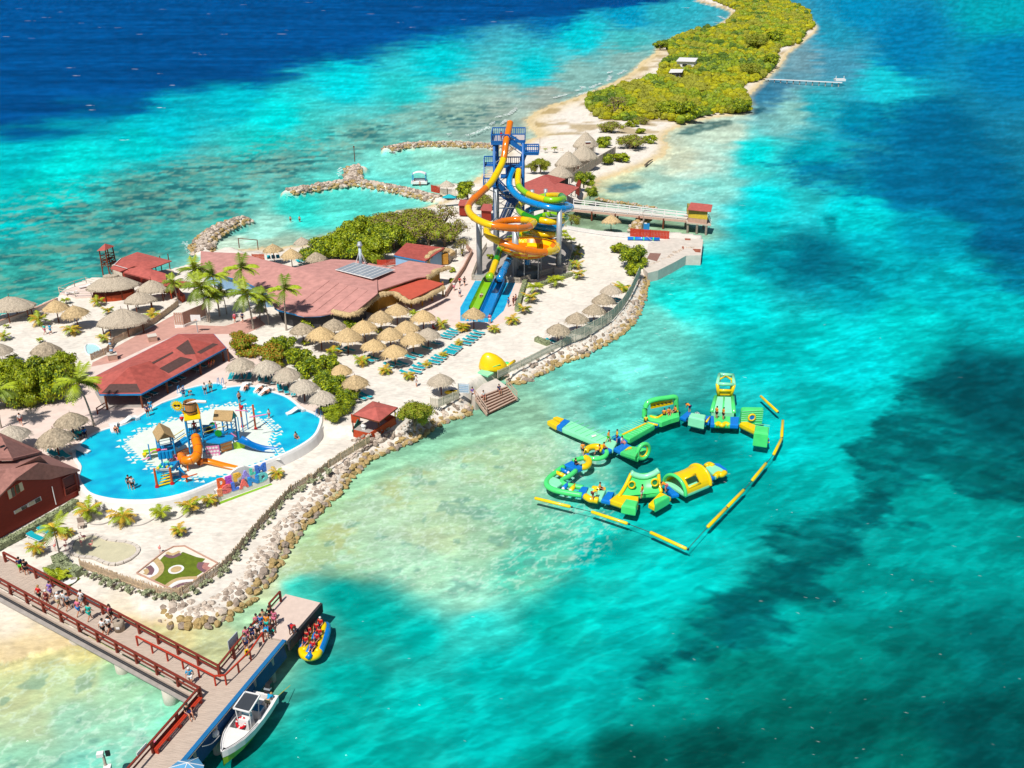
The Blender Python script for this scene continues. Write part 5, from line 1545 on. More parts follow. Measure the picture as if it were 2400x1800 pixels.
def play_tower():
 bp=lambda x,y,h:WZ('b1',x,y,HI+h)
 g=lambda x,y:WZ('b1',x,y,RIM)
 c=g(900,980)
 o=thing('play_tower','colourful water play tower with tipping bucket, thatched gables and slides in the pool','play structure',c)
 def part(nm,m,fn,sm=False):
  b=MB();fn(b);return b.build(nm,MATS[m]if isinstance(m,str)else m,o,sm)
 bl='play_blue'
 F=[g(805,995),g(1035,960)]
 d=(F[1]-F[0]);back=V3((-d.y,d.x,0)).normalized()*2.4
 Q=[F[0],F[1],F[1]+back,F[0]+back]
 for q in Q:part('post',bl,lambda b:b.bar(q,q+V3((0,0,4.3)),.16))
 part('deck',bl,lambda b:b.slab([q+V3((0,0,2.15))for q in Q],.15))
 for h in(2.7,3.2):
  for i in(1,2,3):part('rail',bl,lambda b:b.bar(Q[i]+V3((0,0,h)),Q[(i+1)%4]+V3((0,0,h)),.06))
 ex=[(q-(Q[0]+Q[2])/2)*1.12+(Q[0]+Q[2])/2 for q in Q]
 part('canopy','play_yellow',lambda b:b.slab([q+V3((0,0,4.35))for q in ex],.12))
 cc=(Q[0]+Q[2])/2+V3((-.05,.1,4.36))
 bk=MB();bk.lathe(cc,[(.56,.12),(.62,.5),(.68,1.2),(.7,1.55),(.62,1.55),(.5,.6)],18,cap=False);bo=bk.build('tipping_bucket',mat('bucket',A(196,140,84),.7,.2,3,stretch=(6,6,.5)),o)
 for z,r in((.45,.63),(1.5,.72)):
  q=MB();q.lathe(cc,[(r,z-.06),(r+.035,z-.06),(r+.035,z+.06),(r,z+.06)],18,cap=False);q.build('hoop',MATS['dark'],bo)
 q=MB();q.lathe(cc,[(.55,.3),(.0,.3)],14,cap=False);q.build('inside',MATS['dark_inside'],bo)
 q=MB()
 for s in(-1,1):q.bar(cc+V3((s*.95,0,0)),cc+V3((s*.78,0,1.2)),.12)
 q.build('bracket',MATS['play_orange'],bo)
 s0=bp(600,222,5.3);s0.y=cc.y+.2;s0=on_plane('b1',590,215,cc+V3((0,-.2,0)),V3((0,1,0)))
 so=MB();n=18
 face=lambda r,y,k=26:[(s0.x+math.cos(2*PI*j/k)*r,s0.y+y,s0.z+math.sin(2*PI*j/k)*r)for j in range(k)]
 so.add(face(.52,-.08)+face(.52,.08),[tuple(range(25,-1,-1)),tuple(range(26,52))]+[(j,(j+1)%26,26+(j+1)%26,26+j)for j in range(26)])
 for j in range(n):
  a=2*PI*j/n;w=.1
  pts=[(math.cos(a-w)*.5,math.sin(a-w)*.5),(math.cos(a+w)*.5,math.sin(a+w)*.5),(math.cos(a)*.78,math.sin(a)*.78)]
  so.add([(s0.x+x,s0.y-.06,s0.z+z)for x,z in pts]+[(s0.x+x,s0.y+.06,s0.z+z)for x,z in pts],[(2,1,0),(3,4,5),(0,1,4,3),(1,2,5,4),(2,0,3,5)])
 su=so.build('sun_sign',MATS['play_yellow'],o)
 q=MB()
 for s in(-1,1):q.ball((s0.x+s*.2,s0.y-.1,s0.z+.08),(.18,.04,.13),10,6)
 q.bar((s0.x-.1,s0.y-.1,s0.z+.12),(s0.x+.1,s0.y-.1,s0.z+.12),.04);q.build('glasses',MATS['dark'],su)
 q=MB();q.tube([(s0.x+x,s0.y-.1,s0.z-.16-.1*math.cos(x*6))for x in(-.22,-.1,0,.1,.22)],.03,5);q.build('smile',MATS['white'],su)
 part('sun_pole','play_yellow',lambda b:b.bar((s0.x+.25,s0.y,s0.z-.5),(cc.x-.6,cc.y,cc.z-.1),.1))
 w0=on_plane('b1',700,195,cc,V3((0,1,0)));w1_=on_plane('b1',900,145,cc,V3((0,1,0)));w2_=on_plane('b1',1060,150,cc,V3((0,1,0)))
 part('water_arm','white',lambda b:b.tube([w0,w0.lerp(w1_,.5)+V3((0,0,.1)),w1_,w2_],[.04,.06,.2,.16],8))
 part('arm_pole','play_yellow',lambda b:b.bar(w1_,(w1_.x+.02,w1_.y,cc.z),.08))
 def hut(nm,posts,hd,eave,ridge,m_end,base):
  for q in posts:part('post',bl,lambda b:b.bar(q,V3((q.x,q.y,HI+eave)),.14))
  part('deck',bl,lambda b:b.slab([V3((q.x,q.y,HI+hd))for q in posts],.14))
  for h in(hd+.5,hd+.95):
   for i in range(4):part('rail',bl,lambda b:b.bar(V3((posts[i].x,posts[i].y,HI+h)),V3((posts[(i+1)%4].x,posts[(i+1)%4].y,HI+h)),.05))
 e=3.1
 L0,L1=bp(262,782,e),bp(548,718,e);bk_=V3((-(L1-L0).y,(L1-L0).x,0)).normalized()*2.3
 P=[L0.lerp(L1,.1),L0.lerp(L1,.9)];posts=[V3((p.x,p.y,RIM))+bk_*k for p,k in((P[0],.12),(P[1],.12),(P[1],.88),(P[0],.88))]
 hut('left',posts,1.45,e,0,None,None)
 rd=L0.lerp(L1,.45)+V3((0,0,.95))
 ov=-bk_*.1
 rf=MB();th=V3((0,0,.14))
 for a,b_ in((L0,rd),(rd,L1)):
  rf.add([a+ov,b_+ov,b_+bk_*1.1,a+bk_*1.1]+[v-th for v in(a+ov,b_+ov,b_+bk_*1.1,a+bk_*1.1)],[(0,1,2,3),(7,6,5,4),(0,4,5,1),(1,5,6,2),(2,6,7,3),(3,7,4,0)])
 rf.f=[tuple(reversed(f))for f in rf.f]
 r0=rf.build('thatch_gable',mat('play_thatch',A(196,164,116),.9,.3,5,.03,20,stretch=(1,1,3)),o)
 q=MB();q.add([L0+bk_*.05,L1+bk_*.05,rd+bk_*.05-th],[(0,1,2),(2,1,0)]);q.build('gable_board',MATS['play_thatch'],r0)
 K=[bp(1165,440,e),bp(1470,458,e),bp(1497,292,e+.95),bp(1195,280,e+.95)]
 bk2=V3((K[3].x-K[0].x,K[3].y-K[0].y,0))*2.0
 rf=MB()
 A0,A1=K[0],K[1];R0,R1=K[3],K[2];C0,C1=K[0]+bk2,K[1]+bk2
 for a,b_,c_,d_ in((A0,A1,R1,R0),(R0,R1,C1,C0)):
  rf.add([a,b_,c_,d_]+[v-th for v in(a,b_,c_,d_)],[(0,1,2,3),(7,6,5,4),(0,4,5,1),(1,5,6,2),(2,6,7,3),(3,7,4,0)])
 r1=rf.build('thatch_gable',MATS['play_thatch'],o)
 q=MB();q.add([A1+V3((-.05,0,-.02)),C1+V3((-.05,0,-.02)),R1+V3((-.05,0,-.1))],[(0,1,2),(2,1,0)]);q.build('gable_board',mat('teal_board',A(30,160,160),.6),r1)
 posts=[V3((p.x,p.y,RIM))for p in(A0.lerp(A1,.45)+bk2*.12,A0.lerp(A1,.92)+bk2*.12,A0.lerp(A1,.92)+bk2*.85,A0.lerp(A1,.45)+bk2*.85)]
 hut('right',posts,1.5,e,0,None,None)
 cen=[q+V3((0,0,2.0))for q in Q]
 for a,b_ in((V3((posts[0].x,posts[0].y,HI+1.5)),Q[1]+V3((0,0,1.7))),(L1+bk_*.4-V3((0,0,1.65)),Q[0]+V3((0,0,1.7))+back*.3)):
  part('bridge',bl,lambda b:b.bar(a,b_,1.1,.12))
  for s in(-.5,.5):
   n=V3((-(b_-a).y,(b_-a).x,0)).normalized()*s
   for h in(.5,.95):part('rail',bl if h<.9 else'play_yellow',lambda b:b.bar(a+n+V3((0,0,h)),b_+n+V3((0,0,h)),.06))
 a,b_,c_=bp(1055,800,1.6),bp(1280,820,1.6),bp(1480,760,1.6)
 part('deck',bl,lambda b:b.slab([a,b_,c_,c_+V3((0,1.2,0)),a+V3((0,1.6,0))],.14))
 def panel(pts,m,dots=None,dm=None):
  V=[bp(*p)for p in pts]
  V=[V[0],V[1],V3((V[1].x,V[1].y,V[2].z)),V3((V[0].x,V[0].y,V[3].z))]
  n=(V[1]-V[0]).cross(V[3]-V[0]).normalized()
  if n.y>0:n=-n
  b=MB();b.add(V+[v-n*.08 for v in V],[(0,1,2,3),(3,2,1,0),(4,5,6,7),(0,1,5,4),(1,2,6,5),(2,3,7,6),(3,0,4,7)]);po=b.build('side_panel',m,o)
  if dots:
   rnd=random.Random(2)
   b=MB()
   for i in range(4):
    for j in range(3):
     p=V[0].lerp(V[1],(i+.5+.25*(j%2))/4.4).lerp(V[3].lerp(V[2],(i+.5+.25*(j%2))/4.4),(j+.5)/3)+n*.02
     u=(V[1]-V[0]).normalized();w=V3((0,0,1));r=.15
     if dots=='round':b.add([p+(u*math.cos(t*.785)+w*math.sin(t*.785))*r for t in range(8)],[tuple(range(8)),tuple(range(7,-1,-1))])
     else:b.add([p-u*r-w*.07,p+u*r-w*.07,p+u*r+w*.07,p-u*r+w*.07],[(0,1,2,3),(3,2,1,0)])
   oo=b.build('print',MATS[dm],po);oo['kind']='stuff'
 panel([(1070,1045,0),(1290,1022,0),(1270,862,1.3),(1045,878,1.3)],MATS['play_pink'],'round','white')
 panel([(1310,985,0),(1490,925,0),(1475,800,1.3),(1290,885,1.3)],mat('panel_tan',A(226,170,120),.6),'brick','play_orange')
 panel([(600,1085,0),(790,1005,0),(770,940,.9),(585,1020,.9)],MATS['pole_rust'],'brick','play_thatch')
 panel([(490,1270,0),(590,1165,0),(575,1050,1.3),(480,1130,1.3)],mat('panel_mauve',A(190,120,150),.6),'brick','white')
 panel([(1510,925,0),(1690,905,0),(1640,860,.9),(1505,815,.9)],MATS['play_lime'],None)
 path=[bp(885,715,2.35),bp(895,790,2.15),bp(925,890,1.75),bp(925,990,1.4),bp(860,1080,1.1),bp(740,1110,.95),bp(690,1075,.8),bp(760,1090,.7),bp(900,1110,.6)]
 path=[bp(885,715,2.45),bp(900,800,2.2),bp(925,900,1.85),bp(915,1000,1.55),bp(850,1075,1.3),bp(750,1105,1.15),bp(670,1080,1.05),bp(650,1030,.95)]
 sp=smooth_path(path,5)
 part('tube_slide','play_orange',lambda b:b.tube(sp,.5,14,cap=False),True)
 for k in range(3,len(sp)-2,6):
  part('slide_flange',mat('flange',A(214,100,10),.4),lambda b:b.tube([sp[k].lerp(sp[k+1],.3),sp[k].lerp(sp[k+1],.7)],.55,14),True)
 p2=smooth_path([bp(930,1115,.75),bp(1060,1095,.62),bp(1300,1155,.45),bp(1540,1215,.3)],5)
 part('open_slide','play_orange',lambda b:b.tube(p2,.42,10,arc=(PI,2*PI)),True)
 part('slide_mouth','flange',lambda b:b.tube([p2[0],p2[2]],.5,12,cap=False),True)
 q0=g(765,1270);part('slide_support','pole_rust',lambda b:b.cyl(q0,q0+V3((0,.1,.9)),.09,.09,8))
 p3=smooth_path([bp(1580,735,1.5),bp(1700,790,1.25),bp(1850,860,.7),bp(2010,905,.35),bp(2200,925,.22)],5)
 part('wide_slide',mat('slide_mid_blue',A(0,120,200),.3),lambda b:b.tube(p3,.62,10,arc=(PI,2*PI),flat=.5),True)
 for q in(bp(1600,800,0),):part('post',bl,lambda b:b.bar(q,q+V3((0,0,1.4)),.14))
 p4=[bp(30,960,1.0),bp(280,915,1.1),bp(530,868,1.2)]
 part('lime_slide','play_lime',lambda b:b.tube(smooth_path(p4,4),.4,10,arc=(PI,2*PI)),True)
 st=bp(60,1010,.9);part('star_knob','play_yellow',lambda b:b.ball(st,.28,8,5,.35))
 cw=bp(1255,660,2.2);part('green_wheel',mat('wheel_green',A(20,150,40),.4),lambda b:b.tube([cw+V3((0,-.05,0)),cw+V3((0,.05,0))],.42,12))
 gt=bp(1110,620,1.9);part('green_tunnel','slide_green',lambda b:b.tube([gt,gt+V3((.1,1.2,.05))],.5,12,cap=False),True)
 part('tunnel_frame',bl,lambda b:b.box(gt+V3((0,.12,0)),(1.5,.08,1.4)))
 q=bp(1110,620,1.9);part('tunnel_mouth','dark',lambda b:b.tube([q+V3((0,.04,0)),q+V3((0,.07,0))],.42,12))
 for(x0,y0,x1,y1)in((1650,555,1605,180),(1862,592,1812,200)):
  q=g(x0,y0);hh=up(q,*U('b1',x1,y1));part('spray_pole','pole_rust',lambda b:b.cyl(q,q+V3((0,0,hh)),.12,.12,8))
  part('pole_foot','play_red',lambda b:b.cyl(q,q+V3((0,0,.25)),.22,.14,8))
 for P in([(1530,290,3.6),(1700,292,3.6),(1735,310,3.4)],[(1760,400,3.0),(1860,382,3.0),(2040,352,3.2)],[(1200,470,3.0),(1235,600,2.0)],[(440,985,1.9),(580,1060,1.2),(630,1170,.5)],[(150,985,1.9),(200,945,2.2),(425,918,2.3)],[(1460,655,2.0),(1545,715,1.5)],[(30,1095,.6),(150,1050,.9)]):
  part('pink_pipe','play_pink',lambda b:b.tube([bp(*p)for p in P],.07,6))
 for x,y,h in((290,955,2.1),(1635,255,3.7),(665,440,4.0)):
  q=bp(x,y,h);part('red_cone','play_red',lambda b:b.lathe(q,[(.02,-.3),(.22,.15),(.26,.28),(.1,.34)],10),True)
 for q,hh in((bp(1740,600,0),3.3),(bp(165,1100,0),2.0),(bp(1600,640,0),1.9),(bp(1660,640,0),1.9)):
  q.z=RIM;part('post',bl,lambda b:b.bar(q,q+V3((0,0,hh)),.1))
 e0,e1=g(268,1530),g(512,1480)
 dep=V3((.15,2.0,0))
 for q,h in((e0,up(e0,*U('b1',210,1235))),(e1,up(e1,*U('b1',460,1220)))):
  part('ladder_post','pole_rust',lambda b:b.cyl(q,q+V3((0,0,h)),.15,.12,8));part('pole_foot','play_red',lambda b:b.cyl(q,q+V3((0,0,.3)),.26,.16,8))
 for k in range(6):
  a,b_=e0+dep*(.12*k)+V3((.18,0,.18+.24*k)),e1+dep*(.12*k)+V3((-.18,0,.18+.24*k));part('ladder_step','play_yellow',lambda b:b.bar(a,b_,.22,.07))
 hz=1.75
 H4=[e0+dep*.3+V3((-.1,0,hz)),e1+dep*.3+V3((.1,0,hz)),e1+dep+V3((.1,0,hz)),e0+dep+V3((-.1,0,hz))]
 part('deck',bl,lambda b:b.slab(H4,.5))
 for q in H4[2:]:part('post',bl,lambda b:b.bar(V3((q.x,q.y,RIM)),q,.14))
 rnd=random.Random(9)
 for k in range(26):
  p=H4[0].lerp(H4[1],rnd.random()).lerp(H4[3].lerp(H4[2],rnd.random()),rnd.random()*.9)+V3((0,-.1,rnd.uniform(0,.25)))
  part('coral_ornament',('play_blue','inf_green','play_yellow','play_blue','blue_trim','inf_mint')[k%6],lambda b:b.ball(p,(rnd.uniform(.1,.24),rnd.uniform(.1,.2),rnd.uniform(.08,.22)),7,5,.25))
 a=H4[0].lerp(H4[1],.5)+V3((0,-.22,-.05));part('name_board','white',lambda b:b.box(a,(1.5,.06,.34),.12,.4))
 for k in range(4):
  q=bp(310+k*60,1010-k*8,1.9);part('barrel',bl,lambda b:b.cyl(q-V3((0,0,.5)),q+V3((0,0,.35)),.22,.22,8))
 q=g(750,1450)
 so=thing('spoon_spout','orange spoon-shaped water spout standing in the pool shallows','spout',q)
 hh=up(q,*U('b1',740,1370))
 b=MB();b.cyl(q,q+V3((0,0,hh)),.1,.1,8);b.build('stand',MATS['pole_rust'],so)
 b=MB();b.ball(q+V3((-.1,0,hh+.05)),(.42,.3,.1),10,6);b.bar(q+V3((.25,0,hh+.08)),q+V3((1.2,.1,hh+.35)),.14,.08);b.build('spoon',MATS['pole_rust'],so)
 q=g(640,1370);so=thing('water_cannon','small blue water cannon beside the orange spoon spout','spout',q)
 b=MB();b.cyl(q,q+V3((0,0,.9)),.07,.07,8);b.build('stand',MATS['play_blue'],so)
 b=MB();b.tube([q+V3((-.25,0,1.0)),q+V3((.1,0,1.05)),q+V3((.6,-.1,.5))],[.22,.16,.06],8);b.build('barrel',MATS['play_blue'],so)
play_tower()
def letter_sign():
 a,q=W(*U('w1',1335,1195),LO),W(*U('w1',1775,1040),LO)
 d=(q-a).normalized();n=V3((d.y,-d.x,0));n=n if n.y<0 else-n
 o=thing('letter_sign','tall mosaic letters spelling DE PALM ISLAND against the white pool wall','sign',a)
 t=-n
 b=MB()
 b.add([a+n*.1,q+n*.1,q+t*.5,a+t*.5]+[p+V3((0,0,.75))for p in(a+n*.1,q+n*.1,q+t*.5,a+t*.5)],[(3,2,1,0),(4,5,6,7),(0,1,5,4),(1,2,6,5),(2,3,7,6),(3,0,4,7)])
 b.build('plinth',MATS['white_wall'],o)
 top=[(0,1.0),(.12,1.2),(.24,1.9),(.36,2.5),(.48,2.75),(.6,2.7),(.72,2.2),(.86,1.6),(1,1.2)]
 L=(q-a).length
 V=[a+d*L*f+t*.55+V3((0,0,h))for f,h in top]
 Bv=[a+d*L*f+t*.55 for f,h in top]
 m=len(V);b=MB()
 b.add(V+Bv+[v+t*.3 for v in V]+[v+t*.3 for v in Bv],[(i,i+1,m+i+1,m+i)for i in range(m-1)]+[(2*m+i+1,2*m+i,3*m+i,3*m+i+1)for i in range(m-1)]+[(i+1,i,2*m+i,2*m+i+1)for i in range(m-1)])
 b.build('backing_wall',MATS['white_wall'],o)
 cols=[(255,110,50),(206,90,220),(255,200,70),(170,160,250),(90,230,200),(70,130,230),(255,160,110),(250,120,120),(80,130,240),(255,120,110),(40,160,240),(110,220,220)]
 spec=[('D',1240,1365,1370,1555),('E',1370,1470,1345,1480),('P',1505,1625,1290,1440),('A',1625,1765,1255,1400),('L',1765,1855,1215,1335),('M',1855,2025,1150,1310),('I',1245,1315,1550,1690),('S',1320,1465,1480,1640),('L',1470,1580,1435,1590),('A',1590,1745,1395,1555),('N',1740,1910,1345,1500),('D',1905,2055,1285,1445)]
 for k,(chr_,x0,x1,y0,y1)in enumerate(spec):
  off=.0 if k>=6 else .18
  p=on_plane('b1',(x0+x1)/2,(y0+y1)/2,a+n*(.05-off),n)
  p0,p1=on_plane('b1',x0,(y0+y1)/2,a,n),on_plane('b1',x1,(y0+y1)/2,a,n)
  w=abs((p1-p0).dot(d))*1.08
  h=(y1-y0)/ZT['b1'][2]*(p.y*CT-(p.z-CAMH)*ST)/FPX/math.cos(TH)*.9
  fc=bpy.data.curves.new('letter','FONT');fc.body=chr_;fc.extrude=.09;fc.offset=.07;fc.resolution_u=3
  fo=bpy.data.objects.new('letter',fc);COL.objects.link(fo)
  dg=bpy.context.evaluated_depsgraph_get()
  me=bpy.data.meshes.new_from_object(fo.evaluated_get(dg))
  bpy.data.objects.remove(fo)
  xs=[v.co.x for v in me.vertices];ys=[v.co.y for v in me.vertices]
  mx_,my=(min(xs)+max(xs))/2,(min(ys)+max(ys))/2
  sx,sy=w/(max(xs)-min(xs)),h/(max(ys)-min(ys))
  c_=A(*cols[k])
  mm=mat('mosaic_%d'%k,c_,.5,.35,6,det=1.5)
  b=MB();b.add([p+d*(v.co.x-mx_)*sx+V3((0,0,1))*(v.co.y-my)*sy+n*v.co.z for v in me.vertices],[tuple(f.vertices)for f in me.polygons])
  bpy.data.meshes.remove(me);b.build('letter',mm,o)
 P=[W(*U('w1',x,y),LO+.012)for x,y in((1335,1228),(1350,1200),(1790,1042),(1802,1052))]
 b=MB();b.prism([p.xy for p in P],LO-.05,LO+.02);tag(b.build('grass_strip',MATS['turf_light']),'narrow bright green turf strip along the letter sign','lawn')
letter_sign()
def garden():
 z6=lambda x,y,dz=0.0:W(*U('z6',x,y),LO+dz)
 P=[z6(*p)for p in((612,490),(640,432),(740,392),(830,385),(930,430),(1090,448),(1178,480),(1195,530),(1130,590),(1000,638),(900,622),(800,580),(690,572),(620,540))]
 c=sum(P,V3((0,0,0)))/len(P)
 o=thing('flamingo_pond','shallow kidney-shaped garden pond with stone rim','pond',c)
 S_=smooth_path(P,4,True)
 b=MB();b.prism([(p-(p-c)*.07).xy for p in S_],LO-.05,LO+.02);b.build('bed',mat('pond_bed',A(222,210,176),.8,.1,1),o)
 b=MB();b.add([((p-(p-c)*.06).x,(p-(p-c)*.06).y,LO+.06)for p in S_],[tuple(range(len(S_)))]);b.build('water',MATS['pool_water'],o)
 for k in range(0,len(S_),2):
  p,q=S_[k],S_[(k+2)%len(S_)];d=q-p
  b=MB();b.bar(p+d*.04+V3((0,0,.05)),q-d*.04+V3((0,0,.05)),.34,.16);b.build('rim_stone',MATS['concrete'],o)
 fp=proto('flamingo')
 b=MB();b.ball((0,0,.62),(.13,.22,.12),8,6);b.tube([(0,-.18,.66),(0,-.28,.85),(0,-.2,1.02),(0,-.27,1.08)],[.04,.03,.028,.03],6);b.ball((0,-.3,1.07),(.04,.07,.04),6,4)
 b.build('body',mat('flamingo_pink',A(240,150,140),.6,.12,3),fp,True)
 for s in(-.05,.05):
  b=MB();b.cyl((s,0,0),(s,.02,.55),.015,.015,5);b.build('leg',MATS['flamingo_pink'],fp)
 for k,(x,y,l)in enumerate(((575,470,'garden flamingo left of the pond rim, rear one'),(572,520,'garden flamingo left of the pond rim, front one'),(735,440,'garden flamingo in the pond near its far rim'),(708,485,'garden flamingo in the palm shadow on the pond'),(790,510,'garden flamingo at the edge of the palm shadow on the pond'),(388,500,'garden flamingo beside the potted palm and teal loungers'),(482,520,'garden flamingo between palm trunk and potted palm'),(1385,540,'garden flamingo at the far corner of the putting green'))):
  place(fp,z6(x,y),random.uniform(0,6),1.0,l,'flamingo','garden flamingos')
 K=[z6(*p)for p in((1183,716),(1420,530),(1500,488),(1595,482),(1885,632),(1545,885))]
 o=thing('putting_green','diamond-shaped mini golf green with wavy coloured borders','mini golf',K[0])
 b=MB();b.prism([p.xy for p in K],LO-.05,LO+.012);b.build('base',mat('golf_cream',A(240,232,218),.8,.06,2),o)
 lay=[((1320,780),(1385,690),(1375,610),(1420,560),(1480,575),(1560,545),(1580,530),(1700,575),(1775,590),(1720,650),(1760,700),(1690,745),(1560,765),(1480,790),(1430,820)),]
 b=MB();b.prism([z6(*p).xy for p in lay[0]],LO,LO+.024);b.build('turf',MATS['turf'],o)
 def band(pts,m,w,h):
  b=MB();S2=smooth_path([z6(*p)for p in pts],4)
  n=len(S2);vs=[]
  for i,p in enumerate(S2):
   d=S2[min(i+1,n-1)]-S2[max(i-1,0)];q=V3((-d.y,d.x,0)).normalized()*w
   vs+=[(p.x-q.x,p.y-q.y,LO+h),(p.x+q.x,p.y+q.y,LO+h)]
  b.add(vs,[(2*i,2*i+2,2*i+3,2*i+1)for i in range(n-1)]);b.build('border_band',m,o)
 gm=mat('golf_mauve',A(130,96,104),.8);tn=mat('golf_tan',A(206,178,130),.8);wh=MATS['white']
 for pts,m,w,h in((((1335,590),(1385,650),(1380,710),(1310,770)),tn,.3,.028),(((1310,625),(1350,680),(1335,720),(1270,750)),wh,.22,.03),(((1280,655),(1310,690),(1290,730)),gm,.26,.032),(((1255,680),(1270,705),(1250,725)),tn,.2,.034),(((1430,555),(1490,575),(1560,545)),gm,.22,.03),(((1440,535),(1490,552),(1555,525)),tn,.18,.032),(((1430,835),(1530,770),(1700,755)),tn,.26,.03),(((1450,850),(1540,790),(1670,778)),wh,.2,.032),(((1470,865),(1560,815),(1650,800)),gm,.22,.034),(((1500,880),(1570,840),(1620,830)),tn,.2,.036),(((1740,620),(1730,660),(1790,700)),gm,.3,.03),(((1790,625),(1770,660),(1810,680)),mat('golf_rose',A(190,130,122),.8),.25,.032)):
  band(pts,m,w,h)
 p=z6(1522,682)
 for r,m,h in((.72,wh,.034),(.5,tn,.04)):
  b=MB();b.lathe((p.x,p.y,LO),[(r,.0),(r,h)],20);b.build('hole_ring',m,o)
 for i in range(len(K)):
  a,q=K[i],K[(i+1)%len(K)]
  b=MB();b.bar(a+V3((0,0,.06)),q+V3((0,0,.06)),.12,.14);b.build('kerb',MATS['fence_pink'],o)
 def hedge(pts,w,h,label,m='hedge',zz=None):
  P=[Vector(p)for p in pts]
  t=thing('hedge',label,'hedge',P[0])
  b=MB()
  for a,q in zip(P[:-1],P[1:]):b.bar(a+V3((0,0,h/2-.05)),q+V3((0,0,h/2-.05)),w*.92,h)
  rnd=random.Random(3)
  for p,d in resample(P,.09):
   s=V3((-d.y,d.x,0))
   for _ in range(7):
    u=rnd.uniform(-.5,.5);top=rnd.random()<.6
    c_=p+s*(u*w if top else math.copysign(w*.5,u))+V3((0,0,h if top else rnd.uniform(.1,h)))
    r=rnd.uniform(.06,.13)
    e1=V3((rnd.gauss(0,1),rnd.gauss(0,1),rnd.gauss(0,.6))).normalized()*r;e2=e1.cross(V3((rnd.gauss(0,1),rnd.gauss(0,1),1))).normalized()*r*.6
    b.add([c_-e1,c_+e2,c_+e1,c_-e2],[(0,1,2,3)])
  b.build('foliage',MATS[m],t)
  q=MB()
  for p,d in resample(P,1.2):q.cyl((p.x,p.y,p.z-.1),(p.x,p.y,p.z+.3),.05,.04,5)
  oo=q.build('stems',MATS['bark'],t);oo['kind']='stuff'
  return t
 globals()['hedge']=hedge
 hedge([z6(-60,540),z6(0,500),z6(200,395),z6(400,280),z6(560,190),z6(668,118)],.75,.7,'long clipped grey-green hedge below the red timber house')
 hedge([z6(400,735),z6(540,672),z6(690,735)],.9,.7,'low clipped hedge between boardwalk and bamboo fence')
 hedge([z6(560,650),z6(490,600)],1.0,.75,'short hedge stub around the leaning palm base')
 p=z6(510,760);cy=make_small_palm('cycad',1.3,18,['frond','leaf_bright'],77,.2,True);place(cy,p,0,1,'spreading yellow-green cycad beside the boardwalk rail','cycad')
 b=MB();b.prism([z6(*q).xy for q in((410,760),(540,690),(690,755),(560,850))],LO-.05,LO+.016);tag(b.build('lawn_bed',MATS['turf']),'small triangular turf bed beside the boardwalk rail','lawn')
 p=z6(592,775);fs=thing('fan_stones','white stone fan ornament on the turf bed','ornament',p)
 b=MB();b.lathe(p,[(.75,.0),(.75,.03)],18);b.build('disc',MATS['white'],fs)
 for k in range(7):
  a=.3+k*.4;b=MB();b.bar(p+V3((math.cos(a)*.2,math.sin(a)*.2,.05)),p+V3((math.cos(a)*.65,math.sin(a)*.65,.05)),.09,.06);b.build('stone',MATS['rock_grey'],fs)
 for k,(x,y,l)in enumerate(((780,235,'bushy palm at the left end of the white pool wall'),(1070,275,'second palm from the left along the white pool wall'),(1395,245,'third palm from the left along the white pool wall'),(1650,190,'fourth palm along the white pool wall, nearest left of the letters'),(1815,115,'smaller palm just left of the letter sign'))):
  spalm('z6',x,y,(165,150,135,145,105)[k],l,k,z=LO)
 spalm('w1',1845,990,95,'palm right of the letter sign',1,z=LO)
 for k,(x0,x1,y0)in enumerate(((680,1000,240),(1000,1330,250),(1330,1600,200),(1600,1790,130))):
  b=MB();S2=smooth_path([z6(x0,y0-30,.03),z6((x0+x1)/2-60,y0+45,.03),z6((x0+x1)/2+60,y0+45,.03),z6(x1,y0-5,.03)],5)
  b.tube(S2,.06,5);tag(b.build('bed_edging',MATS['concrete_grey']),['curved dark edging around the leftmost wall palm','curved dark edging around the second wall palm','curved dark edging around the third wall palm','curved dark edging around the fourth wall palm'][k],'edging')
 for x,y,h,l in((320,540,100,'potted palm beside the two lone teal loungers'),(1550,385,95,'potted palm alone on the open sand above the golf green')):
  p=z6(x,y);t=thing('plant_pot','round dark pot holding the '+('palm near the lone loungers' if x<999 else'palm on the open sand'),'pot',p)
  b=MB();b.lathe(p,[(.28,0),(.36,.4),(.34,.42),(.3,.36)],12);b.build('pot_body',MATS['dark_inside'],t)
  spalm('z6',x,y-12,h,l,1,z=LO+.3)
 spalm('z6',590,385,80,'low palm behind the leaning palm crown',1,z=LO)
 p=z6(705,320);t=thing('garden_chair','weathered wooden garden chair on the open sand','chair',p)
 b=MB();b.box(p+V3((0,0,.4)),(.6,.6,.06),.4);b.build('seat',MATS['wood_grey'],t)
 b=MB();b.box(p+V3((-.12,.3,.75)),(.6,.06,.7),.4,.25);b.build('backrest',MATS['wood_grey'],t)
 for x in(-.22,.22):
  for y in(-.22,.22):
   b=MB();b.bar(p+V3((x,y,0)),p+V3((x,y,.4)),.06);b.build('leg',MATS['wood_grey'],t)
 lounger('z6',310,420,1.05,'teal lounger on the lower sand, nearer the boardwalk',sc=1.05,z=LO)
 lounger('z6',400,370,1.05,'teal lounger on the lower sand, nearer the timber house',sc=1.05,z=LO)
 fp_=[z6(700,665),z6(830,715),z6(950,760),z6(1240,860),z6(1385,905),z6(1555,915),z6(1720,830),z6(1900,710),z6(2000,610),z6(2140,440),W(*U('w1',1720,1390),LO),W(*U('w1',1960,1130),LO),W(*U('w1',2140,1020),LO),W(*U('w2',860,1580),LO+.2),W(*U('w2',1000,1460),LO+.4)]
 picket_fence('bamboo_fence','ragged bamboo stake fence curving round the lower garden',fp_,.95,MATS['bamboo'],.13,.09,2.4,ragged=.16)
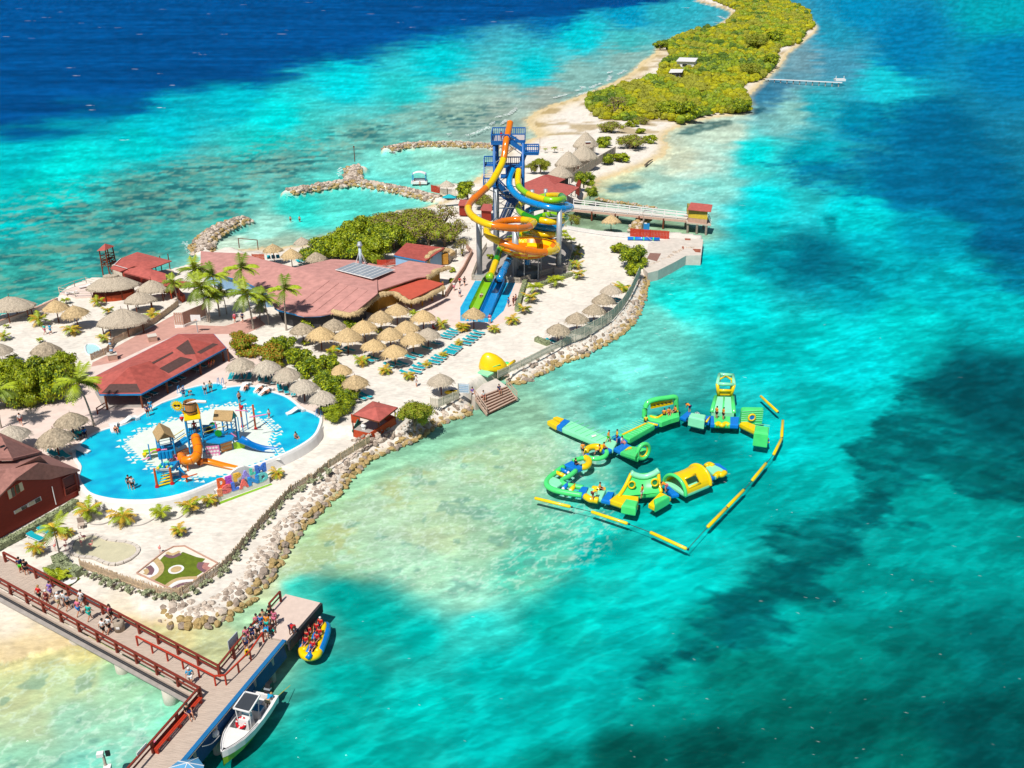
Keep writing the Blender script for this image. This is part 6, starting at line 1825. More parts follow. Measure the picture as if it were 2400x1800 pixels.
 picket_fence('bamboo_fence','ragged bamboo stake fence between the pool path and the kiosk',[W(*U('w2',1000,1462),LO+.4),W(*U('w2',1110,1390),HI-.5),W(*U('w2',1240,1310),HI-.3),W(*U('w2',1355,1240),HI-.2)],.95,MATS['bamboo'],.13,.09,2.0,ragged=.12)
 rnd=random.Random(8)
 k=0
 gsh=[make_tree('grey_shrub',.5,.6,6,260,.14,['leaf_grey','hedge'],300+i,core=.6)for i in range(2)]
 P2=[p+V3((.15,-.75,-.05))for p in fp_]
 for p,d in resample(P2,.95):
  place(gsh[k%2],p+V3((rnd.uniform(-.2,.2),rnd.uniform(-.2,.2),0)),rnd.uniform(0,6),rnd.uniform(.75,1.35),'grey-green shrub at the outer foot of the bamboo fence','shrub','shrubs along the bamboo fence');k+=1
garden()
def RY(t,x,y,Y):
 d=Vector(ray(*U(t,x,y)));k=Y/d.y
 return V3((0,0,CAMH))+d*k
def slide_tower():
 base=W(1200,585,HI)
 Yf,Yb=W(1200,588,HI).y,W(1200,588,HI).y+8.5
 o=thing('slide_tower','tall blue steel stair tower carrying three coiled tube slides','slide tower',(base.x,Yf,HI))
 st,gs=MATS['blue_steel'],MATS['grey_steel']
 def part(nm,m,fn,sm=False,parent=None):
  b=MB();fn(b);return b.build(nm,m,parent or o,sm)
 zt=RY('z3',690,460,Yf).z
 fl,frt=RY('z3',562,460,Yf),RY('z3',1000,470,Yf)
 bl,br=RY('z3',615,330,Yb),RY('z3',1048,340,Yb)
 fl.z=frt.z=bl.z=br.z=zt
 bl.x,br.x=fl.x+.1,frt.x+.1
 mid=fl.lerp(frt,.52)
 deck=[fl,mid,mid+V3((.2,2.4,0)),frt+V3((0,2.4,0)),br,bl]
 part('top_deck',mat('deck_grey',A(206,196,192),.8),lambda b:b.prism([p.xy for p in deck],zt-.15,zt))
 part('deck_beam',st,lambda b:[b.bar(a-V3((0,0,.25)),c-V3((0,0,.25)),.2,.5)for a,c in zip(deck,deck[1:]+deck[:1])])
 def railing(P,h=1.35,closed=False,step=.36):
  ro=None
  b=MB()
  for a,c in zip(P[:-1],P[1:]):b.bar(a+V3((0,0,h)),c+V3((0,0,h)),.18,.22);b.bar(a+V3((0,0,.15)),c+V3((0,0,.15)),.14,.2)
  ro=b.build('railing',st,o)
  b=MB()
  for a,c in zip(P[:-1],P[1:]):
   n=max(2,int((c-a).length/step))
   for k in range(n+1):q=a.lerp(c,k/n);b.bar(q,q+V3((0,0,h)),.1 if k%6 else .2)
  oo=b.build('balusters',st,ro);oo['kind']='stuff'
 railing([mid,fl,bl,br,frt+V3((0,2.4,0))])
 legs=[V3((fl.x+.5,Yf+.3,HI)),V3((frt.x-.4,Yf+.3,HI)),V3((fl.x+.7,Yb-.3,HI)),V3((frt.x-.2,Yb-.3,HI)),V3((fl.x+1.1,Yf+1.6,HI))]
 for p in legs:part('leg',st,lambda b:b.cyl(p,(p.x,p.y,zt-.2),.28,.26,10),True)
 lv=[HI+(zt-HI)*f for f in(.2,.4,.6,.8)]
 for i,(a,c)in enumerate(((0,1),(1,3),(3,2),(2,0))):
  for z in lv:part('girt',st,lambda b:b.bar((legs[a].x,legs[a].y,z),(legs[c].x,legs[c].y,z),.14))
  for z0,z1 in zip([HI]+lv,lv+[zt]):part('brace',gs,lambda b:b.bar((legs[a].x,legs[a].y,z0+.2),(legs[c].x,legs[c].y,z1-.2),.1))
 def landing(c,sx,sy,z):
  q=[V3((c.x-sx/2,c.y-sy/2,z)),V3((c.x+sx/2,c.y-sy/2,z)),V3((c.x+sx/2,c.y+sy/2,z)),V3((c.x-sx/2,c.y+sy/2,z))]
  part('landing',st,lambda b:b.slab(q,.3))
  return q
 def flight(a,c,w):
  d=(c-a);n=V3((-d.y,d.x,0)).normalized()*w/2
  for s in(-1,1):
   part('stringer',st,lambda b:b.bar(a+n*s,c+n*s,.14,.7))
   b=MB();b.bar(a+n*s+V3((0,0,1.2)),c+n*s+V3((0,0,1.2)),.18,.22)
   ro=b.build('railing',st,o)
   b=MB();k=int(d.length/.4)
   for i in range(k+1):q=a.lerp(c,i/k)+n*s;b.bar(q,q+V3((0,0,1.2)),.06)
   oo=b.build('balusters',st,ro);oo['kind']='stuff'
  k=max(4,int(abs(d.z)/.28))
  for i in range(k):
   q=a.lerp(c,(i+.5)/k);part('tread',mat('tread',A(190,196,204),.6),lambda b:b.bar(q-n*.92,q+n*.92,.3,.06))
 L1c=RY('z3',1085,595,Yf+.9);L1=landing(L1c,2.6,2.2,L1c.z)
 railing([L1[0],L1[1],L1[2],L1[3]],1.35)
 flight(V3((mid.x+.2,Yf+.9,zt)),V3((L1[0].x+.3,Yf+.9,L1c.z)),1.3)
 L2c=RY('z3',800,760,Yf+2.4);L2=landing(L2c,4.2,2.4,L2c.z)
 flight(V3((L1[0].x+.2,Yf+2.2,L1c.z)),V3((L2[1].x,Yf+2.4,L2c.z)),1.3)
 L3c=RY('z3',545,750,Yf+3.4);L3=landing(L3c,2.2,2.2,L3c.z);railing([L3[0],L3[3],L3[2],L3[1]])
 part('catwalk',st,lambda b:b.slab([L3[1],L2[0],L2[3],L3[2]],.25));railing([L3[2],L2[3],L2[2]])
 L4c=RY('z3',545,1010,Yf-1.0);L4=landing(L4c,2.4,2.0,L4c.z);railing([L4[3],L4[0],L4[1],L4[2]])
 flight(V3((L3c.x,L3[0].y,L3c.z)),V3((L4c.x,L4[3].y,L4c.z)),2.3)
 L5c=RY('z3',900,1210,Yf+1.0);L5=landing(L5c,2.4,2.0,L5c.z);railing([L5[0],L5[1],L5[2]])
 flight(V3((L4[1].x,L4c.y+.3,L4c.z)),V3((L5[0].x,L5c.y,L5c.z)),1.4)
 flight(V3((L5[0].x+.6,L5[3].y,L5c.z)),V3((legs[2].x+.6,Yb+.3,HI+1.5)),1.4)
 z2p=RY('z3',830,905,Yf).z
 part('start_deck',st,lambda b:b.prism([(legs[0].x+1.2,Yf-.2),(legs[1].x,Yf-.2),(legs[3].x,Yf+2.5),(legs[0].x+1.2,Yf+2.5)],z2p-.25,z2p))
 pa,pb=RY('z3',745,905,Yf-.2),RY('z3',990,905,Yf-.2)
 part('start_panel',mat('panel_blue',A(16,84,160),.5),lambda b:b.slab([V3((pa.x,Yf+.6,z2p+1.6)),V3((pb.x,Yf+.6,z2p+1.6)),V3((pb.x,Yf+.7,z2p+1.6)),V3((pa.x,Yf+.7,z2p+1.6))],1.6))
 sp=[RY('z3',640,1130,Yf-.4),RY('z3',860,1130,Yf-.4),RY('z3',870,1290,Yf-.4),RY('z3',700,1180,Yf-.4)]
 b=MB();b.add(sp+[p+V3((0,.12,0))for p in sp],[(0,3,2,1),(4,5,6,7),(0,1,5,4),(1,2,6,5),(2,3,7,6),(3,0,4,7)]);po=b.build('name_panel',MATS['panel_blue'],o)
 fc=bpy.data.curves.new('lettering','FONT');fc.body='Xpertal';fc.extrude=.02;fc.shear=.3
 fo=bpy.data.objects.new('lettering',fc);COL.objects.link(fo)
 me=bpy.data.meshes.new_from_object(fo.evaluated_get(bpy.context.evaluated_depsgraph_get()));bpy.data.objects.remove(fo)
 p0,p1=RY('z3',668,1120,Yf-.45),RY('z3',795,1195,Yf-.45)
 ux=(p1-p0);Lw=max(v.co.x for v in me.vertices);uz=V3((0,0,1))
 b=MB();b.add([p0+ux*(v.co.x/Lw)+uz*v.co.y*1.0+V3((0,-v.co.z,0))for v in me.vertices],[tuple(f.vertices)for f in me.polygons]);bpy.data.meshes.remove(me)
 b.build('lettering',MATS['white'],po)
 def flume(nm,pts,r,mats,seglen,label=None,n=12):
  P=smooth_path([RY(*p)for p in pts],7)
  acc,seg,cur=0.0,[P[0]],0
  k=0
  for a,c in zip(P[:-1],P[1:]):
   seg.append(c);acc+=(c-a).length
   if acc>seglen or c is P[-1]:
    if len(seg)>1:
     b=MB();b.tube(seg,r,n,cap=(c is P[-1]));so=b.build(nm,MATS[mats[k%len(mats)]],o,True)
     if c is not P[-1]:
      d=(seg[-1]-seg[-2]).normalized()
      q=MB();q.tube([seg[-1]-d*.05,seg[-1]+d*.05],r*1.1,n);q.build('joint_ring',MATS[mats[k%len(mats)]],so)
    k+=1;acc=0;seg=[seg[-1]]
  return P
 Z=Yf
 z3f=lambda L:[('z3',x,y,Z+d)for x,y,d in L]
 z4f=lambda L:[('z4',x,y,Z+d)for x,y,d in L]
 A1=z3f([(805,205,4.5),(795,260,3.6),(775,350,1.5),(750,470,-.6),(735,600,-1.6),(705,720,-2.8),(640,850,-5),(545,1000,-8),(410,1130,-12),(305,1225,-15),(262,1310,-18),(300,1400,-21),(400,1475,-23.5),(550,1535,-25),(720,1562,-25),(900,1575,-23),(1040,1560,-20),(1110,1510,-16),(1060,1478,-12.5),(900,1465,-10.5),(760,1478,-11),(640,1510,-13),(545,1565,-16)])
 A1+=z4f([(500,310,-18),(520,390,-20.5),(610,450,-22.5),(720,500,-23.5),(900,562,-24),(1100,608,-23),(1280,612,-21),(1395,585,-18),(1415,535,-14.5),(1365,485,-11.5),(1260,462,-10),(1150,470,-10)])
 flume('tube_slide',A1,.62,['slide_orange','slide_orange','slide_yellow','slide_yellow'][::1],4.2)
 B1=z3f([(845,815,0),(815,870,-.8),(795,950,-2),(800,1030,-3.5),(860,1120,-6),(960,1195,-9),(1100,1250,-12),(1260,1295,-14),(1430,1325,-14),(1550,1320,-11),(1590,1300,-7),(1540,1278,-3),(1420,1275,0),(1250,1290,2),(1080,1330,2),(1000,1400,-1),(1010,1480,-5),(1120,1545,-9),(1300,1580,-11),(1430,1560,-9),(1470,1520,-5),(1380,1500,-1),(1150,1520,1),(950,1560,-1)])
 B1+=z4f([(870,400,-6),(850,520,-11),(830,620,-15),(790,710,-19),(745,800,-23),(705,880,-26.5),(670,960,-29)])
 pB=flume('tube_slide',B1,.6,['slide_blue'],5.0)
 C1=z3f([(915,825,.5),(910,880,-.5),(905,960,-2),(925,1040,-4),(1010,1115,-7),(1140,1170,-10),(1280,1208,-12),(1420,1212,-12),(1500,1192,-9),(1470,1160,-5),(1370,1150,-2),(1240,1165,0),(1080,1200,1),(960,1245,-1),(915,1310,-4),(960,1385,-8),(1080,1440,-11),(1220,1475,-13),(1380,1490,-13),(1500,1468,-10),(1530,1430,-6),(1450,1405,-2),(1300,1400,1),(1130,1450,2),(1000,1530,-1),(990,1600,-5)])
 C1+=z4f([(1080,350,-9),(1220,385,-11.5),(1350,385,-11),(1390,365,-7),(1250,360,-3),(1000,380,-3),(830,430,-7),(720,500,-13),(670,580,-18),(640,680,-21.5),(600,790,-24.5),(570,880,-27),(535,950,-29)])
 flume('tube_slide',C1,.6,['slide_yellow','slide_lime','slide_yellow','slide_lime','slide_green'],4.6)
 bc=RY('z4',1030,545,Z-17)
 R=5.0
 prof=[(R,.45),(R+.2,.45),(R+.15,.1),(R*.93,-.5),(R*.8,-1.0),(R*.6,-1.5),(R*.3,-1.9),(.5,-2.1)]
 n=24
 for i in range(len(prof)-1):
  b=MB()
  vs=[(bc.x+math.cos(2*PI*j/n)*r,bc.y+math.sin(2*PI*j/n)*r,bc.z+z)for r,z in prof[i:i+2]for j in range(n)]
  b.v=vs
  for j in range(n):
   b.f.append((j,(j+1)%n,n+(j+1)%n,n+j));b.m.append((i+j//2)%2)
  b.build('bowl_ring',[MATS['slide_orange'],MATS['slide_yellow']],o,True)
 b=MB();b.lathe(bc,[(.5,-2.1),(.5,-3.2)],14,cap=False);b.build('bowl_outlet',MATS['slide_blue'],o)
 for k in range(10):
  a=2*PI*k/10;p=V3((bc.x+math.cos(a)*R*.72,bc.y+math.sin(a)*R*.72,bc.z-1.2))
  part('bowl_strut',gs,lambda b:b.bar(p,(p.x*.4+bc.x*.6,p.y*.4+bc.y*.6,bc.z-2.6),.1))
 for k in range(6):
  a=2*PI*k/6+.3;p=V3((bc.x+math.cos(a)*2.6,bc.y+math.sin(a)*2.6,HI))
  part('bowl_leg',gs,lambda b:b.bar(p,(p.x,p.y,bc.z-1.4),.16))
 part('pump_drum',mat('drum',A(84,100,110),.6),lambda b:b.lathe((bc.x,bc.y+.3,HI),[(2.2,0),(2.2,1.5),(2.0,1.6)],20),True)
 cols=[('z4',410,908,130,.5),('z4',872,940,330,.58),('z4',1430,870,10+40,.48),('z4',632,660,-200,.46),('z4',1085,560,-195,.4),('z4',1255,540,-205,.36)]
 tops=[]
 for t,x,y,yt,r in cols:
  p=GP(t,x,y);h=up(p,*U(t,x,yt));tops.append(p+V3((0,0,h)))
  part('column',gs,lambda b:b.cyl(p,p+V3((0,0,h)),r,r,14),True)
  part('column_foot',mat('foot_grey',A(150,160,168),.6),lambda b:b.cyl(p,p+V3((0,0,.12)),r*1.6,r*1.6,14))
 p=GP('z4',1430,880);part('plinth',MATS['concrete_grey'],lambda b:b.box(p+V3((0,0,.6)),(1.6,1.6,1.2)))
 def arm(ci,f,t,x,y,d):
  c=tops[ci].copy();c.z=HI+(c.z-HI)*f
  q=RY(t,x,y,Z+d)
  part('slide_arm',gs,lambda b:b.bar(c,q,.14))
 for a in((0,.97,'z3',330,1400,-21),(0,.8,'z4',520,330,-18),(1,.98,'z4',870,300,-23.5),(1,.7,'z4',900,590,-23.5),(2,.8,'z3',1420,1340,-14),(2,.72,'z3',1400,1490,-13),(2,.45,'z4',1395,600,-18),(3,.95,'z3',470,1050,-9),(3,.95,'z3',800,1080,-5),(3,.6,'z3',640,1500,-13),(3,.72,'z3',950,1300,-3),(4,.95,'z3',960,1180,-9),(4,.95,'z3',1260,1180,0),(4,.6,'z3',1100,1450,-11),(5,.95,'z3',1250,1215,-12),(5,.6,'z3',1300,1480,-13),(5,.6,'z3',1480,1440,-8),(2,.3,'z4',1240,660,-17),(1,.45,'z4',1000,700,-17)):
  arm(*a)
 for(i,j,f)in((3,4,.9),(4,5,.9),(3,0,.6),(5,2,.6),(3,4,.5),(4,5,.5)):
  a,c=tops[i].copy(),tops[j].copy();a.z=HI+(a.z-HI)*f;c.z=HI+(c.z-HI)*f*.95
  part('tie_rod',gs,lambda b:b.bar(a,c,.12))
 zl=HI+.03
 M_=[WZ('z4',x,y,zl)for x,y in((352,982),(870,1012),(722,1372),(560,1522),(160,1502),(158,1332))]
 so=thing('splash_pad','bright blue splash-down pad below the slide tower','splash pad',M_[0])
 b=MB();b.prism([p.xy for p in M_],HI-.05,zl);b.build('pad',mat('splash_blue',A(0,170,236),.35,.14,.7,rgb2=A(40,205,245)),so)
 b=MB();q=[(p-(M_[0]+M_[3])/2)*.97+(M_[0]+M_[3])/2 for p in M_];b.add([(p.x,p.y,zl+.05)for p in q],[tuple(range(6))]);b.build('water',MATS['pool_water'],so)
 for k,(a,c,m,edge)in enumerate((((525,970),(345,1350),'slide_lime','slide_green'),((668,985),(470,1445),'slide_blue','slide_mid_blue'))):
  p0,p1=WZ('z4',*a,HI+.75),WZ('z4',*c,HI+.3)
  d=(p1-p0).normalized();nn=V3((-d.y,d.x,0)).normalized()
  t=thing('run_out_lane',['open lime green run-out lane of the slide','open blue run-out lane of the slide'][k],'slide lane',V3((p1.x,p1.y,HI)))
  b=MB()
  for p in(p0,p1):b.v+=[tuple(p+nn*.85+V3((0,0,.35))),tuple(p+nn*.6-V3((0,0,.2))),tuple(p-nn*.6-V3((0,0,.2))),tuple(p-nn*.85+V3((0,0,.35)))]
  b.f=[(0,1,5,4),(1,2,6,5),(2,3,7,6)];b.m=[0]*3;b.build('trough',MATS[m],t)
  for s in(-1,1):
   b=MB();b.bar(p0+nn*s*.88+V3((0,0,.35)),p1+nn*s*.88+V3((0,0,.35)),.12,.1);b.build('lip',MATS[edge],t)
   b=MB();b.add([p0+nn*s*.92+V3((0,0,.3)),p1+nn*s*.92+V3((0,0,.3)),V3((p1.x+nn.x*s*.95,p1.y+nn.y*s*.95,HI)),V3((p0.x+nn.x*s*.95,p0.y+nn.y*s*.95,HI))],[(0,1,2,3),(3,2,1,0)]);b.build('side_skirt',MATS[edge],t)
  b=MB();b.tube([p0-d*1.2+V3((0,0,.45)),p0+V3((0,0,.3)),p0+d*.9+V3((0,0,.2))],[.62,.78,.85],12,cap=False);b.build('tunnel_mouth',MATS[m],t,True)
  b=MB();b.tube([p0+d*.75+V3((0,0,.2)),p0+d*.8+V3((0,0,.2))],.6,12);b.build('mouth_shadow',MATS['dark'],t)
  if k==0:
   q=p0.lerp(p1,.55);person(q+V3((0,0,-.15)),math.atan2(d.x,-d.y),'lie','white','black','rider lying in the open lime green lane',dark=False)
 picket_fence('base_fence','white picket fence around the slide tower base',[GP('z4',500,560),GP('z4',400,720),GP('z4',305,980),GP('z4',600,985),GP('z4',930,1020),GP('z4',1300,900),GP('z4',1560,850),GP('z4',1610,610),GP('z4',1480,480)],1.1,MATS['fence_tan'],.24,.1,2.4)
 picket_fence('pond_fence','white picket fence between the sand and the shallow pond',[GP('b2',215,655),GP('b2',400,690),GP('b2',700,735),GP('b2',990,765)],1.0,MATS['white'],.26,.13,2.6)
 t0=RY('z3',690,440,Z+2.0);t0.z=zt
 person(t0,2.6,'stand','red','red','slide attendant in red on the top platform',dark=True)
 person(RY('z4',1005,560,Z-17)+V3((0,0,-1.2)),1.0,'sit','red','black','rider in red sitting inside the orange bowl')
slide_tower()
def aqua():
 w4=lambda x,y,z=0.0:WZ('w4',x,y,z)
 GR,MT,YE,BL=MATS['inf_green'],MATS['inf_mint'],MATS['inf_yellow'],MATS['inf_blue']
 def pad(pts,h,bev=.14,z0=-.12):
  P=[w4(*p,h*.8)if len(p)==2 else Vector(p)for p in pts]
  n=len(P);c=sum(P,V3((0,0,0)))/n
  b=MB();b.flat=1;rings=[]
  R=max(.3,min((p-c).length for p in P))
  for ins,z in((bev,z0),(0,z0+.18),(0,h-bev),(bev*.35,h-bev*.3),(bev,h)):
   rings.append([(p.x+(c.x-p.x)*ins/R,p.y+(c.y-p.y)*ins/R,z)for p in P])
  vs=[v for r in rings for v in r]
  fs=[(i*n+j,i*n+(j+1)%n,(i+1)*n+(j+1)%n,(i+1)*n+j)for i in range(4)for j in range(n)]
  a=0.5*sum(P[i].x*P[(i+1)%n].y-P[(i+1)%n].x*P[i].y for i in range(n))
  fs.append(tuple(4*n+j for j in range(n)))
  if a<0:fs=[tuple(reversed(f))for f in fs]
  b.add(vs,fs)
  return b
 def T(name,label,x,y,cat='inflatable'):
  p=w4(x,y);return thing(name,label,cat,p,0,'inflatables of the floating water park')
 def ribs(o,a,q,w,m,n,z):
  for k in range(1,n):
   c=a.lerp(q,k/n);d=(q-a).normalized();s=V3((-d.y,d.x,0))*w/2
   b=MB();b.bar(c-s+V3((0,0,z)),c+s+V3((0,0,z)),.07,.03);b.build('seam',m,o)
 def roll(o,nm,m,pts,r,n=10):
  b=MB();b.tube(smooth_path(pts,4)if len(pts)>2 else pts,r,n);return b.build(nm,m,o,True)
 o=T('runway','long green inflatable runway with a forked yellow end',470,620)
 pad([(320,505),(725,690),(690,755),(245,570)],.5).build('runway_pad',MT,o,True)
 ribs(o,w4(285,540,0),w4(700,722,0),2.6,GR,9,.5)
 pad([(200,552),(245,572),(322,505),(268,488)],.55).build('collar',BL,o,True)
 for q in(((120,508),(160,492),(235,530),(200,552)),((170,478),(200,468),(268,490),(232,515))):pad(q,.6).build('prong',YE,o,True)
 b=MB();b.slab([w4(500,630,.56),w4(540,620,.56),(w4(545,632,.56)),w4(510,645,.56)],.01);b.build('logo_mark',MATS['white'],o)
 o=T('junction_mat','blue inflatable mat joining the runway and the ring path',610,745);pad([(530,718),(605,700),(690,752),(632,785)],.42).build('mat',BL,o,True)
 roll(o,'bumper',YE,[w4(540,745,.5),w4(590,760,.5)],.25)
 o=T('junction_mat','blue inflatable mat between runway and ring-ended wedge',770,730);pad([(692,745),(785,690),(850,720),(752,775)],.42).build('mat',BL,o,True)
 o=T('junction_mat','blue inflatable mat at the foot of the yellow-striped bridge',740,660);pad([(680,640),(720,620),(815,680),(790,692)],.42).build('mat',BL,o,True)
 o=T('ring_wedge','green inflatable wedge ending in an upright ring',880,770)
 b=pad([(752,775),(832,722),(985,745),(905,832)],.5);b.build('base',GR,o,True)
 b=MB();A0,A1,A2,A3=w4(760,775,.45),w4(835,728,.45),w4(920,738,1.2),w4(880,815,1.2)
 b.slab([A0,A3,A2,A1],.35);b.build('ramp',GR,o)
 b=MB();b.slab([w4(790,755,.62),w4(850,738,.8),w4(850,728,.82),w4(820,728,.66)],.05);b.build('arrow',YE,o)
 c=w4(950,765,.95);ax=V3((.5,-.85,0)).normalized();sd_=V3((-ax.y,ax.x,0))
 ring=[c+sd_*math.cos(a)*.85+V3((0,0,math.sin(a)*.95))for a in[2*PI*k/20 for k in range(20)]]
 b=MB();b.tube(ring,.24,8,closed=True,upv=tuple(ax));b.build('ring',GR,o,True)
 ring=[c+sd_*math.cos(a)*.6+V3((0,0,math.sin(a)*.7))for a in[2*PI*k/20 for k in range(20)]]
 b=MB();b.tube(ring,.1,6,closed=True,upv=tuple(ax));b.build('ring_lining',YE,o,True)
 o=T('striped_bridge','green inflatable bridge with a long yellow stripe',900,590)
 pad([(740,630),(985,518),(1050,545),(832,668)],.6).build('deck',GR,o,True);ribs(o,w4(775,650,0),w4(1010,535,0),2.4,MT,10,.6)
 b=MB();b.slab([w4(765,615,.68),w4(965,520,.68),w4(985,522,.68),w4(780,622,.68)],.06);b.build('stripe',YE,o)
 o=T('junction_mat','blue and yellow inflatable mat under the arched wall',1030,520);pad([(960,510),(1010,495),(1095,530),(1060,545)],.45).build('mat',BL,o,True);roll(o,'bumper',YE,[w4(990,520,.55),w4(1075,540,.55)],.14)
 o=T('arched_wall','tall green arched inflatable wall with yellow window panel',1100,460)
 pad([(948,470),(1010,500),(1110,520),(1190,490),(1262,470),(1255,420),(1150,430),(1080,475),(1000,455)],.8).build('bench',GR,o,True)
 bk=w4(965,470,.0);be=w4(1240,415,.0);Yb=(bk.y+be.y)/2
 fr=[RY('w4',x,y,bk.y+(be.y-bk.y)*(x-960)/280)for x,y in((960,470),(965,400),(990,345),(1060,318),(1150,305),(1225,298),(1232,340),(1238,420))]
 roll(o,'arch_tube',GR,fr,.34)
 PN=[RY('w4',x,y,bk.y+(be.y-bk.y)*(x-960)/280)for x,y in((1015,400),(1010,345),(1205,310),(1208,360))]
 b=MB();b.add(PN+[p+V3((0,.3,0))for p in PN],[(0,3,2,1),(4,5,6,7),(0,1,5,4),(1,2,6,5),(2,3,7,6),(3,0,4,7)]);b.f=[tuple(reversed(f))for f in b.f];po=b.build('window_panel',YE,o)
 for k in range(5):
  p=PN[0].lerp(PN[1],.5).lerp(PN[3].lerp(PN[2],.5),.15+.17*k)+V3((0,-.02,0));b=MB();b.box(p,(.45,.04,.1),.12);b.build('print',MATS['dark_inside'],po)
 roll(o,'edge_roll',YE,[w4(1010,462,.85),w4(1070,475,.85),w4(1150,432,.85),w4(1250,420,.85)],.14)
 o=T('junction_mat','blue inflatable mat between arched wall and lettered block',1310,455);pad([(1268,472),(1335,418),(1372,440),(1318,490)],.45).build('mat',BL,o,True)
 o=T('lettered_block','green inflatable block printed with a white crest',1415,450);pad([(1340,480),(1360,445),(1490,465),(1478,512)],1.3,.2).build('block',MT,o,True)
 f0,f1=w4(1342,492,0),w4(1478,518,0)
 for k in range(7):
  p=f0.lerp(f1,.1+.13*k)+V3((0,.12,.5));b=MB();b.box(p,(.26,.03,.3),.1);b.build('letter_mark',MATS['white'],o)
 for k in range(5):
  p=f0.lerp(f1,.5)+V3((0,.1,.85));a=PI*(.1+.2*k);b=MB();b.bar(p,p+V3((math.cos(a)*.4,0,math.sin(a)*.4)),.09,.03,(0,1,0));b.build('crest_leaf',MATS['white'],o)
 o=T('junction_mat','small blue inflatable mat left of the climbing tower',1510,490);pad([(1492,460),(1535,462),(1520,520),(1480,512)],.45).build('mat',BL,o,True);roll(o,'bumper',YE,[w4(1495,512,.5),w4(1525,470,.5)],.12)
 o=T('climbing_tower','inflatable climbing tower with green slide and open yellow frame',1640,480)
 pad([(1532,462),(1780,472),(1772,542),(1530,532)],.5).build('raft',GR,o,True)
 pad([(1530,462),(1560,462),(1565,535),(1530,532)],.56).build('corner_mat',BL,o,True);pad([(1700,470),(1780,472),(1772,542),(1700,540)],.56).build('corner_mat',BL,o,True)
 roll(o,'step_roll',YE,[w4(1575,540,.3),w4(1600,525,.4),w4(1630,545,.3),w4(1660,525,.4),w4(1690,542,.3)],.28)
 Ybk=w4(1640,440,.5).y
 s0,s1=w4(1540,425,.6),w4(1735,435,.6)
 t0,t1=RY('w4',1575,292,Ybk+3.5),RY('w4',1722,298,Ybk+3.5)
 b=MB();b.slab([s0,s1,t1,t0],.6);b.build('slide_slope',MT,o)
 roll(o,'slope_roll',GR,[s0,t0],.25);roll(o,'slope_roll',GR,[s1,t1],.25);roll(o,'slope_seam',GR,[s0.lerp(s1,.5)+V3((0,0,.05)),t0.lerp(t1,.5)+V3((0,0,.05))],.1)
 pad([w4(1535,440,.2),w4(1740,445,.2),w4(1740,300,.2),w4(1560,300,.2)],.6).build('float_base',GR,o,True)
 Yf2=t0.y+.3
 lo=[RY('w4',1600,285,Yf2),RY('w4',1710,285,Yf2)];hi=[RY('w4',1590,182,Yf2),RY('w4',1735,190,Yf2)];bk2=[RY('w4',1608,100,Yf2+3.0),RY('w4',1725,108,Yf2+3.0)]
 for a,q in((lo[0],hi[0]),(lo[1],hi[1])):roll(o,'frame_tube',YE,[a,q],.22)
 roll(o,'frame_tube',YE,[lo[0].lerp(hi[0],.45),lo[1].lerp(hi[1],.45)],.18);roll(o,'top_tube',MT,[hi[0],hi[1]],.22)
 for a,q in((hi[0],bk2[0]),(hi[1],bk2[1]),(bk2[0],bk2[1])):roll(o,'top_tube',MT,[a,q],.22)
 bz=[V3((p.x,p.y,.3))for p in bk2]
 for a,q in zip(bz,bk2):roll(o,'frame_tube',YE,[a,q],.22)
 m_=bk2[0].lerp(bk2[1],.5)+V3((0,0,-.2));roll(o,'brace_tube',YE,[m_,hi[0].lerp(bk2[0],.4)],.14);roll(o,'brace_tube',YE,[m_,hi[1].lerp(bk2[1],.4)],.14)
 b=MB();b.add([lo[0]+V3((-.1,.1,0)),lo[1]+V3((.1,.1,0)),lo[1].lerp(hi[1],.42)+V3((0,.1,0)),lo[0].lerp(hi[0],.42)+V3((0,.1,0))],[(0,1,2,3),(3,2,1,0)]);b.build('front_panel',YE,o)
 o=T('slalom_wall','green inflatable slalom wall with a round window',1880,500)
 pad([(1782,530),(1810,500),(1960,560),(1925,600)],.5).build('raft',YE,o,True)
 a,q=w4(1792,530,.0),w4(2030,560,.0)
 W1=[w4(1790,530,.2),w4(1930,590,.2)]
 n0=[W1[0],W1[0]+V3((.1,1.0,0)),w4(1975,520,.2)+V3((.2,.6,0)),w4(1975,520,.2)]
 pad(n0,2.1,.25).build('wall',GR,o,True)
 pad([(1905,620),(2030,638),(2035,575),(1915,560)],1.9,.25).build('block',GR,o,True)
 for k in range(6):
  z=.35+.28*k;b=MB();b.bar(n0[0]+V3((0,-.04,z)),n0[3]+V3((0,-.04,z)),.05,.06);b.build('seam',MT,o)
 for k in range(6):
  z=.3+.25*k;b=MB();b.bar(w4(1905,622,0)+V3((0,-.04,z)),w4(2030,640,0)+V3((0,-.04,z)),.05,.06);b.build('seam',MT,o)
 c=n0[0].lerp(n0[3],.45)+V3((.1,-.12,.9));dd=(n0[3]-n0[0]).normalized()
 b=MB();b.tube([c+dd*math.cos(t)*.42+V3((0,0,math.sin(t)*.42))for t in[2*PI*k/16 for k in range(16)]],.12,6,closed=True,upv=(0,1,0));b.build('window_ring',YE,o,True)
 b=MB();b.lathe((0,0,0),[(.4,0),(.4,.05)],14);
 b.v=[tuple(c+dd*v[0]+V3((0,0,v[1]))+V3((0,-.03*(1 if v[2]else 0),0)))for v in b.v];b.build('window_hole',BL,o)
 pad([(1902,650),(2040,668),(2040,685),(1905,668)],.3,.08).build('step_mat',BL,o,True);roll(o,'bumper',YE,[w4(1905,645,.3),w4(2035,660,.3)],.13);roll(o,'bumper',YE,[w4(1905,672,.15),w4(2040,688,.15)],.13)
 o=T('ring_path','winding path of green and yellow inflatable rings with blue mats',480,810)
 c=w4(560,770,.3)
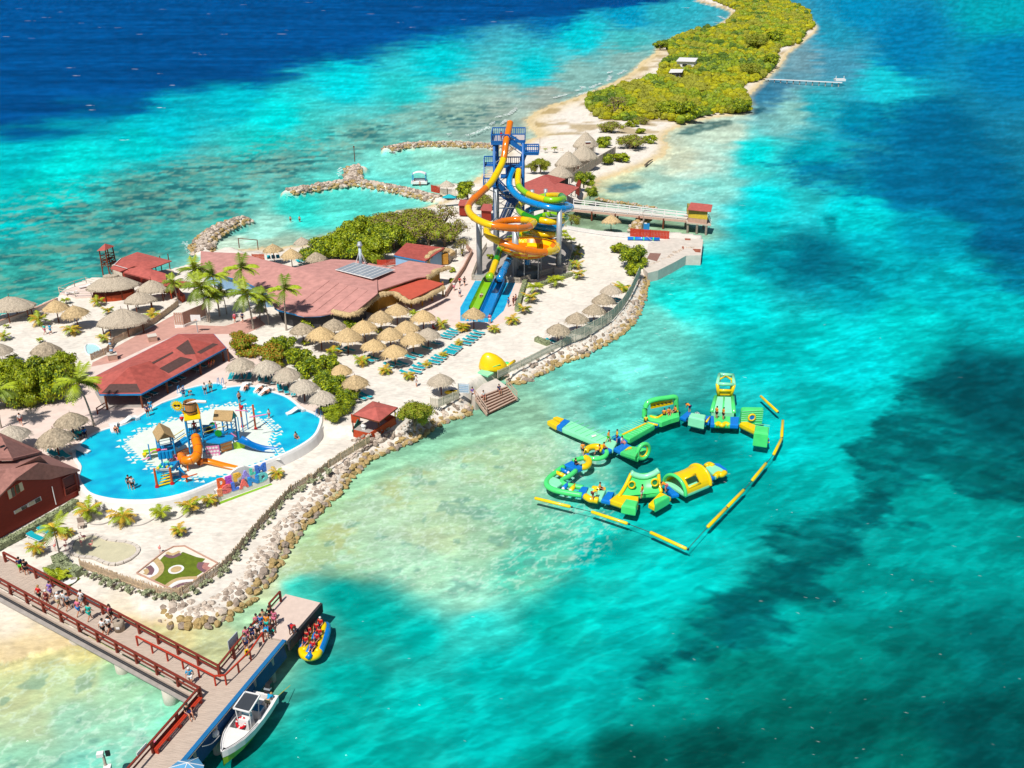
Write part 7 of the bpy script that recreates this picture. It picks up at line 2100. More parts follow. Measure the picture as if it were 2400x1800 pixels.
 def arc(cx,cy,rx,ry,a0,a1,n=10):return[w4(cx+math.cos(t)*rx,cy+math.sin(t)*ry,.3)for t in[a0+(a1-a0)*k/n for k in range(n+1)]]
 roll(o,'yellow_ring',YE,arc(540,770,85,45,PI,1.85*PI),.38);roll(o,'green_ring',GR,arc(540,780,95,50,-.3,PI*.75),.28)
 roll(o,'green_ring',GR,[w4(470,820,.3),w4(400,830,.3),w4(345,850,.3)],.28);roll(o,'yellow_ring',YE,arc(430,860,50,42,-.4*PI,.55*PI),.4)
 pad([(435,790),(485,782),(490,815),(445,820)],.45).build('mat',BL,o,True);pad([(258,885),(328,850),(432,905),(368,932)],.5).build('mat',BL,o,True)
 o=T('roller_track','curved green inflatable track with yellow and blue rollers',250,1020)
 roll(o,'outer_tube',GR,[w4(*p,.25)for p in((262,900),(190,950),(125,1010),(118,1060),(180,1100),(290,1125),(420,1145))],.32)
 roll(o,'inner_tube',GR,[w4(*p,.25)for p in((368,932),(310,980),(248,1015),(262,1045),(340,1065),(430,1080))],.28)
 pad([(128,1015),(170,985),(255,1020),(250,1045),(205,1080),(130,1060)],.4).build('turn_pad',MT,o,True)
 for m,p in((BL,((235,920),(300,950))),(YE,((180,940),(270,980))),(BL,((258,1090),(300,1045))),(YE,((320,1108),(362,1058)))):
  ro=roll(o,'roller',m,[w4(*p[0],.3),w4(*p[1],.3)],.24)
  for q in p:b=MB();b.ball(w4(*q,.3),.2,8,5);b.build('roller_cap',MATS['white'],ro)
 o=T('junction_mat','blue inflatable mat at the end of the roller track',420,1110);pad([(372,1140),(418,1070),(476,1078),(446,1152)],.45).build('mat',BL,o,True)
 o=T('bumper_platform','mint inflatable platform with yellow bumpers at both ends',535,1130);pad([(450,1140),(480,1082),(628,1102),(592,1182)],.45).build('platform',MT,o,True)
 roll(o,'bumper',YE,[w4(450,1155,.3),w4(490,1180,.35),w4(525,1185,.3),w4(560,1192,.3)],.38);roll(o,'bumper',YE,[w4(515,1085,.3),w4(560,1092,.4),w4(620,1098,.3)],.3)
 o=T('junction_mat','blue inflatable mat left of the big climbing wall',645,1160);pad([(585,1188),(645,1115),(702,1122),(662,1205)],.45).build('mat',BL,o,True)
 o=T('climbing_wall','big green inflatable climbing wall with yellow edges and rolled top',900,1120)
 pad([(655,1190),(720,1140),(910,1160),(905,1240),(880,1268)],.55).build('left_base',YE,o,True)
 pad([(760,1245),(885,1268),(905,1205),(800,1185)],1.0,.2).build('left_block',GR,o,True)
 pad([(995,1225),(1045,1252),(1190,1165),(1100,1120)],.55).build('right_base',YE,o,True);pad([(1050,1240),(1180,1165),(1140,1150),(1040,1190)],1.0,.2).build('right_block',GR,o,True)
 pad([(700,1160),(1110,1130),(1060,1060),(800,1050)],.45).build('raft',GR,o,True)
 f=[w4(735,1160,.5),w4(1105,1120,.5)];Yt=w4(900,1090,.5).y+.6
 tp=[RY('w4',845,960,Yt),RY('w4',1080,945,Yt)]
 bk3=[w4(820,1060,.4),w4(1090,1040,.4)]
 b=MB();n_=8
 for i in range(n_+1):
  u=i/n_
  for j in range(9):
   v=j/8;p=f[0].lerp(f[1],v).lerp(tp[0].lerp(tp[1],v),u)+V3((0,0,-.5*math.sin(PI*u)*(1-abs(2*v-1)*.4)-.5*u*math.sin(PI*v)))
   b.v.append(tuple(p))
 for i in range(n_):
  for j in range(8):b.f.append((i*9+j,i*9+j+1,(i+1)*9+j+1,(i+1)*9+j));b.m.append(0)
 b.build('climb_face',GR,o,True)
 b=MB();b.add([tp[0],tp[1],bk3[1],bk3[0]],[(0,1,2,3),(3,2,1,0)]);b.build('back_face',GR,o)
 for a,q in((f[0],tp[0]),(f[1],tp[1])):roll(o,'edge_roll',YE,[a,a.lerp(q,.5)+V3((0,0,-.25)),q],.2)
 roll(o,'top_roll',MT,[RY('w4',842,950,Yt),RY('w4',880,972,Yt),RY('w4',960,985,Yt),RY('w4',1040,960,Yt),RY('w4',1085,930,Yt)],.34)
 for x,y in((850,1055),(1050,1035)):
  c=RY('w4',x,y,Yt-1.2);b=MB();b.tube([c+V3((math.cos(t)*.36,0,math.sin(t)*.42))for t in[2*PI*k/14 for k in range(14)]],.1,6,closed=True,upv=(0,1,0));wo=b.build('window_ring',YE,o,True)
  b=MB();b.add([c+V3((math.cos(t)*.34,.05,math.sin(t)*.4))for t in[2*PI*k/14 for k in range(14)]],[tuple(range(14)),tuple(range(13,-1,-1))]);b.build('window_dark',mat('deep_green',A(24,160,96),.5),wo)
 fc=bpy.data.curves.new('lettering','FONT');fc.body='wibit';fc.extrude=.01;fc.offset=.01
 fo=bpy.data.objects.new('lettering',fc);COL.objects.link(fo);me=bpy.data.meshes.new_from_object(fo.evaluated_get(bpy.context.evaluated_depsgraph_get()));bpy.data.objects.remove(fo)
 p0,p1=w4(790,1262,0),w4(860,1275,0);d=(p1-p0).normalized();Lw=max(v.co.x for v in me.vertices);k=(p1-p0).length/Lw
 b=MB();b.add([p0+d*v.co.x*k+V3((0,-.06-v.co.z,.35+v.co.y*k))for v in me.vertices],[tuple(q.vertices)for q in me.polygons]);bpy.data.meshes.remove(me);b.build('lettering',MATS['white'],o)
 o=T('tunnel_tent','yellow vaulted inflatable tunnel with side windows',1350,1050)
 a0,a1=w4(1125,1040,.2),w4(1315,1150,.2);dep=w4(1530,1060,.2)-a1
 wv=a1-a0;R=wv.length/2;u=wv.normalized()
 def vault(t,e,k=1.0):return a0+wv*.5+u*(-math.cos(t))*R*k+V3((0,0,math.sin(t)*R*.98*k))+dep*e
 nn=14
 for j in range(nn):
  t0_,t1_=PI*j/nn,PI*(j+1)/nn
  if 9<=j<=11:
   spans=((0,.16),(.62,1))
  elif 2<=j<=4:spans=((0,.3),(.75,1))
  else:spans=((0,1),)
  for e0,e1 in spans:
   b=MB();b.add([vault(t0_,e0),vault(t1_,e0),vault(t1_,e1),vault(t0_,e1)]+[vault(t0_,e0,.9),vault(t1_,e0,.9),vault(t1_,e1,.9),vault(t0_,e1,.9)],[(3,2,1,0),(4,5,6,7),(0,1,5,4),(1,2,6,5),(2,3,7,6),(3,0,4,7)]);b.build('vault_panel',YE,o)
 roll(o,'front_arch',GR,[vault(PI*k/12,0)for k in range(13)],.2);roll(o,'rear_arch',YE,[vault(PI*k/12,1)for k in range(13)],.2)
 pad([a0,a1,a1+dep,a0+dep],.4).build('floor',MT,o,True)
 for t_ in(PI*9/14,PI*12/14):roll(o,'window_edge',YE,[vault(t_,.16,.97),vault(t_,.62,.97)],.13)
 o=T('junction_mat','blue inflatable mat between climbing wall and yellow tunnel',1190,1110);pad([(1130,1080),(1170,1065),(1260,1140),(1195,1150)],.42).build('mat',BL,o,True)
 o=T('bumper_platform','mint inflatable platform with yellow bumpers behind the yellow tunnel',1570,940);pad([(1488,905),(1545,875),(1670,935),(1575,990)],.45).build('platform',MT,o,True)
 pad([(1555,872),(1600,872),(1675,925),(1660,940)],.5).build('mat',BL,o,True);roll(o,'bumper',YE,[w4(1492,895,.4),w4(1520,880,.4),w4(1555,895,.4)],.32);roll(o,'bumper',YE,[w4(1570,985,.3),w4(1600,960,.4),w4(1625,970,.3),w4(1655,950,.3)],.34);pad([(1515,965),(1570,990),(1530,1010),(1500,985)],.4).build('mat',BL,o,True)
 fl=(((10,1170),(322,1246),'nearest the shallows, left end'),((500,1288),(816,1392),'second from the left, below the mint platform'),((1008,1465),(1326,1610),'lowest of all, ending at the rope corner'),((1505,1422),(1668,1256),'first up the right side from the rope corner'),((1674,1250),(1820,1100),'second up the right side, touching the first'),((1890,1020),(2012,870),'third up the right side'),((2076,795),(2146,655),'fourth up the right side'),((2145,645),(2156,500),'standing most upright in view, right side'),((1963,288),(2112,426),'uppermost, right of the climbing tower'))
 for a,q,l in fl:
  p,e=w4(*a,.08),w4(*q,.08)
  t=thing('boundary_float','yellow boundary float '+l,'float',p,0,'yellow floats around the water park')
  d=(e-p);b=MB();b.tube([p,p+d*.02,p+d*.98,e],[.09,.18,.18,.09],10);b.build('tube',YE,t,True)
  b=MB();b.ball(e+d.normalized()*.15,.12,6,4);b.build('end_ring',MATS['dark'],t)
 for k,(a,q)in enumerate((((322,1246),(500,1288)),((816,1392),(1008,1465)),((1330,1615),(1505,1422)),((1820,1100),(1890,1020)),((2012,870),(2076,795)))):
  b=MB();b.tube([w4(*a,.03),w4(*q,.03)],.035,5);tag(b.build('float_rope',MATS['dark_inside']),['dark rope between the two left boundary floats','dark rope between the second and lowest floats','long dark rope at the lower float corner','short dark rope below the third right float','short dark rope above the third right float'][k],'rope')
 R_=[(645,690,.5,'walk','orange','lime','rider in orange vest crossing the end of the runway'),(720,685,.5,'stand','yellow','navy','rider in yellow vest standing at the runway junction'),(765,690,.5,'sit','white','pink','rider crouching beside the yellow-vested one'),(610,745,.5,'sit','orange','navy','rider sitting on the blue mat before the ring path'),(570,765,.4,'sit','orange','black','rider low in the yellow ring'),(425,800,.4,'walk','orange','black','rider stepping on the small blue mat of the ring path'),(365,885,.5,'sit','black','navy','rider in black sprawled on the larger blue mat'),(972,510,.5,'sit','yellow','black','rider seated at the foot of the arched wall'),(1130,450,.9,'sit','orange','black','leftmost of three riders inside the arched wall'),(1170,440,.9,'sit','orange','maroon','middle of three riders inside the arched wall'),(1225,425,.9,'sit','orange','black','rightmost of three riders inside the arched wall'),(1345,425,.5,'bend','orange','navy','rider climbing onto the lettered block'),(1580,480,.55,'stand','orange','black','left one of two riders before the climbing tower'),(1638,490,.55,'stand','orange','black','right one of two riders before the climbing tower'),(515,1180,.5,'bend','yellow','maroon','rider climbing out at the near yellow bumper'),(575,1095,.5,'sit','orange','black','rider behind the far yellow bumper'),(935,1170,.6,'stand','orange','white','rider pulling the rope on the climbing wall'),(1140,1115,.5,'bend','orange','pink','rider on the blue mat by the yellow tunnel'),(1460,1020,.5,'sit','orange','black','rider inside the yellow tunnel window')]
 for x,y,z,pose,a,c,l in R_:
  person(w4(x,y,z),random.uniform(0,6.28),pose,a,c,l,'riders on the water park',hair='hair')
aqua()
def beach_inflatable():
 p=GP('w3',575,975)
 o=thing('beach_inflatable','big yellow dome inflatable with a smile standing on the sand','inflatable',p)
 h=up(p,*U('w3',540,835))
 b=MB();b.lathe((0,0,0),[(1.25,.0),(1.3,.12),(1.2,.35),(.98,.6),(.66,.83),(.3,.97),(.02,1.0)],20)
 b.v=[(p.x+v[0]*1.55-.7*v[2]*v[2],p.y+v[1]*1.0,p.z+v[2]*h)for v in b.v];b.build('dome',MATS['inf_yellow'],o,True)
 b=MB()
 for s in(-.18,.18):b.ball((p.x-.35+s,p.y-.62,p.z+h*.74),(.1,.08,.14),8,6)
 b.build('eye_marks',MATS['inf_blue'],o)
 b=MB();b.tube([(p.x+.1+x,p.y-1.2+abs(x)*.2,p.z+h*(.34+.12*x))for x in(-.6,-.3,0,.3,.6,.9)],.05,6);b.build('mouth_line',MATS['inf_green'],o)
 q=GP('w3',500,1020);b=MB();b.prism([GP('w3',x,y).xy for x,y in((440,1015),(480,990),(580,1020),(530,1050))],HI,HI+.22);b.build('ground_mat',MATS['inf_mint'],o)
 a,e=GP('w3',690,975,.35),GP('w3',760,935,.5);b=MB();b.tube([a,e],.22,8);b.build('yellow_roll',MATS['inf_yellow'],o,True);b=MB();b.ball(GP('w3',690,960,.4),(.5,.4,.4),8,6);b.build('green_pad',MATS['inf_green'],o,True)
beach_inflatable()
PZ=2.1
def pier():
 z6=lambda x,y,z=PZ:WZ('z6',x,y,z)
 w5=lambda x,y,z=PZ:WZ('w5',x,y,z)
 A0,A1=a_pt('a1',-60,560),w5(985,1060)
 I0,I1=WZ('a1',-200,-30,PZ),w5(1150,850)
 O0,O1=WZ('a1',-200,490,PZ),w5(980,1045)
 d=(I1-I0).normalized();n=V3((-d.y,d.x,0))
 if(O0-I0).dot(n)>0:n=-n
 wid=abs((O1-I1).dot(n))
 T0,T1=w5(1730,155),w5(2030,230)
 N0,N1=w5(330,1720),w5(760,1720)
 o=thing('pier','L-shaped wooden pier on concrete piles running in from the left','pier',(I1.x,I1.y,0))
 def planks(nm,p,q,s0,s1,step=.2,m=None):
  dd=(q-p);L=dd.length;dd.normalize();nn=V3((-dd.y,dd.x,0))
  b=MB();k=int(L/step)
  for i in range(k):
   c=p+dd*(step*(i+.5))
   e0,e1=s0(i/k),s1(i/k)
   b.bar(c+nn*e0+V3((0,0,-.03+random.uniform(-.006,.006))),c+nn*e1+V3((0,0,-.03+random.uniform(-.006,.006))),step*.95,.06)
  ob=b.build(nm,m or MATS['wood_grey'],o);ob['kind']='stuff'
 nn=V3((-d.y,d.x,0));off=(O0-I0).dot(nn);off1=(O1-I1).dot(nn)
 planks('walkway_planks',I0,I1+d*.3,lambda f:0.35,lambda f:off*(1-f)+off1*f-.2*(1 if off<0 else-1)*-1)
 C0,C1=w5(340,1700),w5(1640,250)
 E0,E1=w5(790,1700),w5(1745,560)
 dc=(C1-C0).normalized();nc=V3((-dc.y,dc.x,0))
 wc0,wc1=(E0-C0).dot(nc),(E1-C1).dot(nc)
 Wd=(wc0+wc1)/2
 L=(w5(1640,540)-C0).dot(dc)
 planks('cross_planks',C0,C0+dc*L,lambda f:0.0,lambda f:Wd)
 F=[C0+dc*L,w5(1600,290),T0,T1,w5(1760,580)]
 F[0]=C0+dc*(L+.02);F[4]=C0+dc*(L+.02)+nc*Wd
 b=MB();b.prism([p.xy for p in F],PZ-.35,PZ);b.build('landing',mat('landing_board',A(226,204,190),.8,.08,2),o)
 b=MB();b.bar(O0+V3((0,0,-.25))-n*.1,O1+V3((0,0,-.25))-n*.1,.25,.5);b.build('edge_beam',MATS['wood_grey'],o)
 b=MB();b.bar(I0+V3((0,0,-.25)),I1+V3((0,0,-.25)),.25,.5);b.build('edge_beam',MATS['wood_grey'],o)
 b=MB();q0,q1=O0-n*.5+V3((0,0,-.45)),O1-n*.4+V3((0,0,-.45));b.bar(q0,q1,.5,.12);b.build('outer_ledge',MATS['concrete_grey'],o)
 for k in range(2):
  b=MB();b.cyl(O0-n*(.35+.14*k)+V3((0,0,-.15)),O1-n*(.3+.14*k)+V3((0,0,-.15)),.06,.06,6);b.build('pipe',MATS['dark_inside'],o)
 s0,s1=C0+nc*(Wd+.02),C0+nc*(Wd+.02)+dc*L
 b=MB();b.add([s0+V3((0,0,.05)),s1+V3((0,0,.05)),s1+V3((0,0,-1.7))+nc*.12,s0+V3((0,0,-1.7))+nc*.12,s0+nc*.35+V3((0,0,.02)),s1+nc*.35+V3((0,0,.02))],[(0,1,5,4),(4,5,2,3),(3,2,5,4)]);b.build('blue_skirt',mat('skirt_blue',A(12,84,138),.7,.25,.8,.04,2),o)
 b=MB();b.bar(s0+nc*.18+V3((0,0,.05)),s1+nc*.18+V3((0,0,.05)),.36,.1);b.build('skirt_cap',mat('skirt_cap',A(24,116,176),.7,.15,1),o)
 e0,e1=F[4],T1
 b=MB();b.bar(e0+V3((.1,0,-.5)),e1+V3((.1,0,-.5)),.2,.9);b.build('landing_fender',MATS['dark_inside'],o)
 for k,(x,y)in enumerate(((290,1040),(660,1240),(1060,1470))):
  p=WZ('z6',x,y+30,.2);b=MB();b.lathe((p.x,p.y,0),[(.62,-1.5),(.62,.95),(.5,1.0),(.5,1.5)],14);b.build('pile',MATS['concrete'],o,True)
 p=WZ('w5',735,1010,.2);b=MB();b.lathe((p.x,p.y,0),[(.62,-1.5),(.62,.95),(.5,1.0),(.5,1.5)],14);b.build('pile',MATS['concrete'],o,True)
 for k in range(6):
  for s in(Wd*.15,Wd*.85):
   p=C0+dc*(L*(k+.3)/6)+nc*s;b=MB();b.cyl((p.x,p.y,-2),(p.x,p.y,PZ-.3),.3,.3,10);b.build('pile',MATS['concrete_grey'],o)
 for f in(.15,.5,.85):
  p=F[1].lerp(F[2],f);b=MB();b.cyl((p.x+.6,p.y-.8,-2),(p.x+.6,p.y-.8,PZ-.3),.25,.25,8);b.build('pile',MATS['concrete_grey'],o)
  p=T0.lerp(T1,f);b=MB();b.cyl((p.x,p.y-.6,-2),(p.x,p.y-.6,PZ-.3),.25,.25,8);b.build('pile',MATS['concrete_grey'],o)
 def rail(nm,label,P,step,h=1.05,cap=.16,m='wood_rail',mids=(.55,),first=True,post=.2):
  t=thing(nm,label,'railing',P[0])
  for a,q in zip(P[:-1],P[1:]):
   b=MB();b.bar(a+V3((0,0,h)),q+V3((0,0,h)),cap,.1);b.build('top_rail',MATS[m],t)
   for f in mids:b=MB();b.bar(a+V3((0,0,h*f)),q+V3((0,0,h*f)),.09,.1);b.build('lower_rail',MATS[m],t)
  for a,q in zip(P[:-1],P[1:]):
   k=max(1,round((q-a).length/step))
   for i in range(k+(1 if q is P[-1]else 0)):
    p=a.lerp(q,i/k);b=MB();b.box(p+V3((0,0,h/2-.1)),(post,post,h+.26),math.atan2((q-a).y,(q-a).x));b.build('post',MATS[m],t)
  return t
 S_=lambda t,x,y:WZ(t,x,y,PZ+1.05)-V3((0,0,1.05))
 rail('pier_railing','brown post-and-rail railing on the outer side of the walkway',[S_('a1',-130,345),S_('w5',978,962)],2.35)
 rail('pier_railing','brown post-and-rail railing on the garden side turning out along the cross pier',[S_('a1',60,-40),S_('w5',1148,775),S_('w5',1510,335)],2.35)
 rail('pier_railing','short brown railing at the far landing end of the pier',[S_('w5',1590,235),S_('w5',1680,135)],2.2,post=.16)
 rail('pier_railing','brown railing behind the red bench on the near cross pier',[S_('w5',982,962),S_('w5',340,1690)],2.6)
 rail('queue_rail','slim bright red queue rail bending along the pier corner',[S_('w5',437,512),S_('w5',1112,855),S_('w5',1205,848),S_('w5',1420,640),S_('w5',1530,480)],1.75,.95,.12,'red_paint',(),post=.11)
 a,q=w5(1000,1050,PZ+.45),w5(610,1500,PZ+.45)
 t=thing('pier_bench','long red plank bench along the near cross pier railing','bench',V3((a.x,a.y,PZ)))
 for s in(-.16,0,.16):
  b=MB();b.bar(a+nc*(s+.1),q+nc*(s+.1),.14,.06);b.build('slat',MATS['red_paint'],t)
 for f in(.02,.25,.5,.75,.98):
  p=a.lerp(q,f)+nc*.1;b=MB();b.box((p.x,p.y,PZ+.2),(.4,.12,.44),math.atan2(nc.y,nc.x));b.build('leg',MATS['red_paint'],t)
 p=WZ('a1',2075,1300,PZ);t=thing('litter_bin','round concrete litter bin with a small white label on the walkway','bin',p)
 b=MB();b.lathe(p,[(.42,0),(.42,.85),(.36,.9),(.2,.92)],16);b.build('drum',mat('bin_tan',A(176,160,142),.85,.25,12),t,True)
 b=MB();b.lathe(p,[(.14,.925),(.14,.93)],10);b.build('opening',MATS['dark'],t);b=MB();b.box(p+V3((.05,-.42,.5)),(.3,.04,.2));b.build('label_plate',MATS['white'],t)
 p=w5(1480,610);t=thing('crate','small tan box standing by the red queue rail','box',p);b=MB();b.box(p+V3((0,0,.25)),(.4,.4,.5),.3);b.build('box_body',MATS['concrete'],t);b=MB();b.box(p+V3((0,0,.52)),(.44,.44,.05),.3);b.build('lid',MATS['concrete_grey'],t)
 p=S_('w5',1310,590);t=thing('sign_board','grey notice board mounted outside the far railing','sign',p);b=MB();b.box(p+V3((-.3,.1,1.3)),(1.3,.06,.9),math.atan2(dc.y,dc.x));b.build('panel',mat('board_grey',A(190,196,206),.5),t)
 for s in(-.5,.5):b=MB();b.bar(p+V3((-.3,.1,0))+dc*s-V3((0,0,.6)),p+V3((-.3,.1,1.3))+dc*s,.06);b.build('leg',MATS['wood_rail'],t)
 p=S_('w5',490,1515);t=thing('rail_sign','small white lettered sign fixed to the near pier railing','sign',p);b=MB();b.box(p+V3((0,0,1.15)),(1.0,.05,.4),math.atan2(dc.y,dc.x));b.build('panel',MATS['white'],t)
 p=w5(600,1490);t=thing('backpack','pink and black backpack leaning at the end of the red bench','bag',p);b=MB();b.box(p+V3((0,0,.3)),(.4,.3,.6),.8,taper=.8);b.build('body',CLOTH['pink'],t);b=MB();b.box(p+V3((-.12,.12,.3)),(.3,.2,.5),.8,taper=.8);b.build('pocket',CLOTH['black'],t)
 p=WZ('b6',165,1100,1.3);t=thing('mooring_buoy','white round fender hanging off the blue pier skirt','fender',p);b=MB();b.ball(p,.3,14,9);b.build('ball',MATS['white'],t,True);b=MB();b.bar(p+V3((0,0,.25)),p+V3((-.5,.3,.7)),.07);b.build('tether',MATS['play_yellow'],t)
 a,q=WZ('b6',-40,1310,PZ-.3),WZ('b6',240,1130,1.1)
 b=MB();b.tube(smooth_path([a,a.lerp(q,.5)+V3((0,0,-.25)),q],5),.035,6);tag(b.build('mooring_rope',MATS['white']),'white mooring rope from the pier to the motorboat bow','rope')
 q0,q1=WZ('w5',1655,1045,.9),WZ('w5',1770,945,.05)
 b=MB();b.tube([q0,q1],.025,5);tag(b.build('stern_rope',MATS['play_yellow']),'thin yellow rope trailing from the motorboat stern','rope')
 p=WZ('w5',190,1700,0.2);hh=up(p,*U('w5',165,1555))
 t=thing('camera_pole','pole with two small boxes standing in the water, lower left','pole',p)
 b=MB();b.cyl(p-V3((0,0,1)),p+V3((0,0,hh)),.12,.1,8);b.build('shaft',MATS['wood_grey'],t)
 b=MB();b.box(p+V3((-.2,0,hh+.15)),(.45,.35,.3),.2);b.build('lamp_box',MATS['white'],t);b=MB();b.box(p+V3((.35,0,hh+.25)),(.3,.12,.45),.2);b.build('panel_box',MATS['dark'],t);b=MB();b.box(p+V3((.15,-.1,hh*.35)),(.5,.4,.35),.2);b.build('lower_box',MATS['white'],t)
 P=[WZ('w5',x,y,PZ+1.3)for x,y in((720,1660),(800,1600),(975,1572),(1025,1640),(1010,1720),(820,1760))]
 c=sum(P,V3((0,0,0)))/6
 t=thing('blue_parasol','pale blue parasol canopy cut by the bottom edge','parasol',V3((c.x,c.y,PZ)))
 b=MB();ap=c+V3((0,0,.45));b.add(P+[ap],[(i,(i+1)%6,6)for i in range(6)]+[(5,4,3,2,1,0)]);b.build('canopy',mat('parasol_blue',A(90,160,206),.7,.1,2),t)
 b=MB();b.cyl((c.x,c.y,-.5),ap,.05,.05,8);b.build('pole',MATS['white'],t)
 for i in range(6):b=MB();b.bar(P[i]+V3((0,0,.02)),ap+V3((0,0,.02)),.04);b.build('rib',MATS['white'],t)
 return dc,nc
def a_pt(t,x,y):return WZ(t,x,y,PZ)
PDC,PNC=pier()
def motorboat():
 zg=.95
 bow,st0,st1=WZ('b6',270,1405,zg+.25),WZ('b6',800,410,zg),WZ('b6',1180,490,zg)
 stern=(st0+st1)/2;ax=(bow-stern);ax.z=0;L=ax.length;ax.normalize();sd_=V3((-ax.y,ax.x,0))
 beam=L*.36
 o=thing('motorboat','white open motorboat with dark canopy top moored at the pier','boat',V3((stern.x,stern.y,0)))
 P=lambda u,v,z:V3((stern.x,stern.y,0))+ax*(u*L)+sd_*(v*beam/2)+V3((0,0,z))
 stn=[(0,.92),(.2,1.0),(.4,1.0),(.58,.94),(.74,.78),(.87,.5),(.95,.26),(1.0,.03)]
 def hw(u):
  for(a,wa),(b_,wb)in zip(stn[:-1],stn[1:]):
   if a<=u<=b_:return wa+(wb-wa)*(u-a)/(b_-a)
  return .03
 b=MB();vs=[]
 for u,w in stn:
  vs+=[P(u*(1.0 if u<.9 else 1),0,-.25+.35*max(0,u-.75)),P(u,-w*.72,.05),P(u,-w,zg+.25*u*u),P(u,w*.72,.05),P(u,w,zg+.25*u*u)]
 fs=[]
 for i in range(len(stn)-1):
  k=5*i
  fs+=[(k,k+1,k+6,k+5),(k+1,k+2,k+7,k+6),(k,k+5,k+8,k+3),(k+3,k+8,k+9,k+4)]
 fs.append((0,3,4,2,1));b.add(vs,fs);b.build('hull',mat('hull_lime',A(150,196,40),.35,.08,1,coat=.3),o)
 b=MB();vs=[]
 for u,w in stn:
  z=zg+.25*u*u
  vs+=[P(u,-w*1.03,z+.05),P(u,-max(w-.2,.0),z+.05),P(u,max(w-.2,.0),z+.05),P(u,w*1.03,z+.05),P(u,-w*.99,z-.5),P(u,w*.99,z-.5),P(u,-max(w-.22,0),.25 if u<.9 else z-.2),P(u,max(w-.22,0),.25 if u<.9 else z-.2)]
 fs=[]
 for i in range(len(stn)-1):
  k,m=8*i,8*i+8
  fs+=[(k,m,m+1,k+1),(k+2,m+2,m+3,k+3),(k+4,m+4,m,k),(k+3,m+3,m+5,k+5),(k+1,m+1,m+6,k+6),(k+7,m+7,m+2,k+2),(k+6,m+6,m+7,k+7)]
 b.add(vs,fs);b.build('deck_liner',MATS['white'],o)
 b=MB();b.add([P(u,s*(hw(u)-.2),zg+.25*u*u+.03)for u in(.62,.74,.85,.93)for s in(-1,1)],[(0,1,3,2),(2,3,5,4),(4,5,7,6)]);b.build('bow_deck',MATS['white'],o)
 b=MB();b.bar(P(.02,-.9,zg*.7),P(.02,.9,zg*.7),.18,.7);b.build('transom',MATS['white'],o)
 c=P(.42,0,.25);a=math.atan2(ax.y,ax.x)
 b=MB();b.box(P(.47,0,.8),(L*.13,beam*.4,1.1),a,taper=.85);b.build('console',MATS['white'],o)
 b=MB();b.box(P(.435,0,1.5),(.06,beam*.36,.42),a);b.build('windscreen',mat('screen_blue',A(120,176,196),.2),o)
 b=MB();b.box(P(.27,.25,.7),(L*.1,beam*.32,.8),a);so=b.build('seat_box',MATS['white'],o);b=MB();b.box(P(.27,.25,1.15),(L*.09,beam*.3,.1),a);b.build('cushion',mat('cushion_blue',A(40,130,170),.6),so)
 b=MB();b.box(P(.12,-.2,.55),(L*.1,beam*.3,.5),a);b.build('cooler',MATS['white'],o)
 T_=[WZ('b6',462,690,2.55),WZ('b6',722,757,2.55),WZ('b6',893,480,2.55),WZ('b6',650,425,2.55)]
 b=MB();b.slab(T_,.06);tt=b.build('canopy_top',mat('canvas_dark',A(60,66,74),.8,.1,2),o)
 for i in range(4):b=MB();b.bar(T_[i]+V3((0,0,.0)),T_[(i+1)%4],.1);b.build('canopy_frame',MATS['white'],tt)
 for t_,q in zip(T_,(P(.5,-.42,.3),P(.5,.42,.3),P(.33,.42,.3),P(.33,-.42,.3))):b=MB();b.bar(t_.lerp((T_[0]+T_[2])/2,.12),q,.06);b.build('canopy_leg',MATS['white'],o)
 rc=WZ('b6',588,925,1.05);n=(ax*.8+V3((0,0,.6))).normalized();e1=sd_;e2=n.cross(e1)
 for k in range(4):
  b=MB();b.tube([rc+(e1*math.cos(t)+e2*math.sin(t))*.36 for t in[PI/2*k+PI/2*j/5*.84 for j in range(6)]],.1,7,upv=tuple(n));b.build('life_ring',MATS['play_red'],o)
  b=MB();b.tube([rc+(e1*math.cos(t)+e2*math.sin(t))*.36 for t in[PI/2*k+1.32+.26*j/2 for j in range(3)]],.101,7,upv=tuple(n));b.build('ring_band',MATS['white'],o)
 for s in(-1,1):
  b=MB();b.tube([P(u,s*hw(u)*.97,zg+.25*u*u+.2)for u in(.5,.62,.74,.85,.93,.985)],.025,5);b.build('bow_rail',MATS['dark_inside'],o)
 q=P(-.05,.12,.9);ob=thing('outboard_motor','black outboard engine on the motorboat stern','engine',q)
 b=MB();b.box(q+V3((0,0,.35)),(.7,.5,.9),a,0,-.25,taper=.75);b.build('cowling',MATS['dark'],ob);b=MB();b.box(q+V3((0,0,-.4)),(.25,.2,1.0),a);b.build('leg',MATS['dark'],ob);b=MB();b.box(q+ax*.2+V3((0,0,.45)),(.3,.52,.12),a,0,-.25);b.build('decal',MATS['grey_steel'],ob)
 person(P(.12,.55,.3),a-PI/2,'bend','cyan','khaki','crewman in bright blue shirt bending at the motorboat stern',hair='hair_fair')
motorboat()
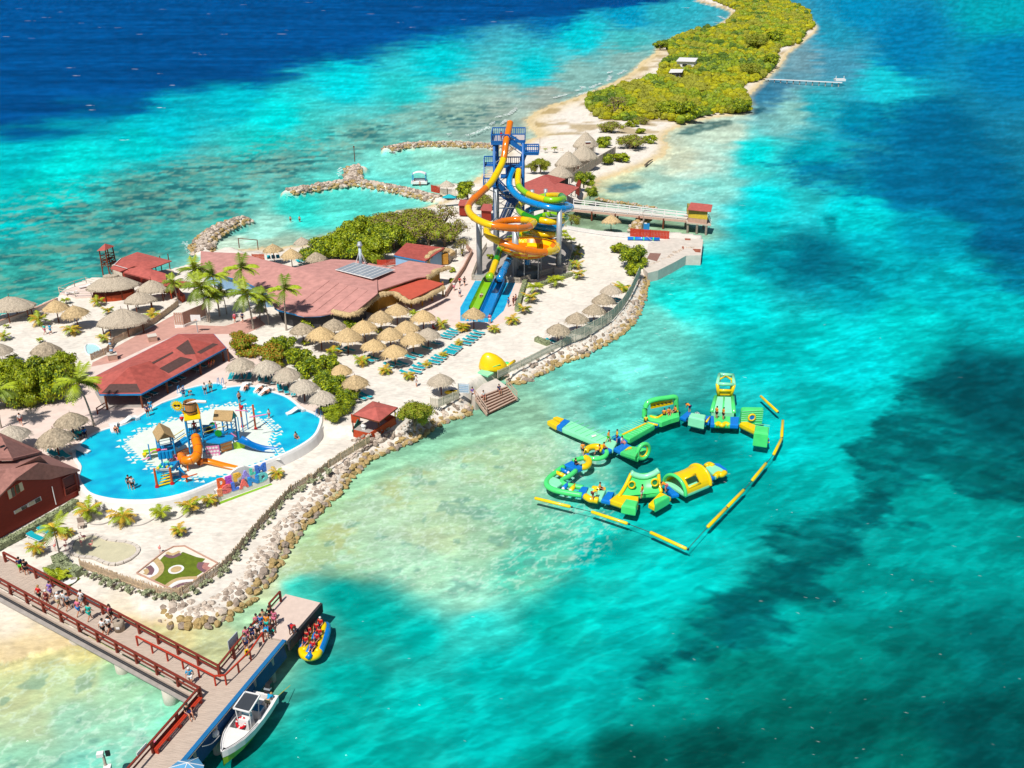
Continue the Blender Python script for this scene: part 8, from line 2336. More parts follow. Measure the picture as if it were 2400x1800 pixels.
def banana_boat():
 a4=lambda x,y,z=.35:WZ('a4',x,y,z)
 o=thing('towable_raft','blue and yellow inflatable towable full of riders beside the landing','raft',a4(1700,700,0))
 BL,YE=mat('raft_blue',A(0,130,216),.35,coat=.3),MATS['inf_yellow']
 def roll(nm,m,pts,r):b=MB();b.tube(smooth_path(pts,4),r,10);b.build(nm,m,o,True)
 rr=.3
 roll('side_tube',BL,[a4(1535,900),a4(1560,700),a4(1610,520),a4(1690,440)],[rr*1.1]*13)
 roll('side_tube',BL,[a4(1830,940),a4(1905,760),a4(1955,600),a4(1950,480)],[rr*1.25]*13)
 roll('seat_tube',YE,[a4(1560,930,.5),a4(1640,760,.55),a4(1680,560,.6),a4(1710,420,.8)],[.24,.26,.26,.26,.26,.26,.26,.26,.26,.25,.24,.18,.1])
 roll('seat_tube',YE,[a4(1790,950,.5),a4(1850,760,.55),a4(1900,560,.6),a4(1925,430,.8)],[.24,.26,.26,.26,.26,.26,.26,.26,.26,.25,.24,.18,.1])
 roll('centre_tube',BL,[a4(1640,980,.4),a4(1720,800,.42),a4(1780,600,.42),a4(1800,480,.42)],.32)
 roll('nose',YE,[a4(1535,900,.35),a4(1570,1000,.35),a4(1680,1030,.35),a4(1790,990,.35),a4(1830,910,.35)],.36)
 b=MB();b.tube([a4(1625,985,.72),a4(1680,1035,.45)],.3,8);b.build('nose_stripe',BL,o,True)
 k=0
 for x,y in((1600,790),(1610,700),(1655,620),(1670,530),(1695,470)):
  person(a4(x,y,.75),math.atan2(PDC.x,-PDC.y)+PI,'sit','red',['navy','black'][k%2],['rider in red vest at the raft front, left row','second rider in the left raft row','third rider in the left raft row','fourth rider in the left raft row','rearmost rider in the left raft row'][k],'riders on the raft',sc=.95);k+=1
 k=0
 for x,y,hat in((1725,870,None),(1795,740,None),(1835,650,None),(1790,560,None),(1855,480,'white')):
  person(a4(x,y,.75),math.atan2(PDC.x,-PDC.y)+PI,'sit','red',['navy','black'][k%2],['rider in red vest at the raft front, right row','second rider in the right raft row','third rider in the right raft row','fourth rider in the right raft row','rearmost rider in the right raft row with white cap'][k],'riders on the raft',hat=hat,sc=.95);k+=1
banana_boat()
def pier_people():
 a1=lambda x,y:WZ('a1',x,y,PZ)
 d=math.atan2(-1,.9)
 for x,y,rz,pose,sh,so,l,kw in((375,310,3.6,'stand','navy','lime','visitor in navy top and lime shorts leaning at the garden rail',{}),(470,350,3.6,'stand','black','black','visitor in black beside the lime-shorted one at the rail',{}),(700,810,2.6,'walk','red','black','walker in a bright red shirt near the outer rail',dict(hair='hair_fair')),(890,740,2.6,'walk','purple','purple','walker in purple top and skirt, furthest from the outer rail',{}),(830,890,2.6,'walk','maroon','maroon','walker in patterned maroon behind the outer rail cap',dict(hat='white')),(1030,930,2.6,'walk','white','khaki','walker in white shirt and pale trousers mid walkway',dict(hat='white')),(1130,900,2.6,'stand','white','grey','walker in loose white shirt carrying a bag',{}),(1190,950,2.6,'walk','grey','black','walker in grey shirt just behind the white shirts',{}),(1375,1050,2.6,'walk','pink','blue','walker in pink top and blue shorts',dict(hair='hair_fair')),(1430,890,2.6,'walk','white','grey','dark-haired walker in white close to the garden rail',{}),(1560,1130,2.6,'walk','teal','teal','walker in a turquoise dress',{}),(1800,1395,2.6,'walk','white','black','couple member in white shirt and black shorts by the bin',{}),(1900,1350,2.6,'walk','white','black','couple member with a dark backpack by the bin',{}),(1930,1140,1.6,'stand','pink','black','swimsuited visitor at the garden rail behind the bin',{})):
  person(a1(x,y),rz,pose,sh,so,l,'people on the pier',**kw)
 p=a1(1870,1190);t=thing('backpack','dark green backpack on the couple walking by the bin','bag',p)
 q=a1(1895,1345)+V3((0,.14,1.2));t.location=q;ORG[t.name]=q
 b=MB();b.box(q,(.34,.2,.48),.3,taper=.85);b.build('body',CLOTH['black'],t);b=MB();b.box(q+V3((.02,.12,-.06)),(.26,.1,.26),.3);b.build('pocket',CLOTH['grey'],t)
 w5=lambda x,y,z=PZ:WZ('w5',x,y,z)
 person(w5(915,935),.2,'walk','cyan','white','walker in bright blue shirt and pale hat at the pier corner','people on the pier',hat='white')
 person(w5(1785,505),.8,'bend','red','navy','attendant in red bending at the landing edge','people on the pier',dark=True)
 person(w5(885,1180,PZ+.48),.85,'sit','black','navy','visitor in black seated on the red bench','people on the pier')
 grp=[(1395,640,'stand','grey','navy','queueing visitor in grey shirt nearest the pier corner'),(1400,585,'stand','pink','pink','queueing visitor in pink behind the grey shirt'),(1450,560,'stand','navy','navy','queueing visitor in dark blue shirt'),(1500,530,'stand','white','black','queueing visitor in white beside the dark blue shirt'),(1490,470,'stand','pink','black','queueing swimmer near the rail gap'),(1525,470,'stand','blue','navy','queueing visitor in pale blue top'),(1545,430,'stand','khaki','navy','queueing visitor in khaki mid group'),(1570,530,'bend','cyan','blue','queueing visitor bending with a blue towel'),(1575,470,'stand','orange','teal','queueing visitor in teal shorts'),(1600,400,'stand','black','black','tallest queueing visitor at the back in black shorts'),(1640,430,'stand','pink','pink','queueing visitor in pink swimwear nearest the landing'),(1605,480,'sit','maroon','teal','queueing visitor crouched by the rail end')]
 for x,y,pose,sh,so,l in grp:
  person(w5(x,y),random.uniform(-.6,.9),pose,sh,so,l,'queue on the pier',dark=random.random()<.25)
 p=WZ('w5',1395,660,PZ+.8);t=thing('life_vest','bright yellow life vest hung on the red queue rail','life vest',p);b=MB();b.box(p,(.34,.18,.55),.7,taper=.8);b.build('body',CLOTH['yellow'],t);b=MB();b.box(p+V3((.02,-.1,0)),(.1,.04,.5),.7);b.build('buckle_strap',CLOTH['black'],t)
 for x,y,l in((1640,620,'bicycle'),):pass
pier_people()
def revetment(name,label,pts,rows,size,seed,inland,limit=300):
 rnd=random.Random(seed)
 P=[W(a,b,0.0)for a,b in pts]
 o=thing(name,label,'rock bank',P[len(P)//2])
 items=[]
 for off,z,k,tones in rows:
  for p,d in resample(P,size*k*.62):
   n=V3((-d.y,d.x,0))*inland
   s=size*k*rnd.uniform(.7,1.35)
   q=p+n*(off+rnd.uniform(-.25,.25))+d*rnd.uniform(-.25,.25)
   items.append((q.x,q.y,z+rnd.uniform(-.12,.12),s,rnd.choice(tones)))
 rocks(o,items,limit)
 return o
RW=[(.0,.02,1.0,(1,1,1,2)),(.75,.34,1.05,(1,1,2,0)),(1.5,.72,1.0,(0,2,0,2)),(2.2,1.08,.85,(0,0,2)),(2.8,1.35,.6,(0,0,2))]
RWL=[(-.2,.0,1.0,(1,1,1,2)),(.45,.24,1.1,(1,1,2,0)),(1.05,.45,1.0,(0,2,0)),(1.6,.5,.9,(0,0,0,2)),(2.2,.5,.75,(0,))]
sh=lambda a,b:[(x,y)for x,y,s in shore_px if True][a:b]
ix=lambda px:next(i for i,q in enumerate(shore_px)if q[:2]==px)
revetment('rock_revetment','bank of tan boulders curving around the lower garden',[(372,1452)]+sh(ix((450,1471)),ix((861,1077))+1),RWL,.72,1,1,290)
revetment('rock_revetment','bank of boulders between the kiosk and the wooden steps',sh(ix((861,1077)),ix((1100,971))+1)+[(1106,955)],RW,.76,2,1,180)
revetment('rock_revetment','long curved bank of boulders below the tan shore fence',[(1194,900)]+sh(ix((1236,893)),ix((1521,651))+1),RW,.76,3,1,290)
revetment('stone_line','thin line of stones edging the beach pool behind the footbridge',UL('b2',600,262,760,298,950,318,1120,345,1250,372,1370,385),[(0,.15,1,(1,1,0)),(.6,.2,.8,(1,0))],.75,4,1,60)
revetment('stone_heap','heap of pale stones in the pond beside the bent fence',UL('b2',1050,690,1090,620,1150,550,1215,520),[(-.6,.2,1.2,(0,1)),(.1,.5,1.2,(0,1)),(.9,.3,1.1,(0,1)),(1.6,.1,1,(1,))],.9,5,-1,60)
def jetty(k,label,seed,size=1.0,extra=None):
 rnd=random.Random(seed)
 lines=[JETTY[k]]+([JETTY[extra]]if extra is not None else[])
 p0=lines[0][0]
 o=thing('rock_jetty',label,'jetty',(p0[0],p0[1],0))
 it=[]
 for L_ in lines:
  P=[V3((q[0],q[1],0))for q in L_]
  for p,d in resample(P,size*.72):
   n=V3((-d.y,d.x,0))
   for off in(-2.1,-1.4,-.7,0,.7,1.4,2.1):
    h=.95-(off/2.1)**2*.95
    s=size*rnd.uniform(.65,1.25)*(1.05 if abs(off)>1 else .9)
    q=p+n*(off+rnd.uniform(-.3,.3))+d*rnd.uniform(-.3,.3)
    front=q.y<p.y
    it.append((q.x,q.y,h+rnd.uniform(-.1,.15),s,rnd.choice((0,0,2)if abs(off)<1.3 else(1,1,2,0))))
 rocks(o,it,260)
revetment('rock_revetment','tan boulders facing the broken concrete dock',UL('b2',1275,1250,1400,1215,1520,1160,1620,1100,1760,1010,1950,1000),[(0,.1,1,(1,1,0)),(.35,.6,1.1,(1,0)),(.6,1.1,1.1,(0,0,1)),(1.0,1.5,.9,(0,))],.9,9,1,60)
jetty(0,'forked rock jetty sheltering the swimming lagoon',21,1.15,1)
jetty(2,'straight rock jetty at the far side of the second lagoon',22,1.15)
jetty(3,'short curved rock jetty beside the left beach',23,1.0)
random.seed(5)
for i,(x,y,w)in enumerate(((230,510,235),(455,525,235),(630,600,230),(770,690,240),(940,800,240))):
 palapa('w2',x,y,w,['first grey palapa of the poolside row, nearest the pavilion','second grey palapa of the poolside row','middle grey palapa of the poolside row','fourth grey palapa of the poolside row','last grey palapa of the poolside row, overhung by bushes'][i],'grey','grey palapas along the pool',k=i)
for i,(x,y,w,kd)in enumerate(((1100,575,190,'tan'),(1220,660,225,'tan'))):
 palapa('w2',x,y,w,['tan palapa half hidden behind the dark bushes','tan palapa on the sand side of the dark bushes'][i],kd,'palapas',k=i)
blk=[(765,205,215,'grey','grey palapa at the left rear corner of the palapa block'),(1035,175,205,'grey','grey palapa in front of the dark vine, rear of the block'),(920,240,240,'tan','tan palapa at the left front of the palapa block'),(1150,265,245,'tan','tan palapa second from left at the block front'),(1300,180,225,'tan','tan palapa below the thatched restaurant eave'),(1440,115,215,'tan','tan palapa beside the restaurant window'),(1580,40,210,'tan','rearmost tan palapa of the block, touching the thatched eave'),(1810,95,215,'tan','tan palapa at the right rear corner of the block'),(1670,190,215,'tan','tan palapa in the middle of the right block rows'),(1525,250,220,'tan','tan palapa at the block centre'),(1725,300,220,'tan','tan palapa above the front lounger rows, middle'),(1850,240,210,'grey','greyish palapa at the right end of the block'),(1375,340,215,'tan','tan palapa at the block front left of the lowest one'),(1565,400,220,'tan','lowest front tan palapa of the block')]
for i,(x,y,w,kd,l)in enumerate(blk):palapa('w2',x,y,w,l,kd,'block of palapas before the restaurant',k=i)
palapa('w2',1965,645,225,'patched palapa beside the gate near the wooden steps','grey','palapas',k=1)
palapa('w3',405,455,200,'tan palapa at the foot of the splash pad','tan','palapas')
for i,(x,y,w)in enumerate(((1600,245,185),(1530,325,195),(1450,415,200),(1303,490,205),(1138,575,205))):
 palapa('w3',x,y,w,['rearmost grey palapa of the shore row, beside the spiky palm','second grey palapa of the shore row from the rear','middle grey palapa of the shore row','fourth grey palapa of the shore row','nearest grey palapa of the shore row'][i],'grey','palapas along the shore fence',k=i)
palapa('b2',795,465,232,'palapa standing in the shallow pond by the footbridge','tan','palapas',z=-.1)
for i,(x,y,w)in enumerate(((510,260,170),(765,210,145),(805,292,120),(668,315,180),(885,335,175))):
 palapa('z2',x,y,w,['left palapa on the lagoon beach','rearmost palapa on the lagoon beach','palapa half hidden by the thicket on the lagoon beach','front palapa on the lagoon beach','palapa on the lagoon beach touching the pink roof'][i],'tan' if i in(0,3)else'grey','palapas on the lagoon beach',k=i)
palapa('z2',390,800,135,'small shaded palapa under the tall palms','grey','palapas',k=1)
for i,(t,x,y,w,l)in enumerate((('a6',940,402,440,'tan palapa beside the sea wall'),('a6',1280,482,455,'tan palapa in front of the sea-wall one, left beach'),('a6',-70,1135,460,'palapa cut by the left edge, upper one'),('a6',745,1120,500,'palapa peeping out behind the big left tree'),('a6',60,1445,520,'palapa cut by the left edge behind the big tree'),('a2',1185,848,545,'upper one of two palapas at the left pool rim'),('a2',925,1148,600,'lower one of two palapas at the left pool rim'),('a2',175,1068,560,'palapa behind the timber house roof'))):
 palapa(t,x,y,w,l,'tan' if i in(0,1)else'grey','palapas',k=i)
def row(t,a,b,n,rz,fmt,off=0,sc=1.0):
 names=['first','second','third','fourth','fifth','sixth','seventh']
 for i in range(n):
  f=i/max(1,n-1)
  lounger(t,a[0]+(b[0]-a[0])*f,a[1]+(b[1]-a[1])*f,rz,fmt%names[i],sc=sc)
LR=.62
row('w2',(1665,655),(1745,645),2,1.15,'%s lounger of the nearest pair beside the front small palm')
row('w2',(1770,610),(1815,590),2,1.15,'%s lounger of the second front group')
row('w2',(1905,565),(1960,520),3,1.15,'%s lounger of the third front group')
row('w2',(2035,485),(2100,430),4,1.15,'%s lounger of the fourth front group')
row('w3',(205,840),(255,800),2,1.15,'%s lounger beside the fourth front group')
row('w3',(330,770),(450,675),5,1.15,'%s lounger of the long group below the splash pad')
row('w3',(165,715),(245,660),4,1.15,'%s lounger of the upper group left of the splash pad')
row('w2',(1100,460),(1180,455),2,1.0,'%s lounger under the block front palapas')
row('w2',(1340,545),(1385,530),2,1.0,'%s lounger left of the lowest block palapa')
row('w2',(1520,590),(1640,575),3,1.0,'%s lounger under the lowest block palapa')
row('w2',(1700,520),(1760,500),2,1.0,'%s lounger under the middle right palapa')
row('w2',(1840,440),(1920,400),2,1.0,'%s lounger under the right end palapa')
row('w2',(155,690),(315,690),4,.1,'%s lounger under the first poolside palapa')
row('w2',(410,705),(520,725),3,.2,'%s lounger under the second poolside palapa')
row('w2',(575,790),(690,830),3,.3,'%s lounger under the middle poolside palapas')
row('w2',(1270,870),(1320,855),2,1.0,'%s lounger under the tan palapa by the bushes')
row('w3',(1075,750),(1120,765),2,.9,'%s lounger under the nearest shore palapa')
row('w3',(1400,590),(1420,580),2,.9,'%s lounger under the fourth shore palapa')
row('w3',(1640,410),(1665,395),2,.9,'%s lounger under the second shore palapa')
row('z2',(480,395),(560,390),3,.3,'%s lounger on the lagoon beach, left')
row('z2',(740,430),(790,410),3,.6,'%s lounger on the lagoon beach, right')
row('a2',(1290,1300),(1340,1260),2,.8,'%s lounger under the upper left pool palapa')
row('b5',(980,530),(1200,560),3,.9,'%s lounger under the lower left pool palapa')
sp=[('z4',180,1640,140,1,'leftmost small palm at the splash pad foot'),('z4',590,1650,130,1,'rust-tinged palm right of the splash pad palapa'),('z4',840,1545,150,1,'golden palm at the corner of the pink plaza'),('z4',990,1410,145,0,'slim palm at the end of the green hedge strip'),('z4',1070,1270,170,0,'second palm along the green hedge strip'),('z4',1130,1150,190,2,'bushy palm at the hedge strip top'),('z4',1395,1065,200,2,'largest palm beside the slide base fence'),('z4',1690,965,150,0,'front palm of the row right of the slide tower'),('z4',1665,830,140,0,'second palm of the row right of the slide tower'),('z4',1685,690,110,0,'third palm of the row right of the slide tower'),('z4',1700,600,100,0,'fourth palm of the row right of the slide tower'),('z4',1600,500,110,2,'palm at the picket fence near the pond'),('z4',1500,400,100,2,'rear palm behind the slide column'),('w2',1690,695,85,1,'rusty small palm in the nearest lounger pair'),('w2',1850,590,65,1,'rusty small palm between second and third lounger groups'),('w2',1985,505,65,1,'rusty small palm between third and fourth lounger groups'),('w3',280,770,60,1,'rusty small palm before the long lounger group'),('w2',1490,650,90,1,'golden palm below the lowest block palapa'),('w2',1285,580,105,0,'yellow-green palm left of the block loungers'),('w2',1040,500,110,0,'slender palm in front of the block left palapas'),('w2',795,405,60,2,'low palm at the left block corner'),('w2',1975,260,100,0,'palm at the right rear of the block'),('w2',1740,170,90,2,'palm between the rear block palapas'),('w2',2150,275,90,1,'golden palm beside the splash pad rim'),('w2',1430,300,60,2,'palm tips between the block centre palapas'),('a6',700,830,260,0,'twin palm beside the sea-wall palapa'),('a6',1250,985,220,1,'orange-tinged palm on the open white sand'),('a6',1700,490,190,0,'palm at the thatched bar corner'),('a6',1880,640,170,0,'palm in front of the thatched bar wall'),('a6',1150,460,140,2,'palm at the railed deck corner'),('a6',90,1085,170,0,'palm at the left picture edge on white sand'),('a6',700,1130,110,2,'palm above the peeping palapa'),('a6',1800,1120,180,0,'palm near the bamboo fence corner'),('a6',230,1480,190,2,'palm in front of the edge palapas'),('b4',1270,1490,230,1,'reddish palm beside the broad thatched shelter'),('a6',120,880,90,2,'low green plant along the sea wall'),('b2',200,790,110,2,'low palm beside the pond fence corner'),('z3',1260,575,50,2,'far small palm behind the slide tower, left'),('z3',1380,575,80,2,'far small palm behind the slide tower, right')]
for t,x,y,h,k,l in sp:spalm(t,x,y,h,l,k)
sp2=make_small_palm('fan_palm',1.9,26,['frond_dark','frond','frond_dry'],55,.5,True)
place(sp2,GP('w3',1690,300),.5,1.0,'large spiky palm beside the shore fence end','palm')
PT=[make_palm('coconut_palm',6.0,-.9,3.0,19,['frond','frond_dark','frond','frond'],101,.5),make_palm('coconut_palm',5.0,.4,2.8,20,['frond_dark','frond','frond','frond_dark'],102,.3),make_palm('coconut_palm',7.0,.3,3.0,18,['frond','frond','frond_dark','frond_dark'],103,.3)]
def tallpalm(t,bx,by,cx,cy,k,label,crown=1.0):
 p=GP(t,bx,by);h=up(p,*U(t,cx,cy));pr=PT[k];s=h/(6.0,5.0,7.0)[k]
 dx=(W(*U(t,cx,cy),p.z+h)-p)
 lean=(-.9,.4,.3)[k]*s
 rz=0 if dx.x*lean>0 else PI
 return place(pr,p,rz,(s,s,s),label,'palm','tall coconut palms')
tallpalm('a2',1625,1095,1420,350,0,'tall leaning coconut palm left of the pool with its shadow')
tallpalm('a2',20,1130,-60,480,0,'coconut palm cut by the left picture edge')
for bx,by,cx,cy,k,l in((2110,850,2085,480,2,'tallest coconut palm of the group beside the pink roof'),(2190,1000,2130,700,1,'coconut palm in front of the tallest one, right of the group'),(1900,890,1845,540,2,'dense coconut palm in the middle of the group'),(1540,780,1500,600,1,'short leaning coconut palm nearest the thatched shelters'),(1800,940,1720,640,1,'coconut palm at the front left of the group'),(1815,945,1810,720,1,'low coconut palm by the pink screen wall'),(1690,760,1660,490,1,'rear coconut palm against the sea'),(1960,870,1930,690,1,'dark coconut palm in the group shade')):
 tallpalm('z1',bx,by,cx,cy,k,l)
tallpalm('z2',632,1012,622,660,2,'single slim coconut palm in front of the big pink roof')
tallpalm('z2',480,960,440,740,1,'windblown low coconut palm beside the red path')
p=GP('z6',525,590);pw=make_palm('coconut_palm',4.6,.1,2.4,18,['frond','frond_dry','frond','frond_dark'],104,.6,.11)
hh=up(p,*U('z6',500,330));place(pw,p,-.5,hh/4.6,'windswept coconut palm beside the kidney pond','palm','tall coconut palms')
def tree(pr,t,x,y,wpx,label,cat='tree',group=None,ratio=1.0,z=None):
 p=GP(t,x,y)if z is None else WZ(t,x,y,z)
 wm=wpx/ZT[t][2]/(FPX/(p.y*CT-(p.z-CAMH)*ST))
 s=wm/(2*TR[pr.name.split('.')[0]][0])
 return place(pr,p,random.uniform(0,6.28),(s,s,s*ratio),label,cat,group)
TR={}
def mk(name,R,H,*a,**k):
 TR[name]=(R,H);return make_tree(name,R,H,*a,**k)
t_mang=mk('mangrove',4.0,3.8,16,3600,.34,['leaf_bright','leaf_mid','leaf_dark'],41)
t_mang2=mk('mangrove_tree',4.0,4.2,14,3600,.34,['leaf_mid','leaf_bright','leaf_mid'],42)
t_olive=mk('scrub_tree',4.0,4.2,15,3000,.3,['leaf_olive','leaf_mid','leaf_olive','twig'],43,core=.6)
t_bare=mk('dry_tree',3.0,4.0,11,900,.22,['twig','leaf_olive'],44,core=.3)
t_grape=mk('sea_grape',3.0,2.7,13,2400,.34,['leaf_dark','leaf_mid','leaf_bright'],45)
t_grape2=mk('sea_grape_bush',3.0,2.9,13,2400,.34,['leaf_rust','leaf_olive','leaf_mid'],46)
t_round=mk('round_tree',2.5,3.4,12,2600,.28,['leaf_mid','leaf_dark','leaf_bright'],47)
t_feath=mk('feathery_tree',2.5,3.0,12,3400,.2,['leaf_olive','leaf_olive','leaf_mid'],48)
t_bush=mk('beach_bush',1.0,1.0,8,700,.2,['leaf_bright','leaf_mid'],49)
for i,(x,y,w)in enumerate(((1150,620,1000),(700,740,950),(250,780,900),(1280,330,800),(850,380,850),(400,480,850),(60,560,700),(-250,700,800))):
 tree((t_mang,t_mang2)[i%2],'a2',x-130,y-20,w*.85,['bright tree at the right front of the left grove','bright tree above the lone walker in the left grove','bright tree at the lower left of the left grove','bright tree at the grove top near the plunge pool','bright tree in the upper middle of the left grove','bright tree in the upper left of the left grove','bright tree at the left edge of the grove','bright tree mostly outside the left edge'][i],group='left grove trees',ratio=1.45)
for i,(x,y,w,pr)in enumerate(((330,500,330,t_grape2),(480,560,330,t_grape2),(620,500,300,t_grape),(560,620,260,t_grape2),(720,600,300,t_grape),(860,680,320,t_grape),(980,640,260,t_grape),(1000,790,300,t_grape),(1080,850,320,t_grape),(1180,930,260,t_grape),(1060,1010,300,t_mang),(1030,1080,250,t_mang2),(230,400,200,t_grape2))):
 tree(pr,'w2',x,y-30,w,['rust-tinged sea grape at the upper left of the bush row','rust-tinged sea grape above the second poolside palapa','dark sea grape beside the first block palapa','rusty sea grape behind the middle poolside palapa','dark sea grape in the middle of the bush row','dark sea grape above the fourth poolside palapa','dark sea grape beside the half-hidden palapa','glossy sea grape below the half-hidden palapa','glossy sea grape beside the sand-side palapa','sea grape at the right end above the kiosk','bright bush above the pool rim end','lowest bright bush beside the kiosk path','leafy bush at the red path end'][i],'bush','bush row between pool and sand')
tree(t_feath,'w2',1740,1120,380,'feathery olive tree on the rocks beside the kiosk')
th=[(930,370,380,t_mang),(1080,330,380,t_mang2),(1250,330,400,t_mang),(1400,370,380,t_mang2),(1200,230,380,t_mang2),(1420,240,400,t_mang),(1560,260,400,t_mang),(1500,150,380,t_olive),(1700,200,420,t_olive),(1860,230,400,t_olive),(2000,240,360,t_olive),(1820,120,380,t_olive),(1960,130,360,t_bare),(2080,200,300,t_bare),(1000,290,260,t_mang),(2150,330,220,t_bare),(1330,130,300,t_mang),(1700,90,300,t_olive)]
for i,(x,y,w,pr)in enumerate(th):
 tree(pr,'z2',x,y+40,w,['thicket tree nearest the lagoon beach palapas','thicket tree behind the pink roof left part','thicket tree left of the mock lighthouse','thicket tree behind the mock lighthouse','thicket tree on the lagoon side, left','thicket tree on the lagoon side, middle','thicket tree above the maroon-roofed house','olive scrub tree near the lagoon shore','olive scrub tree behind the maroon roof','olive scrub tree right of the maroon roof','olive scrub tree beside the plaza path','olive scrub tree at the thicket rear','dry grey-brown tree near the slide bend','dry grey-brown tree beside the slide column','small thicket tree at the palapa edge','bare shrub at the plaza path corner','thicket tree at the upper lagoon edge','rear olive scrub tree toward the jetty'][i],group='thicket behind the restaurant')
for i,(t,x,y,w,pr,l)in enumerate((('b3',1930,740,270,t_round,'dense round tree at the root of the jetties'),('b3',2080,830,260,t_olive,'olive tree behind the yellow slide bend'),('z3',1200,850,280,t_feath,'olive tree between slide tower and thatched huts'),('z3',1080,840,200,t_olive,'small olive tree right behind the slide tower'),('z3',1760,1040,290,t_round,'dense tree at the grey screen fence end'),('z3',1840,1190,220,t_round,'lower dense bush beside the footbridge start'),('b2',270,590,250,t_olive,'olive bush in the pond beside the slide column'),('z3',500,1330,260,t_olive,'scrub behind the orange slide bend'),('z3',380,1250,260,t_bare,'dry scrub left of the orange slide bend'),('b2',1040,1130,420,t_round,'dense bright tree on the sand before the dock'),('b2',880,960,250,t_bush,'low bright bush left of the dock tree'),('b2',1100,1240,300,t_bush,'bright bush at the shore fence head'),('w2',850,240,230,t_grape,'dark vine mound before the blue bay'),('w2',1165,270,180,t_grape,'dark vine between the block rear palapas'),('z4',60,1010,120,t_bush,'low green bush inside the plaza path wall'),('z4',40,870,130,t_bush,'olive bush inside the plaza path wall, rear'),('z4',540,700,120,t_bush,'pale cactus-like shrub inside the slide base'))):
 tree(pr,t,x,y,w,l,'tree' if pr not in(t_bush,t_grape)else'bush')
G2=lambda*v:[GP('w3',v[i],v[i+1])for i in range(0,len(v),2)]
picket_fence('shore_fence','long curved tan picket fence along the boulder bank',G2(615,1055,830,955,1040,845,1180,775),1.1,MATS['fence_tan'],.17,.09,2.4)
picket_fence('shore_fence','double-height tan slatted fence behind the shore palapas',G2(1185,775,1330,720,1480,640,1600,560,1690,460,1760,350,1810,240,1850,150),1.9,MATS['fence_tan'],.17,.09,2.4,rails=(.05,.5,.97))
def steps():
 w3=lambda x,y,z:WZ('w3',x,y,z)
 a,b_=w3(420,1225,HI),w3(690,1125,HI)
 c,d_=w3(520,1362,.15),w3(780,1232,.15)
 o=thing('wooden_steps','broad flight of weathered wooden steps down into the sea','steps',a)
 n=7
 for i in range(n):
  f0,f1=i/n,(i+.86)/n
  p,q,r,s=a.lerp(c,f0),b_.lerp(d_,f0),b_.lerp(d_,f1),a.lerp(c,f1)
  z=HI+.05-(HI-.1)*(i/(n-1))
  b=MB();b.slab([V3((v.x,v.y,z))for v in(p,s,r,q)],.1);b.build('tread',mat('step_wood',A(206,176,158),.85,.22,3),o)
  b=MB();b.bar(V3((s.x,s.y,z-.16)),V3((r.x,r.y,z-.16)),.05,.12);b.build('riser',MATS['wood_post'],o)
 for p,q in((a,c),(b_,d_)):
  b=MB();b.bar(p+V3((0,0,-.15)),q+V3((0,0,-.15)),.12,.4);b.build('stringer',MATS['step_wood'],o)
  for f in(0,.5,1):
   v=p.lerp(q,f);b=MB();b.bar(v+V3((0,0,-.3)),v+V3((0,0,1.05)),.1);b.build('post',MATS['step_wood'],o)
  for h in(.55,1.0):b=MB();b.bar(p+V3((0,0,h)),q+V3((0,0,h)),.08,.1);b.build('handrail',MATS['step_wood'],o)
 P=[w3(x,y,HI)for x,y in((385,1200),(420,1228),(695,1128),(600,1060),(480,1110))]
 b=MB();b.prism([p.xy for p in P],-.5,HI+.03);b.build('top_platform',MATS['concrete'],o)
 picket_fence('gate_fence','pale picket gate panels beside the patched palapa',[GP('w2',1880,930),GP('w2',1945,940),GP('w2',2060,890),GP('w2',2130,860)],1.2,MATS['fence_tan'],.22,.16,1.8)
 p=GP('w3',320,1225);t=thing('notice_board','white notice board beside the wooden steps','sign',p);b=MB();b.box(p+V3((0,.1,1.3)),(1.5,.06,1.3),-.15);b.build('panel',mat('notice',A(214,222,236),.5),t)
 for k in range(4):b=MB();b.box(p+V3((0,.05,.9+.25*k)),(1.2,.03,.06),-.15);b.build('text_bar',MATS['blue_wall'],t)
 for s in(-.7,.7):b=MB();b.bar(p+V3((s,.12,0)),p+V3((s,.12,2.0)),.08);b.build('leg',MATS['fence_tan'],t)
 p=GP('w2',2060,840);t=thing('yellow_kayak','small yellow rental craft behind the pale gate panels','kayak',p);b=MB();b.ball(p+V3((0,.4,.35)),(1.0,.45,.3),12,7);b.build('hull',MATS['inf_yellow'],t,True);b=MB();b.ball(p+V3((0,.38,.55)),(.4,.25,.14),10,6);b.build('cockpit',MATS['dark'],t,True)
steps()
hedge([GP('w3',945,735),GP('w3',1050,775)],.8,.7,'short clipped hedge beside the nearest shore palapa')
hedge([GP('z4',1000,1020),GP('z4',945,1200),GP('z4',890,1390)],.7,.8,'green hedge strip bordering the slide plaza')
hedge([GP('z4',1180,1060),GP('z4',1400,990),GP('z4',1600,920)],.7,.7,'green hedge along the front of the slide base')
hedge([GP('z4',1575,860),GP('z4',1640,640)],.6,.7,'green hedge on the right side of the slide base')
def lowwall(label,pts,h,m,w=.22):
 P=[Vector(p)for p in pts];t=thing('low_wall',label,'wall',P[0])
 for a,q in zip(P[:-1],P[1:]):
  b=MB();b.bar(a+V3((0,0,h/2)),q+V3((0,0,h/2)),w,h);b.build('wall_panel',m,t)
lowwall('pinkish wall along the left side of the plaza path',[GP('z4',310,640),GP('z4',200,860),GP('z4',60,1060),GP('z4',-30,1200)],.9,MATS['fence_pink'])
lowwall('pinkish wall around the slide base path, rear',[GP('z4',240,560),GP('z4',310,640)],.9,MATS['fence_pink'])
